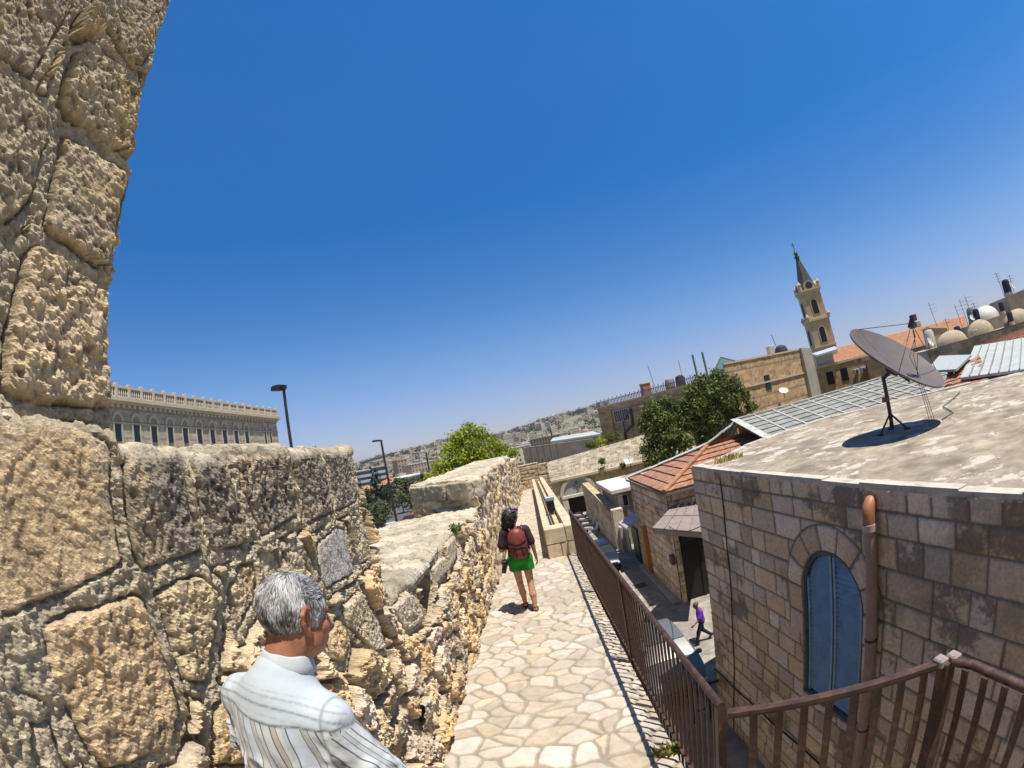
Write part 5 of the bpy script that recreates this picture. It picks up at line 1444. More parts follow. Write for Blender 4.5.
mb = MB(); mb.slab([(hx - 1.1, hy - .1, 1.25), (hx + 1.3, hy - .7, .8), (hx + 2.1, hy + 1.1, .8), (hx - .3, hy + 1.7, 1.25)], .12); mb.build('roof', mat('cream_top', (0.70, 0.62, 0.42), 0.7), yh)
ms = thing('metal_shed', 'low shed with a pale grey metal sheet roof at the edge of the flat roof', 'shed', (16, 10, -4))
q = [Vector(pol(52.6, 17.2, -1.36)), Vector(pol(66, 15.2, -1.52)), Vector(pol(66, 24, -1.10)), Vector(pol(57, 25, -0.78))]
q[0] = Vector(pol(54.5, 16.8, -1.36))
mb = MB(); mb.slab(q, 0.08); mb.build('roof', mat('pale_metal_sheet', (0.40, 0.42, 0.405), 0.75, metal=0.0, var=0.12, scale=1.5, wear=((0.30, 0.31, 0.31), 0.55, 0.7, 1.2)), ms)
for k in range(1, 9):
    mb = MB(); t = k / 9; mb.bar(q[0].lerp(q[1], t) + Vector((0, 0, .01)), q[3].lerp(q[2], t) + Vector((0, 0, .01)), .05, .05); mb.build('seam', mat('seam_grey', (0.25, 0.27, 0.27), 0.5), ms)
mb = MB(); mb.prism([tuple(p.xy) for p in [q[0] * 1.02, q[1] * 1.02, q[2] * .98, q[3] * .98]], -8.6, -1.75); mb.build('wall', M_TRIM, ms)
mb = MB(); mb.slab([Vector(pol(50.5, 19, -1.0)), Vector(pol(54.2, 17.6, -1.12)), Vector(pol(56.4, 20.5, -.92)), Vector(pol(52.5, 23, -.72))], .08); mb.build('roof', mat('pale_blue_metal', (0.35, 0.385, 0.385), 0.75, metal=0.0, var=0.12), ms)
t_r = thing('tiled_roof', 'small patch of old orange tiles between flat roof and metal shed', 'roof', pol(54, 18, -2))
tile_slope('tiles', pol(52.2, 16.4, -1.62), pol(58, 15.8, -1.62), pol(57.4, 21, -1.06), pol(53.2, 19.3, -1.22), 6, t_r, M_TILE, 0.05, cols=1)
t_r = thing('tiled_roof', 'old orange tile roof between the metal shed and the long grey house', 'roof', pol(63, 28, -2))
tile_slope('tiles', pol(57, 25.4, -1.1), pol(70, 24.2, -1.35), pol(70, 33, -.75), pol(58, 34, -.95), 9, t_r, M_TILE, 0.06)

# the clutter of the skyline at the far right: small dishes and thin masts on the domed house and beyond
for u, z, o, r, n_, lab in ((4.2, -.1, -3, .38, (-.2, -.8, .5), 'small white dish on the long grey house, left of the slim blue tank'), (7.6, .95, -6.4, .32, (-.3, -.8, .5), 'small white dish on the left corner of the upper cube house'),
                            (13.6, 2.75, -7, .36, (.1, -.9, .4), 'small white dish on top of the highest roof at the right edge'), (1.0, -.1, -2, .42, (.2, -.9, .4), 'white dish at the left end of the long grey house')):
    small_dish(tuple(onlw(u, z, o)), r, n_, lab)
for u, z0, z1, o, ln, arms, lab in ((12.6, 2.0, 4.4, -7.5, -.3, 4, 'tall many armed aerial on the highest roof at the right edge'), (14.2, 2.1, 3.9, -8, .2, 3, 'shorter aerial beside the many armed one at the right edge'), (8.6, .4, 2.3, -7, -.2, 2, 'short aerial just left of the white dome'), (3.9, -.6, 1.5, -4, -.1, 2, 'short aerial between the left dome and the tan hut')):
    c = onlw(u, z0, o); t = thing('antenna', lab, 'antenna', tuple(c))
    mb = MB(); mb.tube([c, c + Vector((ln, .1, z1 - z0))], .03, 6); mb.build('pole', M_DARK, t)
    for k in range(arms):
        zz = z1 - z0 - .15 - .25 * k; mb = MB(); mb.tube([c + Vector((ln * zz / (z1 - z0) - .4, .2, zz)), c + Vector((ln * zz / (z1 - z0) + .4, -.1, zz))], .015, 5); mb.build('arm', M_DARK, t)
for i, (u, o, w, h, cc, lab) in enumerate(((5.6, -1.6, .5, .5, (.45, .40, .33), 'pale block on the parapet between two plaster domes'), (8.9, -1.2, .7, .35, (.16, .12, .10), 'dark heap of boards on the parapet right of the second dome'))):
    c = onlw(u, -.62, o); mb = MB(); mb.bbox(tuple(c - Vector((w / 2, .25, 0))), tuple(c + Vector((w / 2, .25, h))), .06); tag(mb.build('roof_block' if i == 0 else 'board_stack', mat('clutter_%d' % i, cc, .9)), lab, 'block' if i == 0 else 'boards')

# small things in the lane
mb = MB(); mb.bbox((5.02, 18.75, -8.62), (5.38, 25.2, -8.47), .02); tag(mb.build('kerb', mat('kerb_stone', (.36, .33, .28), .85, var=.2, scale=3)), kind='structure')
mb = MB()
for k in range(9): mb.box((4.05 + .07 * k, 22.0, -8.594), (4.09 + .07 * k, 22.5, -8.575))
mb.box((4.0, 21.95, -8.594), (4.68, 22.0, -8.57)); mb.box((4.0, 22.5, -8.594), (4.68, 22.55, -8.57))
tag(mb.build('drain_grate', mat('iron_grate', (.05, .05, .05), .6)), 'dark iron drain grate in the paving of the sunlit lane', 'drain')
for (p, q, sag, lab) in (((3.85, 10.55, -3.0), (5.35, 20.5, -4.6), .5, 'thin black cable slung from the stone building corner over the mauve canopy'), ((5.35, 21.5, -4.3), (4.75, 29.9, -5.7), .35, 'thin black cable running along the lane houses to the cream pier')):
    p, q = Vector(p), Vector(q); mb = MB(); mb.tube([p.lerp(q, k / 12) - Vector((0, 0, sag * math.sin(PI * k / 12))) for k in range(13)], .012, 5); tag(mb.build('cable', M_CAB), lab, 'cable')
# ================================================================== ground, far hills and their houses
def hill_z(X, Y):
    D = np.hypot(X, Y); az = np.degrees(np.arctan2(X, Y))
    rz = np.interp(az, [-180, -120, -60, -30, -21, -17, -12.8, -9.5, -6.4, -2.7, 0, 3, 6.3, 10, 20, 40, 90, 180],
                   [0.2, 0.2, 0.2, 0.2, 0.25, 0.7, 0.95, 1.25, 1.3, 0.75, 0.9, 1.45, 1.55, 1.8, 1.6, 0.4, 0.2, 0.2])
    ridge = 1500 * np.tan(np.radians(rz))
    out = np.interp(D, [0, 25, 60, 110, 200, 350, 600], [-8.75, -8.75, -9.2, -10.5, -14.5, -24, -22])
    t = sstep(350, 1500, D) ** 1.15
    z = np.where(D < 350, out, out + (ridge - out) * t)
    z = np.where(D > 1500, ridge - (D - 1500) * 0.035, z)
    z = np.maximum(z, -90)
    city = (X > -1) & (D < 200)
    z = np.where(city, -8.75, z)
    P = np.stack([X / 130, Y / 130, X * 0], -1)
    return z + fbm(P, 4, 5) * np.clip((D - 120) / 400, 0, 1) * 7


az_ = np.radians(np.concatenate([np.arange(-180, -40, 6.0), np.arange(-40, 25, 0.6), np.arange(25, 181, 6.0)]))
Ds = np.concatenate([[0.0], np.geomspace(4, 1700, 110), np.geomspace(1900, 6500, 10)])
AZ, DD = np.meshgrid(az_, Ds, indexing='ij')
GX, GY = DD * np.sin(AZ), DD * np.cos(AZ)
GZ = hill_z(GX, GY)
M_GROUND = mat('dry_ground', (0.26, 0.23, 0.155), 0.95, var=0.25, scale=0.02, col2=(0.11, 0.125, 0.07), coords='Object', detail=9)
tag(obj_np('ground', np.stack([GX, GY, GZ], -1).reshape(-1, 3), grid_faces(len(az_), len(Ds)), M_GROUND, None, True), kind='structure')
# asphalt road outside the wall
mb = MB()
rx = []
for y in np.arange(-30, 150, 6.0):
    rx.append((-16 - 0.0012 * (y - 30) ** 2 * 0.5 - 0.12 * y, y))
for (x0, y0), (x1, y1) in zip(rx[:-1], rx[1:]):
    z = [float(hill_z(np.array([x]), np.array([y]))[0]) + 0.25 for x, y in ((x0 - 5, y0), (x0 + 5, y0), (x1 + 5, y1), (x1 - 5, y1))]
    mb.add([(x0 - 5, y0, z[0]), (x0 + 5, y0, z[1]), (x1 + 5, y1, z[2]), (x1 - 5, y1, z[3])], [(0, 1, 2, 3)])
tag(mb.build('road', mat('asphalt', (0.10, 0.10, 0.10), 0.9, var=0.15, scale=0.3)), kind='structure')


# ------------------------------------------------------------------ trees
def leaf_cloud(blobs, n, size, seed=0, shell=0.55):
    """leaf-sized faces spread through a set of ellipsoid clumps: (verts, quads)"""
    r = np.random.default_rng(seed)
    w = np.array([b[3] * b[4] * b[5] for b in blobs]) ** 0.75
    idx = r.choice(len(blobs), n, p=w / w.sum())
    B = np.array(blobs)[idx]
    d = r.normal(size=(n, 3)); d /= np.linalg.norm(d, axis=1, keepdims=True)
    rad_ = (shell + (1 - shell) * r.random(n) ** 0.6) * (1 + 0.20 * r.normal(size=n))
    C = B[:, :3] + d * B[:, 3:6] * rad_[:, None]
    C += 0.35 * size * r.normal(size=(n, 3))
    nrm = d * 0.6 + r.normal(size=(n, 3)) * 0.6 + np.array([0, 0, 0.35]); nrm /= np.linalg.norm(nrm, axis=1, keepdims=True)
    a = np.cross(nrm, r.normal(size=(n, 3))); a /= np.linalg.norm(a, axis=1, keepdims=True)
    b = np.cross(nrm, a)
    s = size * (0.4 + 1.1 * r.random(n) ** 1.5)[:, None]
    V = np.stack([C - a * s * .5, C + b * s * .28 + nrm * s * .06, C + a * s * .5, C - b * s * .28 + nrm * s * .06], 1).reshape(-1, 3)
    return V, np.arange(n * 4).reshape(n, 4), r.random(n)


def leaf_mat(name, c1, c2, trans=0.25):
    m, nt, b = new_mat(name)
    L = nt.links.new
    at = nd(nt, 'ShaderNodeAttribute', attribute_name='tint')
    rp = nd(nt, 'ShaderNodeValToRGB'); rp.color_ramp.elements[0].color = c4(c1); rp.color_ramp.elements[1].color = c4(c2)
    L(at.outputs['Fac'], rp.inputs['Fac']); L(rp.outputs['Color'], b.inputs['Base Color'])
    b.inputs['Roughness'].default_value = 0.55; b.inputs['Specular IOR Level'].default_value = 0.35
    tr_ = nd(nt, 'ShaderNodeBsdfTranslucent'); L(rp.outputs['Color'], tr_.inputs['Color'])
    mx = nd(nt, 'ShaderNodeMixShader'); mx.inputs[0].default_value = trans
    L(b.outputs[0], mx.inputs[1]); L(tr_.outputs[0], mx.inputs[2])
    L(mx.outputs[0], nt.nodes['Material Output'].inputs['Surface'])
    return m


M_LEAF_D = leaf_mat('dark_leaf', (0.040, 0.055, 0.010), (0.175, 0.225, 0.045), 0.3)
M_LEAF_L = leaf_mat('bright_leaf', (0.16, 0.23, 0.012), (0.42, 0.48, 0.03), 0.4)
M_LEAF_F = leaf_mat('far_leaf', (0.040, 0.055, 0.022), (0.115, 0.13, 0.05), 0.15)
M_LEAF_C = leaf_mat('cypress_leaf', (0.022, 0.034, 0.018), (0.045, 0.06, 0.03), 0.1)
M_BARK = mat('bark', (0.16, 0.12, 0.085), 0.9, var=0.3, scale=6, bump=0.5)


def tree(name, label, base, blobs, n, size, leaf, seed, trunk_r=0.22, group=None, shell=0.5):
    base = Vector(base)
    t = thing(name, label, 'tree', tuple(base), group)
    r = random.Random(seed)
    V, F, tint = leaf_cloud(blobs, n, size, seed, shell)
    o = obj_np('crown', V, F, leaf, t, False, {'tint': np.repeat(tint, 4)})
    mb = MB()
    cz = min(b[2] for b in blobs)
    fork = Vector((base.x + r.uniform(-.2, .2), base.y, base.z + (cz - base.z) * 0.62))
    mb.tube([base, base.lerp(fork, .5) + Vector((r.uniform(-.1, .1), 0, 0)), fork], [trunk_r * 1.25, trunk_r, trunk_r * .85], 9)
    for b in blobs:
        c = Vector(b[:3]); m_ = fork.lerp(c, .5) + Vector((r.uniform(-.3, .3), r.uniform(-.3, .3), r.uniform(0, .4)))
        mb.tube([fork, m_, c, c + Vector((r.uniform(-.5, .5) * b[3], r.uniform(-.5, .5) * b[4], .6 * b[5]))], [trunk_r * .55, trunk_r * .35, trunk_r * .2, trunk_r * .06], 6)
    mb.build('trunk', M_BARK, t, smooth=True)
    return t


def blobs_from(rows, D0=None):
    out = []
    for az, e, D, rx, rz in rows:
        x, y, _ = pol(az, D)
        out.append((x, y, el(e, D), rx, rx, rz))
    return out


B = blobs_from([(16.3, 0.1, 40, .85, .8), (18.2, 0.6, 40.5, .8, .6), (15.2, -1.3, 40, .75, .7), (17.4, -1.5, 39.5, 1.1, .9), (19.2, -1.2, 41, .9, .8), (16.0, -3.2, 39.5, .9, .8), (18.0, -3.6, 39, 1.0, .8), (14.8, -4.6, 39.5, .7, .6), (20.2, -0.2, 41, .8, .7), (20.0, -2.4, 40.5, .9, .8),
                (16.7, -5.2, 39, .9, .7), (19.4, -4.6, 39.5, .9, .8), (15.0, -6.0, 39, .6, .5)])
tree('broadleaf_tree', 'lower dark green tree left of its taller neighbour behind the orange roof', (*pol(17, 40)[:2], -8.7), B, 12000, 0.25, M_LEAF_D, 3)
B = blobs_from([(23.2, 2.0, 42, .9, .7), (25.2, 2.2, 42.5, .85, .7), (21.6, 1.0, 41.5, .8, .8), (26.6, 0.9, 42, .9, .8), (24.2, 0.6, 41.5, 1.2, 1.0), (27.6, -0.5, 42.5, .8, .7), (22.2, -1.0, 41, 1.1, .9), (25.8, -1.2, 41.5, 1.2, .9),
                (21.0, -2.6, 41, .8, .8), (23.6, -2.9, 41, 1.1, .8), (26.4, -2.9, 42, .9, .7), (28.4, -2.2, 43, .6, .5), (22.0, -4.6, 41, .9, .7)])
tree('broadleaf_tree', 'taller dark green tree hiding the corner between terrace building and plain building', (*pol(24, 42)[:2], -8.7), B, 13000, 0.26, M_LEAF_D, 4)
B = blobs_from([(-6.4, 2.3, 32, .55, .55), (-7.9, 1.5, 32, .7, .55), (-5.2, 1.6, 32.5, .6, .5), (-9.2, 0.3, 31.5, .65, .5), (-6.8, 0.5, 32, .9, .7), (-4.2, 0.2, 32.5, .7, .55), (-10.4, -1.4, 31, .7, .5), (-8.2, -1.2, 31.5, .95, .7), (-5.4, -1.2, 32, .9, .7),
                (-2.9, -0.9, 33, .65, .45), (-1.6, -1.6, 33.5, .5, .4), (-11.8, -2.7, 30.5, .6, .4), (-9.8, -3.0, 31, .9, .6), (-6.8, -3.0, 31.5, 1.1, .7), (-3.6, -2.4, 32.5, .8, .5)])
tree('broadleaf_tree', 'bright yellow green tree rising behind the rampart merlon', (*pol(-6.6, 32)[:2], -9), B, 8000, 0.22, M_LEAF_L, 5, 0.2)

# hillside trees: a few kinds, copied
def small_tree(kind, seed):
    r = random.Random(seed)
    t = bpy.data.objects.new(('pine_tree', 'cypress_tree')[kind], None); COL.objects.link(t)
    if kind == 0:
        bl = [(r.uniform(-1.6, 1.6), r.uniform(-1.6, 1.6), r.uniform(2.6, 5), r.uniform(1.2, 2), r.uniform(1.2, 2), r.uniform(.9, 1.5)) for _ in range(6)]
        V, F, tint = leaf_cloud(bl, 420, 0.85, seed, 0.4)
    else:
        bl = [(0, 0, z, .95 - .1 * abs(z - 3) * .5, .95 - .1 * abs(z - 3) * .5, 1.2) for z in (1.4, 2.8, 4.2, 5.6, 6.9)]
        V, F, tint = leaf_cloud(bl, 300, 0.7, seed, 0.3)
    obj_np('crown', V, F, M_LEAF_F if kind == 0 else M_LEAF_C, t, False, {'tint': np.repeat(tint, 4)}, local=True)
    mb = MB(); mb.tube([(0, 0, -1), (0, 0, 3)], [.25, .12], 6); mb.build('trunk', M_BARK, t, local=True)
    return t


def gz(x, y): return float(hill_z(np.array([float(x)]), np.array([float(y)]))[0])


protos = [small_tree(0, 1), small_tree(0, 2), small_tree(1, 3)]
used = [False] * 3
spots = []
rt = random.Random(5)
for i in range(135):
    a = rt.uniform(-24, 10.5); D = 90 * (1000 / 90) ** (rt.random() ** 0.8)
    if a > -9 and D < 260: continue
    spots.append((a, D))
for a, D in [(-20.5, 105), (-19.6, 108), (-18.8, 100), (-21.0, 120), (-19.2, 118), (-17.9, 112), (-16.4, 125), (-15.6, 120), (-14.6, 130), (-13.8, 112), (-20.2, 92), (-19.0, 90), (-18.0, 95), (-16.9, 150), (-15.4, 155), (-14.4, 160), (-20.8, 70), (-19.8, 76), (-20.3, 62), (-18.5, 82), (-16.2, 86), (-15.2, 92), (-19.2, 66), (-14.2, 98), (-20.4, 210), (-19.5, 215), (-18.7, 205), (-17.6, 190)]:
    spots.append((a, D))
for a, D in spots:
    k = rt.choices((0, 1, 2), (4, 4, 3))[0]
    x, y, _ = pol(a, D)
    s = rt.uniform(.75, 1.35) * (.62 if D < 100 else 1.0 if D < 250 else 1.25)
    near = D < 240
    lab = ('dark round pine tree in the valley below the rampart' if near else 'tiny dark pine tree on the far hillside') if k < 2 else ('slim dark cypress in the valley below the rampart' if near else 'tiny slim cypress on the far hillside')
    grp = ('pines' if k < 2 else 'cypresses') + (' in the valley' if near else ' on the far hill')
    z = gz(x, y)
    if not used[k]:
        o = protos[k]; used[k] = True; o.location = (x, y, z); o.scale = (s, s, s); o.rotation_euler = (0, 0, rt.uniform(0, 6))
    else:
        o = copy_tree(protos[k], loc=(x, y, z), rz=rt.uniform(0, 6), scale=(s, s, s))
    tag(o, lab, 'tree', grp)

# woods along the ridge and between the houses: one mass
wb = []
rw = random.Random(9)
for i in range(430):
    a = rw.uniform(-24, 11)
    D = rw.choice((rw.uniform(420, 1250), rw.uniform(1150, 1480)))
    x, y, _ = pol(a, D); r = rw.uniform(7, 16) * (1.3 if D > 1100 else .8)
    wb.append((x, y, gz(x, y) + 2, r * 1.5, r * 1.5, rw.uniform(4, 8)))
V, F, tint = leaf_cloud(wb, 30000, 4.4, 21, .3)
tag(obj_np('woodland', V, F, M_LEAF_C, None, False, {'tint': np.repeat(tint, 4)}), 'dark woodland scattered over the far hillside and its ridge', 'woods', None, 'stuff')

# hillside houses
HM = [mat('hill_stone_%d' % i, c, 0.9, var=0.12, scale=0.2) for i, c in enumerate(((0.46, 0.39, 0.31), (0.50, 0.44, 0.37), (0.40, 0.32, 0.24), (0.55, 0.50, 0.43)))]
M_HROOF = [mat('hill_roof_grey', (0.50, 0.46, 0.41), 0.9, var=0.15, scale=0.3), M_TILE_FAR]
HW = mat('hill_window', (0.045, 0.045, 0.05), 0.4)


def hill_house(kind, seed):
    r = random.Random(seed)
    w, d, h = ((13, 11, 7), (18, 11, 9.5), (11, 10, 6), (24, 12, 12))[kind]
    mb = MB()
    mb.mi(0).box((-w / 2, -d / 2, -6), (w / 2, d / 2, h))
    if kind == 2:
        mb.mi(1).add([(-w / 2 - .5, -d / 2 - .5, h), (w / 2 + .5, -d / 2 - .5, h), (w / 2 + .5, d / 2 + .5, h), (-w / 2 - .5, d / 2 + .5, h), (-w / 4, 0, h + 2.4), (w / 4, 0, h + 2.4)], [(0, 1, 5, 4), (1, 2, 5), (2, 3, 4, 5), (3, 0, 4), (3, 2, 1, 0)])
    else:
        mb.mi(1).box((-w / 2 - .15, -d / 2 - .15, h), (w / 2 + .15, d / 2 + .15, h + .5))
        mb.mi(0).box((-w / 4, -d / 4, h + .5), (w * .1, d / 4, h + 2.6))
    nfl = int(h / 3.1)
    for f in range(nfl):
        for k in range(int(w / 3)):
            x = -w / 2 + 1.2 + 3 * k + r.uniform(-.2, .2); z = .8 + 3.1 * f
            for sy in (-1, 1): mb.mi(2).box((x, sy * (d / 2 + .02) - .03, z), (x + r.choice((1.0, 1.4, .8)), sy * (d / 2 + .02) + .03, z + 1.6))
        for k in range(int(d / 3.4)):
            y = -d / 2 + 1.2 + 3.2 * k; z = .8 + 3.1 * f
            for sx in (-1, 1): mb.mi(2).box((sx * (w / 2 + .02) - .03, y, z), (sx * (w / 2 + .02) + .03, y + 1.1, z + 1.6))
    o = mb.build('hill_house', None, mats=[HM[kind], M_HROOF[1 if kind == 2 else 0], HW])
    return o


hp = [hill_house(k, 20 + k) for k in range(4)]
hu = [False] * 4
HL = ('flat roofed pale stone house among many on the far hillside', 'wide flat roofed stone block among many on the far hillside', 'red tile roofed small house among many on the far hillside', 'long tall pale apartment block among many on the far hillside')
n = 0
for i in range(290):
    a = rt.uniform(-23.5, 10.5)
    D = 330 + 1120 * rt.random() ** 1.0
    if a > -7 and a < -1 and D < 600: continue
    x, y, _ = pol(a, D)
    k = rt.choices((0, 1, 2, 3), (5, 4, 1.3, 2))[0]
    z = gz(x, y)
    rzv = rt.uniform(-.7, .7) + rt.choice((0, PI / 2))
    if not hu[k]: o = hp[k]; hu[k] = True
    else:
        o = hp[k].copy(); COL.objects.link(o)
    s = rt.uniform(.75, 1.15)
    o.location = (x, y, z); o.rotation_euler = (0, 0, rzv); o.scale = (s, s, rt.uniform(.7, 1.1))
    tag(o, HL[k], 'house', ('flat roofed houses on the far hill', 'stone blocks on the far hill', 'red roofed houses on the far hill', 'apartment blocks on the far hill')[k])

# nearer valley buildings one can tell apart
def block(name, label, az0, az1, D0, D1, ztop, zbot, depth, wallm, roofm, storeys, pitched=0.0, ribbon=False, cat='house'):
    a, b = Vector(pol(az0, D0)), Vector(pol(az1, D1))
    t = (b - a).normalized(); n_ = Vector((t.y, -t.x, 0)); L_ = (b - a).length
    th = thing(name, label, cat, (*((a + b) / 2).xy, zbot))
    at = lambda u, z, o=0.0: a + t * u + n_ * o + Vector((0, 0, z))
    mb = MB(); mb.extrude([at(0, zbot), at(L_, zbot), at(L_, ztop), at(0, ztop)], -n_ * depth); mb.build('wall', wallm, th)
    mb = MB()
    if pitched:
        e = .6
        p = [at(-e, ztop, e), at(L_ + e, ztop, e), at(L_ + e, ztop, -depth - e), at(-e, ztop, -depth - e), at(depth * .45, ztop + pitched, -depth / 2), at(L_ - depth * .45, ztop + pitched, -depth / 2)]
        mb.add(p, [(0, 1, 5, 4), (1, 2, 5), (2, 3, 4, 5), (3, 0, 4), (3, 2, 1, 0)])
    else:
        mb.extrude([at(-.3, ztop, .3), at(L_ + .3, ztop, .3), at(L_ + .3, ztop + .5, .3), at(-.3, ztop + .5, .3)], -n_ * (depth + .6))
    mb.build('roof', roofm, th)
    fh_ = (ztop - zbot) / storeys if storeys else 1
    for f in range(storeys):
        z = ztop - fh_ * (f + 1) + fh_ * .3
        if ribbon:
            mb = MB(); mb.extrude([at(.5, z, .05), at(L_ - .5, z, .05), at(L_ - .5, z + fh_ * .5, .05), at(.5, z + fh_ * .5, .05)], -n_ * .1); mb.build('window', HW, th)
        else:
            nw = max(2, int(L_ / 3.2))
            for k in range(nw):
                u = (k + .5) * L_ / nw
                mb = MB(); mb.extrude([at(u - .55, z, .05), at(u + .55, z, .05), at(u + .55, z + fh_ * .55, .05), at(u - .55, z + fh_ * .55, .05)], -n_ * .1); mb.build('window', HW, th)
    return th


M_WALLV = mat('valley_wall', (0.50, 0.43, 0.33), 0.9, var=0.15, scale=0.4)
block('red_roofed_house', 'long low house with an orange tile roof in the valley beside the lamp post', -22.5, -17.6, 168, 176, -9.6, -17, 10, M_WALLV, M_TILE_FAR, 2, 2.4)
block('red_roofed_house', 'small house with an orange hip roof, right of the long low one in the valley', -17.6, -15.4, 182, 186, -8.2, -17, 11, M_WALLV, M_TILE_FAR, 2, 2.6)
block('low_shed', 'low pale shed with a pinkish roof among trees below the long tiled house', -22, -20.3, 118, 120, -11.6, -14, 6, M_WALLV, mat('pink_roof', (0.5, 0.28, 0.2), 0.9), 0, 1.0)
block('office_building', 'blue grey office slab with ribbon windows, left one of a pair in the valley', -21.3, -19.2, 330, 334, -2.6, -14, 14, mat('blue_grey_panel', (0.42, 0.47, 0.54), 0.6, var=0.08, scale=0.3), mat('pale_roof', (0.62, 0.62, 0.6), 0.8), 3, 0, True, 'building')
block('office_building', 'blue grey office slab with ribbon windows, right one of a pair in the valley', -19.0, -17.2, 345, 350, -1.6, -14, 14, mat('blue_grey_panel', (0.42, 0.47, 0.54), 0.6, var=0.08, scale=0.3), mat('pale_roof', (0.62, 0.62, 0.6), 0.8), 3, 0, True, 'building')
block('glass_building', 'long low grey block with a pale roof behind the lamp posts', -16.6, -12.6, 205, 230, -8.2, -16, 12, mat('grey_glass_wall', (0.26, 0.28, 0.31), 0.5, var=0.1, scale=0.3), mat('pale_roof', (0.62, 0.62, 0.6), 0.8), 2, 0, True, 'building')
block('stone_block', 'square tan stone block on the slope above the valley trees', -15.8, -14.6, 420, 425, 0.6, -14, 10, HM[2], M_HROOF[0], 4, 0, False, 'building')
block('stone_block', 'wide tan stone terrace of houses on the slope above the valley trees', -14.2, -10.8, 400, 420, -5.2, -18, 14, HM[2], M_HROOF[0], 3, 0, False, 'building')
block('stone_block', 'pale stone villa seen just above the merlon, right of the bright tree', -2.2, 0.6, 300, 310, -5.6, -16, 12, HM[3], M_HROOF[0], 3, 0, False, 'building')
block('stone_block', 'low tan building left of the grey concrete wall on the slope', 0.8, 4.5, 420, 400, -3.2, -16, 14, HM[2], M_HROOF[0], 3, 0, False, 'building')

# ------------------------------------------------------------------ lamp posts outside the wall
M_POST = mat('dark_lamp_post', (0.045, 0.04, 0.045), 0.5, var=0.15)
def lamp(x, y, z0, z1, label, arm=1.15, r=0.09, ang=PI):
    t = thing('street_lamp', label, 'street lamp', (x, y, z0), 'street lamps outside the rampart')
    mb = MB(); mb.tube([(x, y, z0), (x, y, z0 + 1.2), (x, y, z1)], [r * 1.5, r * 1.2, r * .85], 10); mb.build('pole', M_POST, t, smooth='auto')
    ux, uy = math.cos(ang), math.sin(ang)
    mb = MB(); mb.bar((x - ux * .12, y - uy * .12, z1), (x + ux * arm * .35, y + uy * arm * .35, z1 + .03), .08, .1); mb.build('arm', M_POST, t)
    mb = MB(); p, q = Vector((x + ux * arm * .25, y + uy * arm * .25, z1 + .02)), Vector((x + ux * arm, y + uy * arm, z1 + .06)); mb.bar(p, q, .3, .12); mb.bar(p + Vector((0, 0, .07)), q + Vector((0, 0, .07)), .2, .05); mb.build('lamp_head', M_POST, t)
    return t


x, y, _ = pol(-28.4, 13); lamp(x, y, -8.8, el(10.85, 13), 'nearest black street lamp rising above the stepped merlon', 0.46, 0.05, PI - .5)
x, y, _ = pol(-17.3, 40); lamp(x, y, -9, el(2.82, 40), 'middle black street lamp standing in the gap before the next merlon', 0.85, 0.105, PI - .3)
x, y, _ = pol(-12.1, 105); lamp(x, y, -10.4, el(0.45, 105), 'small far black street lamp against the hillside, beside the bright tree', 1.6, 0.2, PI - .2)
x, y, _ = pol(3.6, 130); lamp(x, y, -9, el(0.4, 130), 'thin far lamp pole beyond the pale stone gate building', 1.2, 0.2, PI - .2)
mb = MB(); a_, b_ = Vector(pol(-24.5, 60, -5.0)), Vector(pol(-17.3, 40, -4.0))
mb.tube([a_.lerp(b_, k / 8) - Vector((0, 0, .5 * math.sin(PI * k / 8))) for k in range(9)], .03, 5); tag(mb.build('overhead_wire', M_CAB), 'thin overhead wire strung to the middle street lamp', 'wire')

# ------------------------------------------------------------------ long building with the balustrade, outside the wall
lb = thing('arcaded_building', 'long stone building with a row of arched windows under a balustraded roofline', 'building', (-45, 48, -9))
PAL_LB = np.array([[0.53, 0.44, 0.33], [0.56, 0.47, 0.36], [0.50, 0.41, 0.31]])
LX = -38.0
stone_face('front_wall', (LX, 15), (LX, 66.2), -9, 9.5, 0.16, 0.42, (0.5, 1.0), lb, M_ASH_FAR, PAL_LB, seed=61, relief=0.012, joint=0.018, mortar=(0.3, 0.26, 0.2))
mb = MB(); mb.box((LX - 20, 15, -9), (LX - .08, 66, 9.6)); mb.build('core_wall', mat('lb_stone', (0.40, 0.34, 0.27), 0.9, var=0.15, scale=0.6), lb)
M_LBT = mat('lb_trim', (0.60, 0.52, 0.41), 0.85, var=0.12, scale=1)
for z0, z1, o in ((9.45, 9.7, .35), (9.7, 10.05, .6), (4.7, 4.95, .22), (7.55, 7.68, .12)):
    mb = MB(); mb.box((LX - .2, 15, z0), (LX + o, 66.3 + o, z1)); mb.build('cornice', M_LBT, lb)
d0 = None
for k in range(52):
    y = 24 + .82 * k
    if d0 is None:
        mb = MB(); mb.box((LX + .02, y, 9.12), (LX + .28, y + .36, 9.44)); d0 = mb.build('dentil', M_LBT, lb)
    else:
        b = d0.copy(); COL.objects.link(b); b.parent = lb; b.location = d0.location + Vector((0, .82 * k, 0))
mb = MB(); mb.box((LX - .05, 15, 11.05), (LX + .3, 66.4, 11.25)); mb.box((LX - .05, 15, 10.05), (LX + .3, 66.4, 10.22)); mb.build('balustrade_rail', M_LBT, lb)
proto = None
y = 28.4
while y < 66.6:
    if proto is None:
        mb = MB(); mb.bbox((LX - .08, y - .2, 10.2), (LX + .34, y + .2, 11.5), .03); proto = mb.build('balustrade_post', M_LBT, lb); b = proto; yy0 = y
    else:
        b = proto.copy(); COL.objects.link(b); b.parent = lb; b.location = (0, y - yy0, 0)
        b.location = proto.location + Vector((0, y - yy0, 0))
    y += 1.9
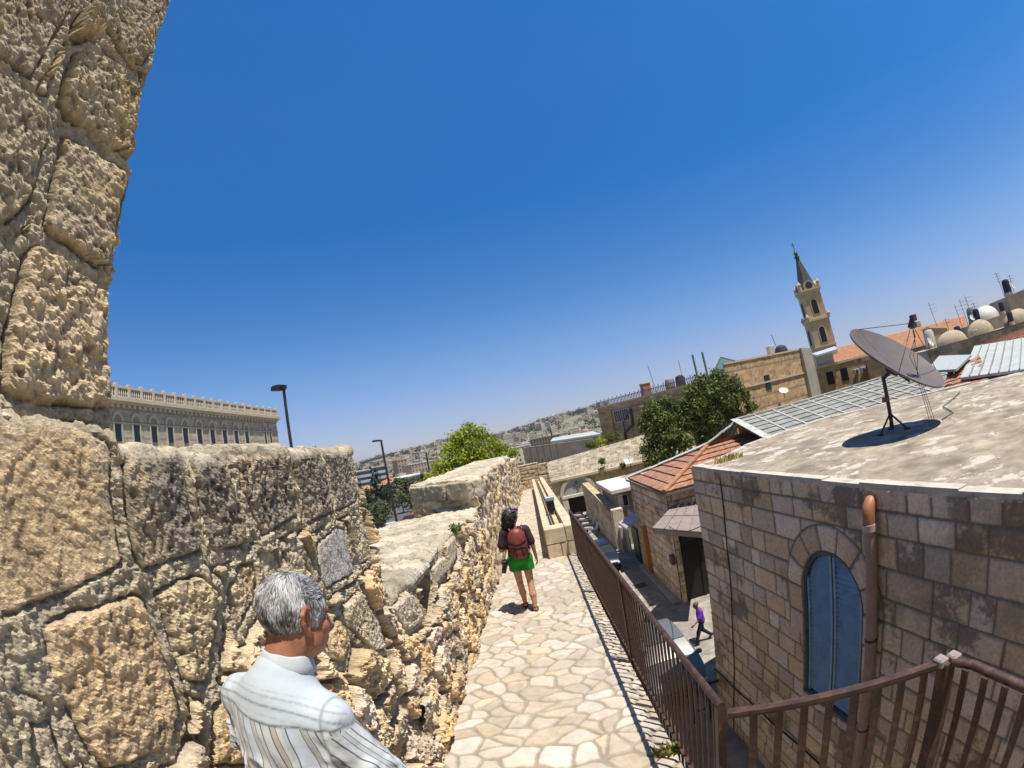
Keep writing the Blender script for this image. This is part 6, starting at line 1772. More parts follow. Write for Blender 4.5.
mb = MB(); mb.box((LX + .05, 27, 10.2), (LX + .12, 66.3, 11.05)); mb.build('balustrade_panel', mat('lattice_grey', (0.10, 0.09, 0.085), 0.8), lb)
mb = MB()
y = 27.2
while y < 66: mb.lathe([(.07, 10.2), (.11, 10.5), (.06, 10.8), (.1, 11.05)], (LX + .2, y, 0), 6); y += .32
mb.build('balusters', M_LBT, lb)
wys = [32.3 + 2.735 * k - 2.735 * 2 for k in range(12)] + [62.1, 63.7]
proto = None
for i, y in enumerate(wys):
    if proto is None:
        mb = MB()
        rr_ = .78
        arc_ = [(math.cos(a), math.sin(a)) for a in np.linspace(0, PI, 13)]
        for k in range(12):
            (c0, s0), (c1, s1) = arc_[k], arc_[k + 1]
            mb.extrude([(LX + .18, y + .55 * c0, 7.75 + .62 * s0), (LX + .18, y + .82 * c0, 7.75 + .95 * s0), (LX + .18, y + .82 * c1, 7.75 + .95 * s1), (LX + .18, y + .55 * c1, 7.75 + .62 * s1)], (-.2, 0, 0))
        w0 = mb.build('window', M_LBT, lb)
        mb = MB(); mb.extrude([(LX + .06, y + .55 * c, 7.75 + .62 * s) for c, s in arc_], (-.05, 0, 0)); mb.build('arch_panel', mat('lb_panel', (0.36, 0.30, 0.235), 0.9, var=0.1), w0)
        mb = MB(); mb.box((LX + .03, y - .40, 5.8), (LX + .09, y + .40, 7.45)); mb.build('pane', M_DARKPANE, w0)
        mb = MB(); mb.box((LX, y - .66, 4.95), (LX + .13, y - .50, 7.55)); mb.box((LX, y + .50, 4.95), (LX + .13, y + .66, 7.55)); mb.build('jamb', M_LBT, w0)
        proto, yy0 = w0, y
    else:
        c = copy_tree(proto, lb); c.location = proto.location + Vector((0, y - yy0, 0))
        if i >= 12: c.scale = (1, .62, 1); c.location.y = proto.location.y + (y - yy0) + (1 - .62) * (yy0 - 48)

# hedge bushes on top of the gate building
for i, (a, e, D, r, col, lab) in enumerate(((11.1, -2.0, 54, .75, M_LEAF_D, 'dark round bush on the gate building, nearest the railed building'), (9.3, -2.3, 54, .62, M_LEAF_L, 'bright yellow green bush on top of the gate building'), (7.9, -2.5, 54, .5, M_LEAF_D, 'small dark bush at the left end of the hedge on the gate building'), (10.2, -2.1, 54.5, .65, M_LEAF_D, 'dark bush in the middle of the hedge on the gate building'))):
    x, y, _ = pol(a, D); z = el(e, D)
    t = thing('bush', lab, 'bush', (x, y, z - r))
    V, F, tint = leaf_cloud([(x, y, z, r, r, r * .8), (x + r * .7, y, z - .2, r * .7, r * .7, r * .6)], 700, .2, 70 + i, .4)
    obj_np('leaves', V, F, col, t, False, {'tint': np.repeat(tint, 4)})
    mb = MB(); mb.tube([(x, y, z - r * 1.5), (x, y, z)], [.06, .03], 6); mb.build('stem', M_BARK, t)
x, y, z = 9.7, 45.2, -4.3
for i, (px, pz, r) in enumerate(((7.3, -3.9, .3), (9.3, -4.75, .25))):
    V, F, tint = leaf_cloud([(px, 45.7, pz, r, r, r)], 220, .24, 80 + i, .1)
    tag(obj_np('wall_plant', V, F, M_LEAF_D, None, False, {'tint': np.repeat(tint, 4)}), ('caper bush growing from the bright wall above the gateway', 'small plant growing on the cornice under the white dish')[i], 'plant')

# ------------------------------------------------------------------ the warm dusty air
mb = MB(); mb.box((-7000, -7000, -330), (7000, 7000, 75))
m, nt, b = new_mat('haze_air')
nt.nodes.remove(b)
pv = nd(nt, 'ShaderNodeVolumePrincipled'); pv.inputs['Density'].default_value = 0.00010; pv.inputs['Color'].default_value = (.80, .86, .95, 1); pv.inputs['Anisotropy'].default_value = 0.2
nt.links.new(pv.outputs[0], nt.nodes['Material Output'].inputs['Volume'])
tag(mb.build('haze', m), kind='stuff')
# ================================================================== people
def sd_cap(P, a, b, ra, rb):
    a = np.array(a, float); b = np.array(b, float)
    ba = b - a
    pa = P - a
    h = np.clip((pa @ ba) / max(ba @ ba, 1e-12), 0, 1)
    return np.linalg.norm(pa - h[..., None] * ba, axis=-1) - (ra + (rb - ra) * h)


def sd_ell(P, c, r, R=None):
    q = P - np.array(c, float)
    if R is not None: q = q @ R
    r = np.array(r, float)
    k0 = np.linalg.norm(q / r, axis=-1)
    k1 = np.linalg.norm(q / (r * r), axis=-1) + 1e-9
    return k0 * (k0 - 1) / k1


def union(P, prims, k=0.02):
    d = None
    for p in prims:
        s = sd_cap(P, *p[1:]) if p[0] == 'c' else sd_ell(P, *p[1:])
        d = s if d is None else smin(d, s, k)
    return d


def surface_net(fn, lo, hi, h):
    """smooth surface of an implicit shape: (verts, quads)"""
    lo = np.array(lo, float); hi = np.array(hi, float)
    n = np.ceil((hi - lo) / h).astype(int) + 1
    ax = [lo[i] + h * np.arange(n[i]) for i in range(3)]
    G = np.stack(np.meshgrid(*ax, indexing='ij'), -1)
    D = fn(G)
    ins = D < 0
    c = n - 1
    sl = lambda o: tuple(slice(o[i], o[i] + c[i]) for i in range(3))
    cnt = np.zeros(c); acc = np.zeros((*c, 3))
    corners = [(x, y, z) for x in (0, 1) for y in (0, 1) for z in (0, 1)]
    for a in corners:
        for d in range(3):
            if a[d]: continue
            b = list(a); b[d] = 1; b = tuple(b)
            da, db = D[sl(a)], D[sl(b)]
            cr = (da < 0) != (db < 0)
            t = np.where(cr, da / np.where(cr, da - db, 1), 0)
            p = G[sl(a)] + t[..., None] * (G[sl(b)] - G[sl(a)])
            acc += np.where(cr[..., None], p, 0); cnt += cr
    m = cnt > 0
    idx = -np.ones(c, int); idx[m] = np.arange(m.sum())
    V = acc[m] / cnt[m][:, None]
    F = []
    for d in range(3):
        u, v = [(1, 2), (2, 0), (0, 1)][d]
        s0 = [slice(1, c[i]) for i in range(3)]; s0[d] = slice(0, c[d])
        s1 = list(s0); s1[d] = slice(1, c[d] + 1)
        A, B_ = ins[tuple(s0)], ins[tuple(s1)]
        for flip, mm in ((False, A & ~B_), (True, ~A & B_)):
            q = np.argwhere(mm)
            if not len(q): continue
            off = np.array([1, 1, 1]); off[d] = 0
            q = q + off
            def at(du, dv):
                r = q.copy(); r[:, u] -= du; r[:, v] -= dv
                return idx[r[:, 0], r[:, 1], r[:, 2]]
            f = np.stack([at(1, 1), at(0, 1), at(0, 0), at(1, 0)], 1)
            F.append(f[:, ::-1] if flip else f)
    return V, np.concatenate(F)


def hand_caps(w, d, n, t, curl=0.5, s=1.0):
    """palm, four fingers and a thumb at wrist w: d along the hand, n the way the palm faces, t the thumb side"""
    w = Vector(w); d = Vector(d).normalized(); n = Vector(n); n = (n - d * n.dot(d)).normalized(); t = Vector(t); t = (t - d * t.dot(d) - n * t.dot(n)).normalized()
    out = []
    for i, (o, L) in enumerate(((.030, .074), (.010, .084), (-.010, .078), (-.028, .060))):
        k = w + d * (.088 - .006 * abs(i - 1)) * s + t * o * s
        out.append(('c', w + t * o * .55 * s + d * .01, k, .0145 * s, .0115 * s))
        p, a = k, curl * (.5 + .08 * i)
        for seg, f in enumerate((.45, .31, .24)):
            q = p + (d * math.cos(a) + n * math.sin(a)) * L * f * s
            out.append(('c', p, q, (.0098 - .0012 * seg) * s, (.0088 - .0014 * seg) * s))
            p = q; a += curl * .75
    b = w + d * .025 * s + t * .030 * s
    m_ = b + (d * .6 + t * .7 + n * .35).normalized() * .045 * s
    e = m_ + (d * .85 + t * .15 + n * .45).normalized() * .034 * s
    out += [('c', w + d * .01, b, .014 * s, .014 * s), ('c', b, m_, .0135 * s, .0105 * s), ('c', m_, e, .0105 * s, .0085 * s)]
    return out


def vx(p): return tuple(p)


def head_prims(c, fwd, up, s=1.0):
    """skull, jaw, nose, brow, ears round the head centre c; fwd the way it looks"""
    c = Vector(c); f = Vector(fwd).normalized(); u = Vector(up); u = (u - f * u.dot(f)).normalized(); r = f.cross(u)
    at = lambda x, y, z: c + (r * x + f * y + u * z) * s
    R = np.array([list(r), list(f), list(u)]).T
    pr = [('e', tuple(at(0, -.012, .03)), (.077 * s, .098 * s, .092 * s), R), ('e', tuple(at(0, .03, -.035)), (.062 * s, .068 * s, .085 * s), R),
          ('c', at(0, .06, -.085), at(0, .05, -.07), .034 * s, .036 * s), ('c', at(-.03, .02, -.07), at(.03, .02, -.07), .04 * s, .04 * s)]
    det = [('c', at(0, .098, .01), at(0, .118, -.028), .010 * s, .014 * s), ('c', at(-.03, .085, .022), at(.03, .085, .022), .014 * s, .014 * s),
           ('c', at(-.02, .092, -.058), at(.02, .092, -.058), .009 * s, .009 * s), ('c', at(-.018, .09, -.07), at(.018, .09, -.07), .010 * s, .010 * s),
           ('c', at(-.045, .07, -.025), at(-.04, .075, -.03), .02 * s, .02 * s), ('c', at(.045, .07, -.025), at(.04, .075, -.03), .02 * s, .02 * s)]
    ears = []
    for sgn in (-1, 1):
        e = at(sgn * .078, -.008, -.005)
        back = r * sgn * .55 - f * .45
        ring = [at(sgn * .076, .008, -.042), at(sgn * .084, -.006, -.036), at(sgn * .095, -.026, -.012), at(sgn * .099, -.032, .014), at(sgn * .094, -.020, .034), at(sgn * .081, .004, .028)]
        for a, b in zip(ring[:-1], ring[1:]): ears.append(('c', a, b, .0065 * s, .0065 * s))
        ears.append(('c', at(sgn * .074, .0, -.02), at(sgn * .081, -.012, .016), .011 * s, .012 * s))
    return pr, det, ears, at, R


def head_fn(pr, det, ears, neck):
    def fn(P):
        d = union(P, pr + neck, .03)
        d = smin(d, union(P, det, .012), .012)
        return smin(d, union(P, ears, .006), .006)
    return fn


def skin_mat(name, col, rough=.5):
    m = mat(name, col, rough, var=.22, scale=42, bump=.25, bscale=260, spec=.35)
    b = m.node_tree.nodes['Principled BSDF']
    b.inputs['Subsurface Weight'].default_value = .08
    b.inputs['Subsurface Radius'].default_value = (.8, .3, .15)
    b.inputs['Subsurface Scale'].default_value = .01
    return m


def xf(V, base, rz):
    c, s = math.cos(rz), math.sin(rz)
    V = np.asarray(V)
    return np.stack([base[0] + V[:, 0] * c - V[:, 1] * s, base[1] + V[:, 0] * s + V[:, 1] * c, base[2] + V[:, 2]], 1)


def join_patches(patches):
    Vs, Fs, n = [], [], 0
    for V, F in patches:
        Vs.append(V); Fs.append(F + n); n += len(V)
    return np.concatenate(Vs), np.concatenate(Fs)


# coping blocks at the splayed end of the far merlon: rough-hewn boxes
for (x0, wdt, z0, z1, dp_) in COPING:
    def blk(P):
        q = P - np.array([0, 0, (z0 + z1) / 2])
        a_ = (P[..., 0] - x0) * -.707 + (P[..., 1] - (8.24 + (-1.15 - x0))) * .707      # along the splay
        b_ = (P[..., 0] - x0) * .707 + (P[..., 1] - (8.24 + (-1.15 - x0))) * .707       # into the merlon
        d = np.stack([np.abs(a_ - wdt * .707) - wdt * .70, np.abs(b_ - .2) - dp_ * .5, np.abs(q[..., 2]) - (z1 - z0) / 2], -1) + .03
        return np.linalg.norm(np.maximum(d, 0), axis=-1) + np.minimum(d.max(-1), 0) - .03 + .022 * fbm(P * 6, 4, 3, .6) + .012 * fbm(P * 19, 3, 5, .6)
    V, F = surface_net(blk, (x0 - 1.2, 8.24 + (-1.15 - x0) - .6, z0 - .06), (x0 + .5, 8.24 + (-1.15 - x0) + 1.4, z1 + .06), .026)
    cc_ = np.array([.43, .37, .285]) * (1 + .5 * fbm(V * 5, 4, 9, .6))[:, None]
    obj_np('coping_block', V, F, M_RUB_FAR, ramp, False, {'Col': np.clip(cc_, .02, .9)})
# ------------------------------------------------------------------ the grey-haired man in the foreground
HS_ = 0.93
MB_BASE, MB_RZ = (-0.80, 1.0, -2.0), rad(-12)
man = thing('person', 'grey haired man in a pale blue striped short sleeved shirt beside the rampart wall', 'person', MB_BASE)
SK_M = skin_mat('tanned_skin', (0.36, 0.155, 0.09))
hc = Vector((.086, .112, 1.628))
hf = Vector((math.sin(rad(20)), math.cos(rad(20)), -.30))
pr, det, ears, hat, HR = head_prims(hc, hf, (.06, .25, 1), 0.93)
neck = [('c', (.045, .035, 1.48), (.078, .09, 1.59), .066, .056)]
patches = [surface_net(head_fn(pr, det, ears, neck), (-.08, -.12, 1.42), (.30, .28, 1.82), .0036)]
SHL, SHR = Vector((-.163, .03, 1.375)), Vector((.19, .02, 1.355))
ELL, ELR = Vector((-.235, .05, 1.12)), Vector((.232, .045, 1.09))
WRL, WRR = Vector((-.18, .27, 1.00)), Vector((.24, .27, .97))
arms = lambda P: union(P, [('c', SHL, ELL, .058, .046), ('c', ELL, WRL, .045, .029), ('c', SHR, ELR, .058, .046), ('c', ELR, WRR, .045, .029)], .015)
patches.append(surface_net(arms, (-.36, -.06, .93), (.42, .38, 1.5), .009))
for w, e, tside in ((WRL, ELL, Vector((.6, .2, .6))), (WRR, ELR, Vector((-.6, .2, .6)))):
    hp_ = hand_caps(w, (w - e), Vector((0, .3, -1)), tside, .75)
    lo = w - Vector((.13, .10, .17)); hi = w + Vector((.13, .22, .10))
    patches.append(surface_net(lambda P: union(P, hp_, .005), lo, hi, .005))
low = lambda P: union(P, [('e', (0, -.01, 1.2), (.16, .11, .28)), ('c', (-.09, 0, .92), (-.1, .06, .50), .085, .055), ('c', (-.1, .06, .5), (-.1, -.02, .08), .052, .036), ('c', (.09, 0, .92), (.11, .03, .49), .085, .055), ('c', (.11, .03, .49), (.11, 0, .08), .052, .036)], .03)
patches.append(surface_net(low, (-.25, -.2, .03), (.25, .2, 1.5), .018))
V, F = join_patches(patches)
obj_np('body', xf(V, MB_BASE, MB_RZ), F, SK_M, man, True)
def eye(c, root, base, rz, s=1.0):
    mb = MB(); mb.lathe([(max(.0115 * math.sin(a), 1e-4) * s, -.0115 * math.cos(a) * s) for a in np.linspace(0, PI, 8)], c, 10, cap=False)
    obj_np('eye', xf(np.array(mb.v), base, rz), mb.f, mat('eye_white', (.6, .58, .55), .2), root, True)
for sg in (-1, 1): eye(hat(sg * .031, .078, -.002), man, MB_BASE, MB_RZ)

# shirt
def shirt_fn(P):
    d = union(P, [('e', (.025, .0, 1.26), (.178, .125, .25)), ('e', (.0, -.035, 1.00), (.178, .14, .26)), ('c', (.02, .02, 1.42), (-.145, .02, 1.385), .062, .06), ('c', (.04, .02, 1.42), (.16, .01, 1.37), .062, .06), ('c', (.042, .03, 1.44), (.05, .045, 1.485), .085, .074)], .05)
    sl = union(P, [('c', SHL + Vector((.01, 0, .0)), ELL + Vector((-.0, .0, .045)), .060, .079), ('c', SHR + Vector((-.01, 0, .0)), ELR + Vector((.005, .0, .02)), .060, .085)], .02)
    # sleeve ends are cut square to the arm
    for S, E, k in ((SHL, ELL, .80), (SHR, ELR, 1.0)):
        ax_ = np.array((E - S).normalized()); m_ = np.array(S.lerp(E, k))
        side = np.sign(P[..., 0] - .03) == np.sign(S.x - .03)
        sl = np.where(side, np.maximum(sl, (P - m_) @ ax_), sl)
    d = smin(d, sl, .055)
    # cloth folds
    q = P * np.array([1, 1, 1])
    w = fbm(q * np.array([13, 13, 5.0]), 3, 7)
    dg = fbm(np.stack([P[..., 0] * 9 + P[..., 2] * 6, P[..., 1] * 8, P[..., 2] * 5 - P[..., 0] * 5], -1), 3, 17)
    ridge = (1 - np.abs(dg) * 2.2)
    lowb = sstep(1.42, 1.22, P[..., 2])
    d = d - .012 * w * lowb - .014 * np.maximum(ridge, 0) ** 2 * lowb - .003 * w
    side_ = np.abs(P[..., 0] - .03) > .17
    d = d - np.where(side_, .008 * fbm(P * np.array([16, 16, 20]), 3, 27), 0)
    d = np.maximum(d, (.80 - P[..., 2]))
    # neck hole
    return np.maximum(d, -sd_cap(P, (.045, .04, 1.44), (.078, .09, 1.62), .062, .066))


V, F = surface_net(shirt_fn, (-.42, -.24, .78), (.50, .26, 1.60), .0062)
x, y, z = V[:, 0], V[:, 1], V[:, 2]
def arm_t(S, E):
    ax_ = np.array((E - S)); return ((V - np.array(S)) @ ax_) / (ax_ @ ax_), np.linalg.norm(np.cross(V - np.array(S), ax_ / np.linalg.norm(ax_)), axis=1)
tl, rl = arm_t(SHL, ELL); tr2, rr2 = arm_t(SHR, ELR)
slv = ((x < SHL.x - .012) & (tl > .02)) | ((x > SHR.x + .012) & (tr2 > .02))
yoke_z = 1.396 - .10 * (x - .03) - .10 * np.maximum(np.abs(x - .03) - .1, 0)
yoke = (z > yoke_z) & ~slv
su = np.where(slv, np.abs(y + .4 * (z - 1.3)) * 1.0 + .7, x + .012 * np.sin(z * 14) + .1 * (z - 1.36) * (x - .03) + 3)
su = np.where(yoke, .65 * .145, su)
seam = np.zeros(len(V))
seam = np.maximum(seam, np.exp(-((z - yoke_z) / .0035) ** 2) * (~slv))
for of_, st_, w_ in ((.055, .75, .0038), (.024, .28, .0022), (.086, .45, .003), (.104, .25, .002)):
    seam = np.maximum(seam, st_ * np.exp(-((z - yoke_z - of_ + .5 * (y + .1)) / w_) ** 2) * (~slv) * (y < .02))
sd_arm = np.where(x > 0, x - (SHR.x + .012), -(x - (SHL.x - .012)))
seam = np.maximum(seam, .6 * np.exp(-(sd_arm / .003) ** 2) * (z > 1.2))
m, nt, b = new_mat('striped_shirt_cloth')
L = nt.links.new
at = nd(nt, 'ShaderNodeAttribute', attribute_name='su'); md = nd(nt, 'ShaderNodeMath', operation='DIVIDE'); md.inputs[1].default_value = .145
fr = nd(nt, 'ShaderNodeMath', operation='FRACT'); L(at.outputs['Fac'], md.inputs[0]); L(md.outputs[0], fr.inputs[0])
rp = nd(nt, 'ShaderNodeValToRGB'); cr = rp.color_ramp; cr.interpolation = 'CONSTANT'
W_, G_, BE, DK, BL = (.52, .54, .55), (.43, .455, .475), (.43, .395, .335), (.12, .145, .16), (.47, .52, .56)
st = [(0, DK), (.028, W_), (.21, DK), (.238, BE), (.33, DK), (.345, W_), (.42, G_), (.50, DK), (.525, BL), (.74, DK), (.757, BE), (.80, G_), (.87, DK), (.885, W_)]
while len(cr.elements) > 1: cr.elements.remove(cr.elements[0])
cr.elements[0].position = 0; cr.elements[0].color = c4(st[0][1])
for p, c in st[1:]:
    e = cr.elements.new(p); e.color = c4(c)
L(fr.outputs[0], rp.inputs['Fac'])
a2 = nd(nt, 'ShaderNodeAttribute', attribute_name='seam'); mx = nd(nt, 'ShaderNodeMix', data_type='RGBA'); L(a2.outputs['Fac'], mx.inputs['Factor']); L(rp.outputs['Color'], mx.inputs['A']); mx.inputs['B'].default_value = (.10, .13, .15, 1)
L(mx.outputs['Result'], b.inputs['Base Color']); b.inputs['Roughness'].default_value = .85; b.inputs['Specular IOR Level'].default_value = .15
b.inputs['Sheen Weight'].default_value = .1
tc = nd(nt, 'ShaderNodeTexCoord'); wv = nd(nt, 'ShaderNodeTexNoise', Scale=380, Detail=3); w2 = nd(nt, 'ShaderNodeTexNoise', Scale=38, Detail=5); ad = nd(nt, 'ShaderNodeMath', operation='MULTIPLY_ADD'); ad.inputs[1].default_value = .15
L(tc.outputs['Object'], wv.inputs['Vector']); L(tc.outputs['Object'], w2.inputs['Vector']); L(wv.outputs['Fac'], ad.inputs[0]); L(w2.outputs['Fac'], ad.inputs[2])
bp = nd(nt, 'ShaderNodeBump', Strength=.28, Distance=.006); L(ad.outputs[0], bp.inputs['Height']); L(bp.outputs['Normal'], b.inputs['Normal'])
shirt = obj_np('shirt', xf(V, MB_BASE, MB_RZ), F, m, man, True, {'su': su, 'seam': np.clip(seam, 0, 1)})
# collar: a folded band round the neck
mb = MB()
cc0 = Vector((.056, .058, 1.509)); nax = Vector((.07, .14, .5)).normalized()
rx_ = Vector((1, -.05, -.14)).normalized(); ry_ = nax.cross(rx_)
prof = [(.064, .062, .016), (.0655, .0635, .030), (.0675, .0655, .0325), (.0705, .0685, .029), (.076, .075, .006), (.081, .081, -.016), (.0795, .0795, -.0175), (.073, .072, .0)]
nn = 40
ring = []
for k in range(nn + 1):
    a = rad(-62) + rad(304) * k / nn - rad(90) - rad(62)
    a = rad(118) + rad(304) * k / nn
    for (r1, r2, hz) in prof:
        w = 1 + .006 * math.sin(k * 1.3)
        ring.append(cc0 + rx_ * (r1 * math.cos(a) * w) + ry_ * (r2 * math.sin(a) * w) + nax * (hz + .0012 * math.sin(k * .9)))
m_ = len(prof)
mb.add(ring, [(k * m_ + i, (k + 1) * m_ + i, (k + 1) * m_ + i + 1, k * m_ + i + 1) for k in range(nn) for i in range(m_ - 1)])
co = mb.build('collar', mat('pale_collar_cloth', (.46, .50, .52), .85, var=.08, scale=30, bump=.12, bscale=200), None, True)
co.data.vertices.foreach_set('co', xf(np.array([v.co[:] for v in co.data.vertices]), MB_BASE, MB_RZ).astype(np.float32).ravel() - np.tile(np.array(MB_BASE, np.float32), len(co.data.vertices)))
co.parent = shirt; co.location = MB_BASE; co.parent = man
co.location = (0, 0, 0)
# hair: a cap with strands combed back over it
CR = Vector(hat(0, -.06, .115))
def hair_ok(p):
    """hairline in head axes"""
    q = np.array(HR).T @ (np.array(p) - np.array(hc)) / HS_
    return q
def cap_fn(P):
    q = (P - np.array(hc)) @ HR / HS_
    d = sd_ell(P, tuple(hat(0, -.014, .03)), (.0835 * HS_, .1045 * HS_, .0985 * HS_), HR)
    line = np.maximum(q[..., 1] - (.035 + .55 * np.maximum(q[..., 2] - .02, 0)) , 0)
    front = q[..., 1] - np.where(q[..., 2] > .045, .075, .022)
    nape = -(q[..., 2] + .072 + .25 * q[..., 1])
    side = np.where((np.abs(q[..., 0]) > .055) & (q[..., 1] > -.035), -(q[..., 2] - .012), -1)
    g = .0035 * fbm(q * np.array([70, 20, 40]), 3, 3)
    return smin(np.maximum(np.maximum(np.maximum(d, front), nape), side) + g * 0 - g, np.full(d.shape, 9.), .001)
V, F = surface_net(cap_fn, tuple(np.array(hc) - .16), tuple(np.array(hc) + .16), .0042)
m_hair = mat('grey_hair', (.2, .2, .2), .45, attr='Col', var=.25, scale=70, spec=.45)
HV, HF, HC = [xf(V, MB_BASE, MB_RZ)], [F], [np.tile(np.array([.10, .10, .105]), (len(V), 1))]
nb = len(V)
rs = np.random.default_rng(8)
R3 = np.array(HR); H0 = np.array(hc)
pick = rs.choice(len(V), 6500)
SV, SF, SCc = [], [], []
for i in pick:
    q = (V[i] - H0) @ R3 / HS_
    rel = q - np.array([0.0, -.045, .118])
    nrm = q / np.array([.08, .1, .095]) ** 2; nrm /= np.linalg.norm(nrm)
    fl = rel + np.array([0.004, -.05, -.02]) * .8 + .022 * np.array([float(vnoise(q * 28 + 3, 1)), float(vnoise(q * 28 + 9, 2)), float(vnoise(q * 28 + 15, 3))]) + rs.normal(0, .004, 3)
    if q[1] > 0 and q[2] > .06: fl = np.array([.5 * rs.normal() + .5, -1.0, .1])
    fl = fl - nrm * (fl @ nrm); nl = np.linalg.norm(fl)
    if nl < 1e-6: continue
    fl /= nl
    sd_ = np.cross(nrm, fl)
    Ln = rs.uniform(.03, .055); wv_ = .009 * float(vnoise(q * 45, 5)); lift = rs.uniform(.002, .005) + .004 * max(0.0, float(vnoise(q * 34, 6)))
    wd = rs.uniform(.0008, .0019)
    pts = []
    p = q.copy()
    for k in range(5):
        t = k / 4
        pts.append(p + nrm * (lift * math.sin(PI * min(t * .9 + .1, 1)) + .001) + sd_ * wv_ * math.sin(t * 2.6))
        p = p + fl * Ln / 4
        # follow the skull
        e = np.sqrt(((p - np.array([0, -.014, .03])) / np.array([.0845, .1055, .0995])) @ ((p - np.array([0, -.014, .03])) / np.array([.0845, .1055, .0995])))
        if e > 1e-3: p = np.array([0, -.014, .03]) + (p - np.array([0, -.014, .03])) / e
    b0 = len(SV)
    tone = np.clip(.30 + .30 * float(vnoise(q * 38, 7)) + rs.normal(0, .10) - .12 * (q[2] < -.02), .04, .72)
    for k, p in enumerate(pts):
        w_ = wd * (1 - .75 * (k / 4) ** 2)
        SV += [p - sd_ * w_, p + nrm * w_ * .8, p + sd_ * w_]
        SCc += [(tone, tone * .99, tone * .99)] * 3
    for k in range(4):
        a = b0 + 3 * k
        SF += [(a, a + 1, a + 4, a + 3), (a + 1, a + 2, a + 5, a + 4)]
SV = np.array(SV) * HS_ @ R3.T + H0
HV.append(xf(SV, MB_BASE, MB_RZ)); HF.append(np.array(SF) + nb); HC.append(np.array(SCc))
obj_np('hair', np.concatenate(HV), np.concatenate(HF), m_hair, man, True, {'Col': np.concatenate(HC)})
tf3 = lambda P: np.maximum(union(P, [('e', (0, -.01, .93), (.175, .13, .13)), ('c', (-.09, 0, .88), (-.1, .06, .50), .10, .075), ('c', (-.1, .06, .5), (-.1, -.02, .09), .073, .06), ('c', (.09, 0, .88), (.11, .03, .49), .10, .075), ('c', (.11, .03, .49), (.11, 0, .09), .073, .06)], .04) - .004 * fbm(P * 18, 3, 3), .06 - P[..., 2])
V, F = surface_net(tf3, (-.26, -.2, .03), (.26, .22, 1.1), .014)
obj_np('trousers', xf(V, MB_BASE, MB_RZ), F, mat('dark_trousers', (.05, .055, .07), .85, var=.15), man, True)
for sx in (-.1, .11):
    V, F = surface_net(lambda P: np.maximum(union(P, [('c', (sx, -.05, .045), (sx, .16, .035), .045, .04), ('c', (sx, -.03, .09), (sx, .0, .10), .045, .045)], .03), .002 - P[..., 2]), (sx - .08, -.14, -.01), (sx + .08, .24, .17), .008)
    obj_np('shoe', xf(V, MB_BASE, MB_RZ), F, mat('brown_shoe', (.07, .045, .03), .5), man, True)

# ------------------------------------------------------------------ the woman with the red backpack
WB, WRZ = (-0.39, 6.80, float(walk_z(6.8)) + .014), rad(2)
wom = thing('person', 'woman in green shorts with a red leather backpack walking away along the flags', 'person', WB)
SK_W = skin_mat('warm_skin', (0.47, 0.25, 0.155))
hc2 = Vector((-.005, .05, 1.505)); hf2 = Vector((math.sin(rad(48)), math.cos(rad(48)), -.16))
pr, det, ears, hat2, HR2 = head_prims(hc2, hf2, (0, .05, 1), .92)
neck2 = [('c', (-.005, .0, 1.31), (-.005, .025, 1.44), .05, .044)]
patches = [surface_net(head_fn(pr, det, ears, neck2), (-.15, -.12, 1.28), (.15, .22, 1.66), .006)]
sl, sr = Vector((-.165, 0, 1.285)), Vector((.165, 0, 1.285))
el_, er_ = Vector((-.245, -.01, 1.035)), Vector((.225, -.005, 1.02))
wl, wr = Vector((-.12, .20, 1.01)), Vector((.245, .10, .79))
fL, fR = Vector((-.06, .20, 0)), Vector((.085, -.06, 0))
bodyf = lambda P: union(P, [('e', (0, .01, 1.15), (.135, .09, .22)), ('e', (0, .005, .90), (.155, .11, .13)), ('c', sl, el_, .042, .034), ('c', el_, wl, .034, .022), ('c', sr, er_, .042, .034), ('c', er_, wr, .034, .022),
                            ('c', (-.085, .01, .85), (-.075, .10, .47), .082, .050), ('c', (-.075, .09, .44), (-.062, .14, .26), .050, .051), ('c', (-.062, .14, .26), (fL.x, fL.y - .03, .075), .050, .030),
                            ('c', (.085, .0, .85), (.085, .02, .47), .082, .050), ('c', (.085, .005, .44), (.086, -.06, .27), .050, .052), ('c', (.086, -.06, .27), (fR.x, fR.y - .035, .075), .05, .030),
                            ('c', (fL.x, fL.y - .05, .05), (fL.x - .01, fL.y + .12, .025), .033, .024), ('c', (fR.x, fR.y - .055, .05), (fR.x + .015, fR.y + .11, .025), .033, .024)], .022)
patches.append(surface_net(bodyf, (-.32, -.18, -.005), (.32, .36, 1.42), .0105))
for w, e, n_, t_ in ((wl, el_, Vector((.2, .1, -1)), Vector((0, 1, .3))), (wr, er_, Vector((-1, .1, 0)), Vector((0, 1, .2)))):
    hp2 = hand_caps(w, (w - e), n_, t_, .55, .92)
    patches.append(surface_net(lambda P: union(P, hp2, .005), w - Vector((.13, .10, .20)), w + Vector((.20, .20, .08)), .0062))
V, F = join_patches(patches)
obj_np('body', xf(V, WB, WRZ), F, SK_W, wom, True)
tee = lambda P: np.maximum(union(P, [('e', (0, .01, 1.12), (.165, .118, .24)), ('e', (0, .01, HS_), (.165, .122, .16)), ('c', sl + Vector((.03, 0, .0)), sr - Vector((.03, 0, 0)), .062, .062), ('c', sl, sl.lerp(el_, .72), .062, .066), ('c', sr, sr.lerp(er_, .72), .062, .066)], .035) - .006 * fbm(P * np.array([14, 14, 8]), 3, 9), np.maximum(.86 - P[..., 2], -sd_cap(P, (-.005, .01, 1.33), (-.005, .03, 1.5), .055, .055)))
V, F = surface_net(tee, (-.36, -.2, .84), (.36, .2, 1.40), .0105)
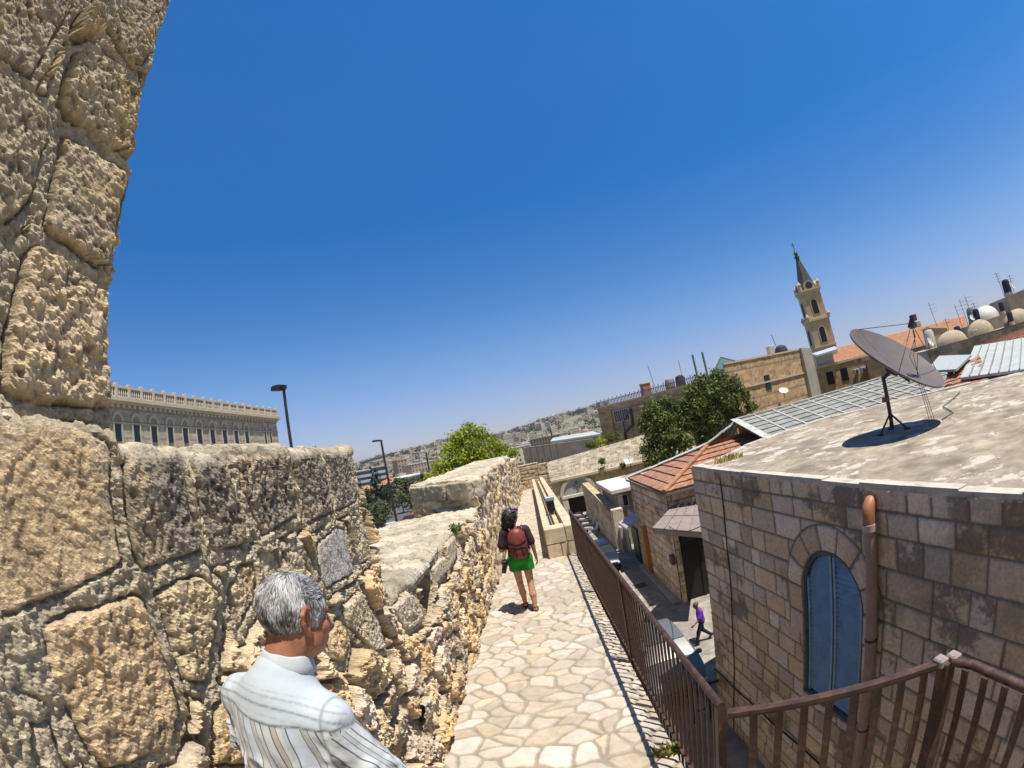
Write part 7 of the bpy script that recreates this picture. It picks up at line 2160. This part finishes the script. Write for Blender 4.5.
obj_np('t_shirt', xf(V, WB, WRZ), F, mat('dark_plum_cloth', (.045, .022, .032), .85, var=.2, scale=14, bump=.2, bscale=60), wom, True)
shf = lambda P: np.maximum(np.maximum(union(P, [('e', (0, .0, .87), (.178, .135, .12)), ('c', (-.088, .01, .84), (-.085, .065, .62), .105, .100), ('c', (.088, .0, .84), (.09, .012, .62), .105, .100)], .03) - .007 * fbm(P * np.array([16, 16, 9]), 3, 19), .665 - P[..., 2] + .02 * np.abs(P[..., 0])), P[..., 2] - HS_)
V, F = surface_net(shf, (-.26, -.2, .6), (.26, .25, 1.0), .0095)
obj_np('shorts', xf(V, WB, WRZ), F, mat('bright_green_cloth', (.018, .24, .022), .8, var=.15, scale=10, bump=.2, bscale=60), wom, True)
hairf = lambda P: np.maximum(union(P, [('e', tuple(hat2(0, -.02, .035)), (.087, .105, .097), HR2), ('e', tuple(hat2(0, -.075, -.04)), (.108, .075, .11), HR2), ('e', tuple(hat2(-.03, -.08, -.13)), (.098, .07, .09), HR2), ('e', tuple(hat2(-.07, -.02, -.09)), (.04, .06, .11), HR2)], .03) - .016 * fbm(P * 26, 3, 4), ((P - np.array(hc2)) @ HR2)[..., 1] - .035 - .35 * np.maximum(((P - np.array(hc2)) @ HR2)[..., 2] - .02, 0))
V, F = surface_net(hairf, tuple(np.array(hc2) - .26), tuple(np.array(hc2) + .17), .0075)
rs = np.random.default_rng(3)
nl = 1500; pk = rs.choice(len(V), nl)
SV, SF = [], []
for i in pk:
    p = V[i]; o = p - np.array(hc2) + np.array([0, 0, .05]); o /= np.linalg.norm(o)
    d_ = np.array([0, 0, -1]) + rs.normal(0, .5, 3); s_ = np.cross(o, d_); s_ /= np.linalg.norm(s_) + 1e-9
    b0 = len(SV); w_ = .0022
    for k in range(4):
        c_ = p + d_ * .011 * k + o * .006 * math.sin(k * 1.5) + s_ * .007 * math.sin(k * 2.2 + i); SV += [c_ - s_ * w_, c_ + o * w_, c_ + s_ * w_]
    for k in range(3): a = b0 + 3 * k; SF += [(a, a + 1, a + 4, a + 3), (a + 1, a + 2, a + 5, a + 4)]
obj_np('hair', xf(np.concatenate([V, np.array(SV)]), WB, WRZ), np.concatenate([F, np.array(SF) + len(V)]), mat('dark_brown_hair', (.022, .012, .012), .4, var=.4, scale=60, spec=.4), wom, True)
# sunglasses pushed up on the hair
mb = MB()
pts = [hat2(math.sin(a) * .096, math.cos(a) * .112 - .02, .088 + .012 * math.cos(a)) for a in np.linspace(-1.9, 1.9, 21)]
mb.tube(pts, .011, 6)
for sg in (-1, 1): mb.lathe([(.034, -.006), (.036, .0), (.03, .012)], hat2(sg * .04, .085, .105), 14, axis=tuple((Vector(hat2(0, .1, .09)) - Vector(hat2(0, 0, .02))).normalized()))
sg_ = mb.build('sunglasses', mat('purple_plastic', (.20, .05, .30), .25, spec=.6), None, True, local=True)
V = np.array([v.co[:] for v in sg_.data.vertices]); sg_.data.vertices.foreach_set('co', (xf(V, WB, WRZ) - np.array(WB)).astype(np.float32).ravel()); sg_.parent = wom
for fx_ in (fL, fR):
    mb = MB()
    sole = [(fx_.x + .045 * math.sin(a) * (1 if math.cos(a) > 0 else .8), fx_.y + .03 + .13 * math.cos(a)) for a in np.linspace(0, 2 * PI, 18, endpoint=False)][::-1]
    mb.prism(sole, 0.0, .022)
    mb.tube([(fx_.x - .042, fx_.y + .07, .02), (fx_.x, fx_.y + .075, .06), (fx_.x + .042, fx_.y + .07, .02)], .009, 6)
    mb.tube([(fx_.x - .038, fx_.y - .03, .02), (fx_.x - .03, fx_.y - .06, .075), (fx_.x, fx_.y - .085, .085), (fx_.x + .03, fx_.y - .06, .075), (fx_.x + .038, fx_.y - .03, .02)], .008, 6)
    so = mb.build('sandal', mat('brown_sandal', (.10, .05, .03), .6), None, local=True)
    V = np.array([v.co[:] for v in so.data.vertices]); so.data.vertices.foreach_set('co', (xf(V, WB, WRZ) - np.array(WB)).astype(np.float32).ravel()); so.parent = wom
# backpack
bk = thing('backpack', 'red brown leather backpack worn by the woman in green shorts', 'backpack', (WB[0] + .01, WB[1] - .16, WB[2] + .9))
bpf = lambda P: smin(np.maximum(sd_ell(P, (.02, -.185, 1.10), (.150, .085, .24)), np.maximum(np.abs(P[..., 0] - .02) - .135, .90 - P[..., 2])), sd_ell(P, (.02, -.235, 1.02), (.105, .052, .10)), .02) - .008 * fbm(P * 15, 3, 5)
M_LEA = mat('red_brown_leather', (.15, .024, .022), .45, var=.25, scale=12, bump=.25, bscale=50, spec=.5)
V, F = surface_net(bpf, (-.16, -.32, .86), (.20, -.08, 1.38), .0085)
obj_np('pouch', xf(V, WB, WRZ), F, M_LEA, bk, True)
V, F = surface_net(lambda P: np.maximum(np.abs(sd_ell(P, (.02, -.185, 1.11), (.158, .098, .245))) - .008, np.maximum(np.maximum(np.abs(P[..., 0] - .02) - .125, 1.13 - P[..., 2] + 1.2 * (P[..., 0] - .02) ** 2 * 3), P[..., 1] + .15)), (-.16, -.32, 1.06), (.20, -.08, 1.38), .0085)
obj_np('flap', xf(V, WB, WRZ), F, mat('red_leather_flap', (.18, .034, .03), .45, var=.2, scale=12, bump=.2, bscale=50, spec=.5), bk, True)
for sx in (-.085, .115):
    mb = MB(); pts = xf(np.array([(sx * .8 + .02, -.135, 1.30), (sx, -.06, 1.362), (sx * 1.05, .04, 1.345), (sx * 1.15, .105, 1.22), (sx * 1.3, .10, 1.08), (sx * 1.5, -.02, .98), (sx * 1.2, -.13, .95)]), WB, WRZ)
    mb.tube(pts, .017, 6); mb.build('strap', M_LEA, bk, smooth=True)
M_BUC = mat('dark_buckle', (.05, .03, .025), .4)
for sx in (-.035, .075):
    mb = MB(); pts = xf(np.array([(sx, -.272, 1.20), (sx, -.296, 1.10), (sx, -.300, 1.02), (sx, -.275, .93)]), WB, WRZ)
    mb.tube(pts, .009, 6); mb.box(tuple(pts[2] - np.array([.016, .012, .016])), tuple(pts[2] + np.array([.016, .006, .016]))); mb.build('buckle_strap', M_BUC, bk)
mb = MB(); pts = xf(np.array([(-.115 + .27 * k / 12, -.268 - .02 * math.sin(PI * k / 12), 1.135 - .035 * math.sin(PI * k / 12)) for k in range(13)]), WB, WRZ); mb.tube(pts, .006, 5); mb.build('flap_seam', M_BUC, bk)
mb = MB(); pts = xf(np.array([(-.01, -.15, 1.335), (.02, -.17, 1.39), (.05, -.15, 1.335)]), WB, WRZ); mb.tube(pts, .009, 6); mb.build('grab_loop', M_LEA, bk)
cmr = thing('camera', 'black camera hanging at the left hip of the woman in green shorts', 'camera', (WB[0] - .22, WB[1] - .02, WB[2] + .80))
mb = MB(); c = (WB[0] - .225, WB[1] + .0, WB[2] + .80)
mb.bbox((c[0] - .05, c[1] - .065, c[2] - .03), (c[0] + .03, c[1] + .065, c[2] + .07), .012); mb.build('body', mat('camera_black', (.018, .018, .022), .4), cmr)
mb = MB(); mb.lathe([(.036, 0), (.038, .05), (.034, .11), (.03, .112)], (c[0] - .02, c[1] - .01, c[2] - .02), 16, axis=(-.3, -.2, -1)); mb.build('lens', mat('camera_black2', (.03, .03, .035), .3), cmr, smooth='auto')
mb = MB(); mb.tube([(c[0], c[1], c[2] + .07), (c[0] + .04, c[1], c[2] + .2), (WB[0] - .14, WB[1] + .05, WB[2] + 1.2), (WB[0] - .06, WB[1] - .06, WB[2] + 1.37)], .008, 5); mb.build('strap', mat('pale_strap', (.3, .3, .25), .7), cmr)

# ------------------------------------------------------------------ the man in purple crossing the lane
PB, PRZ = (4.86, 14.75, -8.6), rad(90)                # local +y points along world -x
pm = thing('person', 'man in a purple shirt and dark trousers striding across the lane below', 'person', PB)
hc3 = Vector((0, .14, 1.585)); hf3 = Vector((.15, 1, -.28))
pr, det, ears, hat3, HR3 = head_prims(hc3, hf3, (0, .1, 1), .95)
patches = [surface_net(head_fn(pr, det, ears, [('c', (0, .04, 1.40), (0, .10, 1.52), .055, .05)]), (-.15, -.1, 1.36), (.15, .32, 1.74), .009)]
hipL, hipR = Vector((-.085, 0, .92)), Vector((.085, 0, .92))
kL, aL = Vector((-.09, .16, .52)), Vector((-.09, .26, .10))
kR, aR = Vector((.09, -.05, .50)), Vector((.09, -.36, .19))
sL, sR = Vector((-.19, .03, 1.37)), Vector((.19, .03, 1.37))
eL, eR = Vector((-.24, .14, 1.10)), Vector((.24, -.13, 1.13))
wL_, wR_ = Vector((-.20, .34, .92)), Vector((.22, -.10, .88))
bf = lambda P: union(P, [('e', (0, .01, 1.2), (.15, .1, .25)), ('c', hipL, kL, .085, .055), ('c', kL, aL, .052, .035), ('c', hipR, kR, .085, .055), ('c', kR, aR, .052, .035), ('c', sL, eL, .05, .042), ('c', eL, wL_, .04, .028), ('c', sR, eR, .05, .042), ('c', eR, wR_, .04, .028)], .02)
patches.append(surface_net(bf, (-.34, -.52, .05), (.34, .44, 1.48), .014))
for w, e, n_, t_ in ((wL_, eL, Vector((1, 0, -.3)), Vector((0, .3, 1))), (wR_, eR, Vector((-1, 0, 0)), Vector((0, 1, .2)))):
    hp3 = hand_caps(w, (w - e), n_, t_, .6)
    patches.append(surface_net(lambda P: union(P, hp3, .005), w - Vector((.13, .12, .2)), w + Vector((.13, .20, .08)), .0068))
V, F = join_patches(patches)
obj_np('body', xf(V, PB, PRZ), F, skin_mat('brown_skin', (.36, .18, .11)), pm, True)
f_ = lambda P: np.maximum(union(P, [('e', (0, .02, 1.18), (.19, .13, .27)), ('e', (0, -.01, .98), (.18, .13, .18)), ('c', sL + Vector((.03, 0, 0)), sR - Vector((.03, 0, 0)), .07, .07), ('c', sL, sL.lerp(eL, .8), .07, .075), ('c', sR, sR.lerp(eR, .8), .07, .075)], .04) - .008 * fbm(P * np.array([12, 12, 7]), 3, 3), np.maximum(.86 - P[..., 2], -sd_cap(P, (0, .05, 1.42), (0, .1, 1.6), .06, .06)))
V, F = surface_net(f_, (-.38, -.3, .84), (.38, .34, 1.5), .013)
obj_np('shirt', xf(V, PB, PRZ), F, mat('purple_cloth', (.17, .045, .42), .8, var=.15, scale=12, bump=.2), pm, True)
f_ = lambda P: np.maximum(union(P, [('e', (0, 0, .92), (.165, .12, .12)), ('c', hipL, kL, .10, .075), ('c', kL, aL, .072, .058), ('c', hipR, kR, .10, .075), ('c', kR, aR, .072, .058)], .03), P[..., 2] - .99)
V, F = surface_net(f_, (-.24, -.54, .0), (.24, .36, 1.02), .013)
obj_np('trousers', xf(V, PB, PRZ), F, mat('navy_trousers', (.022, .022, .04), .85, var=.15), pm, True)
for a_, tilt in ((aL, 0), (aR, 1)):
    tip = Vector((0, .17, -.04)) if not tilt else Vector((0, .12, -.16))
    hl = a_ + (Vector((0, -.05, -.06)) if not tilt else Vector((0, -.06, .0)))
    V, F = surface_net(lambda P: np.maximum(union(P, [('c', hl, a_ + tip, .042, .036), ('c', a_, hl, .045, .045)], .03), .003 - P[..., 2]), tuple(a_ - Vector((.1, .2, .25))), tuple(a_ + Vector((.1, .3, .12))), .011)
    obj_np('shoe', xf(V, PB, PRZ), F, mat('black_shoe', (.015, .015, .02), .5), pm, True)
f_ = lambda P: np.maximum(sd_ell(P, tuple(hat3(0, -.02, .035)), (.084, .104, .095), HR3) - .004 * fbm(P * 40, 2, 3), np.maximum(((P - np.array(hc3)) @ HR3)[..., 1] - .05 - .3 * np.maximum(((P - np.array(hc3)) @ HR3)[..., 2], 0), -((P - np.array(hc3)) @ HR3)[..., 2] - .06))
V, F = surface_net(f_, tuple(np.array(hc3) - .15), tuple(np.array(hc3) + .16), .009)
obj_np('hair', xf(V, PB, PRZ), F, mat('greying_hair', (.12, .10, .09), .6, var=.4, scale=50), pm, True)
# ================================================================== vehicles and things along the lane
def make_car(label, loc, rz, paint, s=1.0):
    t = thing('parked_car', label, 'car', loc, 'cars parked in the lane')
    Lc, Wc = 4.1 * s, 1.72 * s
    st = [(-2.05, .38, .62, .66, .70, .62), (-1.95, .30, .74, .80, .82, .72), (-1.55, .22, .80, .93, .97, .82), (-1.1, .2, .84, .98, 1.02, .86), (-.55, .2, .86, 1.0, 1.05, .86), (-.1, .2, .86, 1.0, 1.05, .86), (.7, .2, .86, 1.0, 1.05, .86), (1.3, .2, .86, 1.0, 1.05, .86), (1.75, .22, .83, .98, 1.02, .82), (2.0, .32, .76, .88, .92, .74), (2.06, .42, .66, .72, .76, .66)]
    vs, n = [], 0
    for y, zb, hw, zm, zt, ht in st:
        hw *= Wc / 1.72; ht *= Wc / 1.72
        pr_ = [(0, zb), (hw * .86, zb), (hw, zb + .16), (hw * 1.01, zm - .22), (hw * .985, zm - .06), (ht, zt - .015), (ht * .5, zt + .01), (0, zt + .015)]
        ring = pr_ + [(-x, z) for x, z in pr_[-2:0:-1]]
        n = len(ring)
        vs += [(x, y * s, z * s) for x, z in ring]
    fs = [(i * n + k, i * n + (k + 1) % n, (i + 1) * n + (k + 1) % n, (i + 1) * n + k) for i in range(len(st) - 1) for k in range(n)]
    fs += [tuple(range(n - 1, -1, -1)), tuple((len(st) - 1) * n + k for k in range(n))]
    mb = MB(); mb.add(vs, fs)
    body = mb.build('body', paint, t, 'auto', local=True)
    # cabin
    cb = [(-.98, .99, .80), (-.35, 1.40, .66), (.1, 1.47, .63), (.9, 1.46, .62), (1.35, 1.38, .60), (1.82, .99, .76)]
    vs = []
    for y, z, hw in cb:
        hw *= Wc / 1.72
        vs += [(-hw, y * s, z * s), (-hw * .8, y * s, (z + .03) * s), (hw * .8, y * s, (z + .03) * s), (hw, y * s, z * s)]
    lowr = [(y, .97, .82) for y, z, hw in cb]
    mb = MB(); b_ = [( (-.82 * Wc / 1.72), y * s, .98 * s) for y, z, hw in cb]; c_ = [((.82 * Wc / 1.72), y * s, .98 * s) for y, z, hw in cb]
    mb.add(vs, [(i * 4 + k, i * 4 + k + 1, (i + 1) * 4 + k + 1, (i + 1) * 4 + k) for i in range(1, len(cb) - 2) for k in range(3)])
    mb.build('roof', paint, t, 'auto', local=True)
    gl = mat('car_glass', (.025, .03, .033), .18, spec=.35)
    mb = MB(); mb.add([vs[0], vs[3], vs[7], vs[4]], [(0, 1, 2, 3)]); mb.build('windscreen', gl, t, local=True)
    k = (len(cb) - 2) * 4; mb = MB(); mb.add([vs[k], vs[k + 3], vs[k + 7], vs[k + 4]], [(3, 2, 1, 0)]); mb.build('rear_window', gl, t, local=True)
    for sd_, lst, o in ((-1, b_, 0), (1, c_, 3)):
        mb = MB(); m_ = len(cb); mb.add(lst + [vs[i * 4 + o] for i in range(m_)], [(i, i + 1, m_ + i + 1, m_ + i) for i in range(m_ - 1)]); mb.build('side_window', gl, t, local=True)
        mb = MB(); mb.bbox((sd_ * .92 - .09, -.95 * s, .95), (sd_ * .92 + .09, -.8 * s, 1.08), .03); mb.build('wing_mirror', paint, t, local=True)
        for y in (-1.28, 1.28):
            mb = MB(); mb.lathe([(.19, -.1), (.27, -.1), (.31, -.06), (.31, .06), (.27, .1), (.19, .1)], (sd_ * .76, y * s, .31), 22, axis=(1, 0, 0)); w = mb.build('wheel', mat('tyre_rubber', (.02, .02, .02), .8), t, 'auto', local=True)
            mb = MB(); mb.lathe([(.02, -.06), (.20, -.085), (.20, .085), (.02, .06)], (sd_ * .77, y * s, .31), 16, axis=(1, 0, 0)); mb.build('rim', mat('alloy_rim', (.35, .35, .36), .35, metal=.6), w, 'auto', local=True)
        mb = MB(); mb.bbox((sd_ * .6 - .15, -2.04 * s, .58), (sd_ * .6 + .15, -1.86 * s, .72), .03); mb.build('headlight', mat('lamp_glass', (.5, .52, .55), .1, spec=.6), t, local=True)
        mb = MB(); mb.bbox((sd_ * .62 - .1, 1.93 * s, .68), (sd_ * .62 + .1, 2.05 * s, .88), .03); mb.build('tail_light', mat('red_lamp', (.3, .02, .02), .2), t, local=True)
    t.rotation_euler = (0, 0, rz)
    return t


make_car('silver blue hatchback parked in the lane close to the near stone building', (3.06, 13.45, -8.6), rad(0), mat('silver_blue_paint', (.13, .15, .165), .4, metal=.1, var=.04, spec=.4, coat=.15))
make_car('dark navy car parked further up the lane towards the gateway', (3.15, 27.0, -8.6), rad(2), mat('navy_paint', (.012, .015, .035), .35, var=.04, spec=.4, coat=.3))

def scooter():
    t = bpy.data.objects.new('motor_scooter', None); COL.objects.link(t)
    for y in (-.62, .62):
        mb = MB(); mb.lathe([(.13, -.05), (.25, -.05), (.27, 0), (.25, .05), (.13, .05)], (0, y, .27), 16, axis=(1, 0, 0)); mb.build('wheel', mat('scooter_tyre', (.02, .02, .02), .8), t, 'auto', local=True)
    V, F = surface_net(lambda P: union(P, [('c', (0, .55, .52), (0, .1, .48), .16, .14), ('c', (0, .1, .33), (0, -.35, .30), .12, .11), ('c', (0, -.35, .32), (0, -.52, .82), .13, .11)], .05), (-.25, -.75, .1), (.25, .8, 1.05), .03)
    obj_np('body', V, F, M_WHITE, t, True, local=True)
    mb = MB(); mb.bbox((-.14, -.05, .62), (.14, .68, .76), .05); mb.build('seat', mat('black_seat', (.02, .02, .02), .6), t, local=True)
    mb = MB(); mb.tube([(0, -.6, .3), (0, -.5, .98)], .03, 6); mb.tube([(-.33, -.42, 1.02), (0, -.5, .98), (.33, -.42, 1.02)], .02, 6); mb.build('handlebar', mat('black_bar', (.03, .03, .03), .5), t, local=True)
    mb = MB(); mb.lathe([(.09, 0), (.07, .05)], (0, -.6, .86), 12, axis=(0, -1, .2)); mb.build('headlight', mat('scooter_lamp', (.6, .6, .6), .2), t, local=True)
    return t


sc0 = scooter()
for i, (x, y, lab) in enumerate(((4.05, 36.3, 'white motor scooter nearest the camera in the row by the court wall'), (4.1, 38.3, 'second white motor scooter in the row by the court wall'), (4.12, 40.3, 'third white motor scooter in the row by the court wall'), (4.1, 42.5, 'white motor scooter nearest the gateway in the row by the court wall'))):
    o = sc0 if i == 0 else copy_tree(sc0)
    o.location = (x, y, -8.6); o.rotation_euler = (0, 0, rad(78 + 7 * ((i * 5) % 3)))
    tag(o, lab, 'scooter', 'scooters parked by the court wall')

aw = thing('green_awning', 'dark green sheet awning below the railing on the walkway wall', 'awning', (.7, 6.3, -5))
mb = MB(); mb.slab([(.66, 5.7, -4.75), (1.45, 5.7, -5.0), (1.45, 6.95, -5.0), (.66, 6.95, -4.75)], .03); mb.build('sheet', mat('green_sheet', (.055, .095, .06), .6, var=.2, scale=4), aw)
mb = MB()
for y in (5.72, 6.93): mb.bar((.66, y, -5.35), (1.42, y, -5.04), .03, .03)
mb.bar((1.44, 5.7, -5.05), (1.44, 6.95, -5.05), .03, .04); mb.build('bracket', M_GREEN, aw)
M_TEAL = mat('teal_frame', (.05, .16, .17), .5)
tf_ = thing('metal_rack', 'teal metal rack standing out from the walkway wall below the green awning', 'rack', (.9, 5.2, -5))
mb = MB()
for y in (4.7, 5.1, 5.5): mb.bar((.66, y, -5.0), (1.4, y, -5.05), .035, .035)
for x in (1.0, 1.38): mb.bar((x, 4.6, -5.02), (x, 5.55, -5.02), .03, .03)
mb.build('frame', M_TEAL, tf_)
mb = MB(); mb.bbox((.75, 4.4, -5.9), (1.35, 5.0, -5.3), .03); mb.build('bin', M_GREEN, tf_)
ac = thing('air_conditioner', 'grey blue air conditioner box on the walkway wall above the green awning', 'air conditioner', (1.2, 7.5, -5.2))
mb = MB(); mb.bbox((.75, 7.15, -5.5), (1.5, 7.95, -4.95), .03); mb.build('case', mat('grey_blue_case', (.20, .24, .32), .5, var=.1), ac)
mb = MB(); mb.lathe([(.22, 0), (.22, .03)], (1.12, 7.14, -5.22), 16, axis=(0, -1, 0)); mb.build('fan_grille', M_DARK, ac)
pb = thing('pale_blue_awning', 'pale blue sheet awning over a dark doorway, furthest of the awnings under the railing', 'awning', (1.1, 9.6, -5))
mb = MB(); mb.slab([(.66, 8.9, -4.7), (1.7, 8.9, -5.0), (1.7, 10.3, -5.0), (.66, 10.3, -4.7)], .04); mb.build('sheet', mat('pale_blue_sheet2', (.34, .45, .58), .5, var=.1), pb)
mb = MB(); mb.bbox((.7, 8.2, -5.6), (1.45, 8.75, -5.05), .04); tag(mb.build('cardboard_box', mat('brown_card', (.22, .15, .08), .8)), 'brown box on the ledge between the two awnings under the railing', 'box')

fe = thing('green_fence', 'dark green steel fence frame with wire mesh at the corner of the stone building', 'fence', (3.4, 10.35, -8.6))
mb = MB()
for x in (3.02, 3.45, 3.92): mb.bar((x, 10.36, -8.6), (x, 10.36, -7.35), .06, .06)
mb.bar((3.0, 10.36, -7.38), (3.95, 10.36, -7.38), .06, .06); mb.bar((3.0, 10.36, -8.2), (3.95, 10.36, -8.2), .05, .05); mb.build('frame', mat('fence_green', (.03, .06, .055), .5), fe)
mb = MB()
for k in range(14): mb.bar((3.05 + .065 * k, 10.36, -8.55), (3.05 + .065 * k, 10.36, -7.4), .006, .006)
for k in range(16): mb.bar((3.02, 10.363, -8.5 + .07 * k), (3.93, 10.363, -8.5 + .07 * k), .006, .006)
mb.build('mesh', mat('wire_grey', (.2, .21, .22), .5), fe)

# dry weeds along the walkway edge and a plant in the rampart joints
weed('dry_weed', (.60, 2.75, -2.53), 'small green and ochre weed on the walkway edge under the railing', 70, .13, .12, (.20, .20, .05))
for i, (y, z, lab) in enumerate(((1.62, -.47, 'tiny green plant growing in the mortar joint of the stepped merlon'), (6.0, -1.02, 'small dark caper tuft on the embrasure sill edge'))):
    V, F, tint = leaf_cloud([(float(wall_x(y)) + .05, y, z, .03 + .05 * i, .03 + .06 * i, .03 + .03 * i)], 90 + 90 * i, .022 + .025 * i, 90 + i, .2)
    tag(obj_np('wall_plant', V, F, M_LEAF_L if i == 0 else M_LEAF_D, None, False, {'tint': np.repeat(tint, 4)}), lab, 'plant')

for i, (a_, D_, lab) in enumerate(((-18.3, 58, 'white car parked outside the rampart, seen low in the gap beside the middle street lamp'), (-15.6, 64, 'dark red car parked outside the rampart, right of the middle street lamp'))):
    x, y, _ = pol(a_, D_)
    make_car(lab, (x, y, gz(x, y) + .3), rad(-40 + 25 * i), mat('valley_car_%d' % i, ((.6, .6, .6), (.25, .03, .03))[i], .3, var=.03, spec=.5))['group'] = 'cars parked outside the rampart'
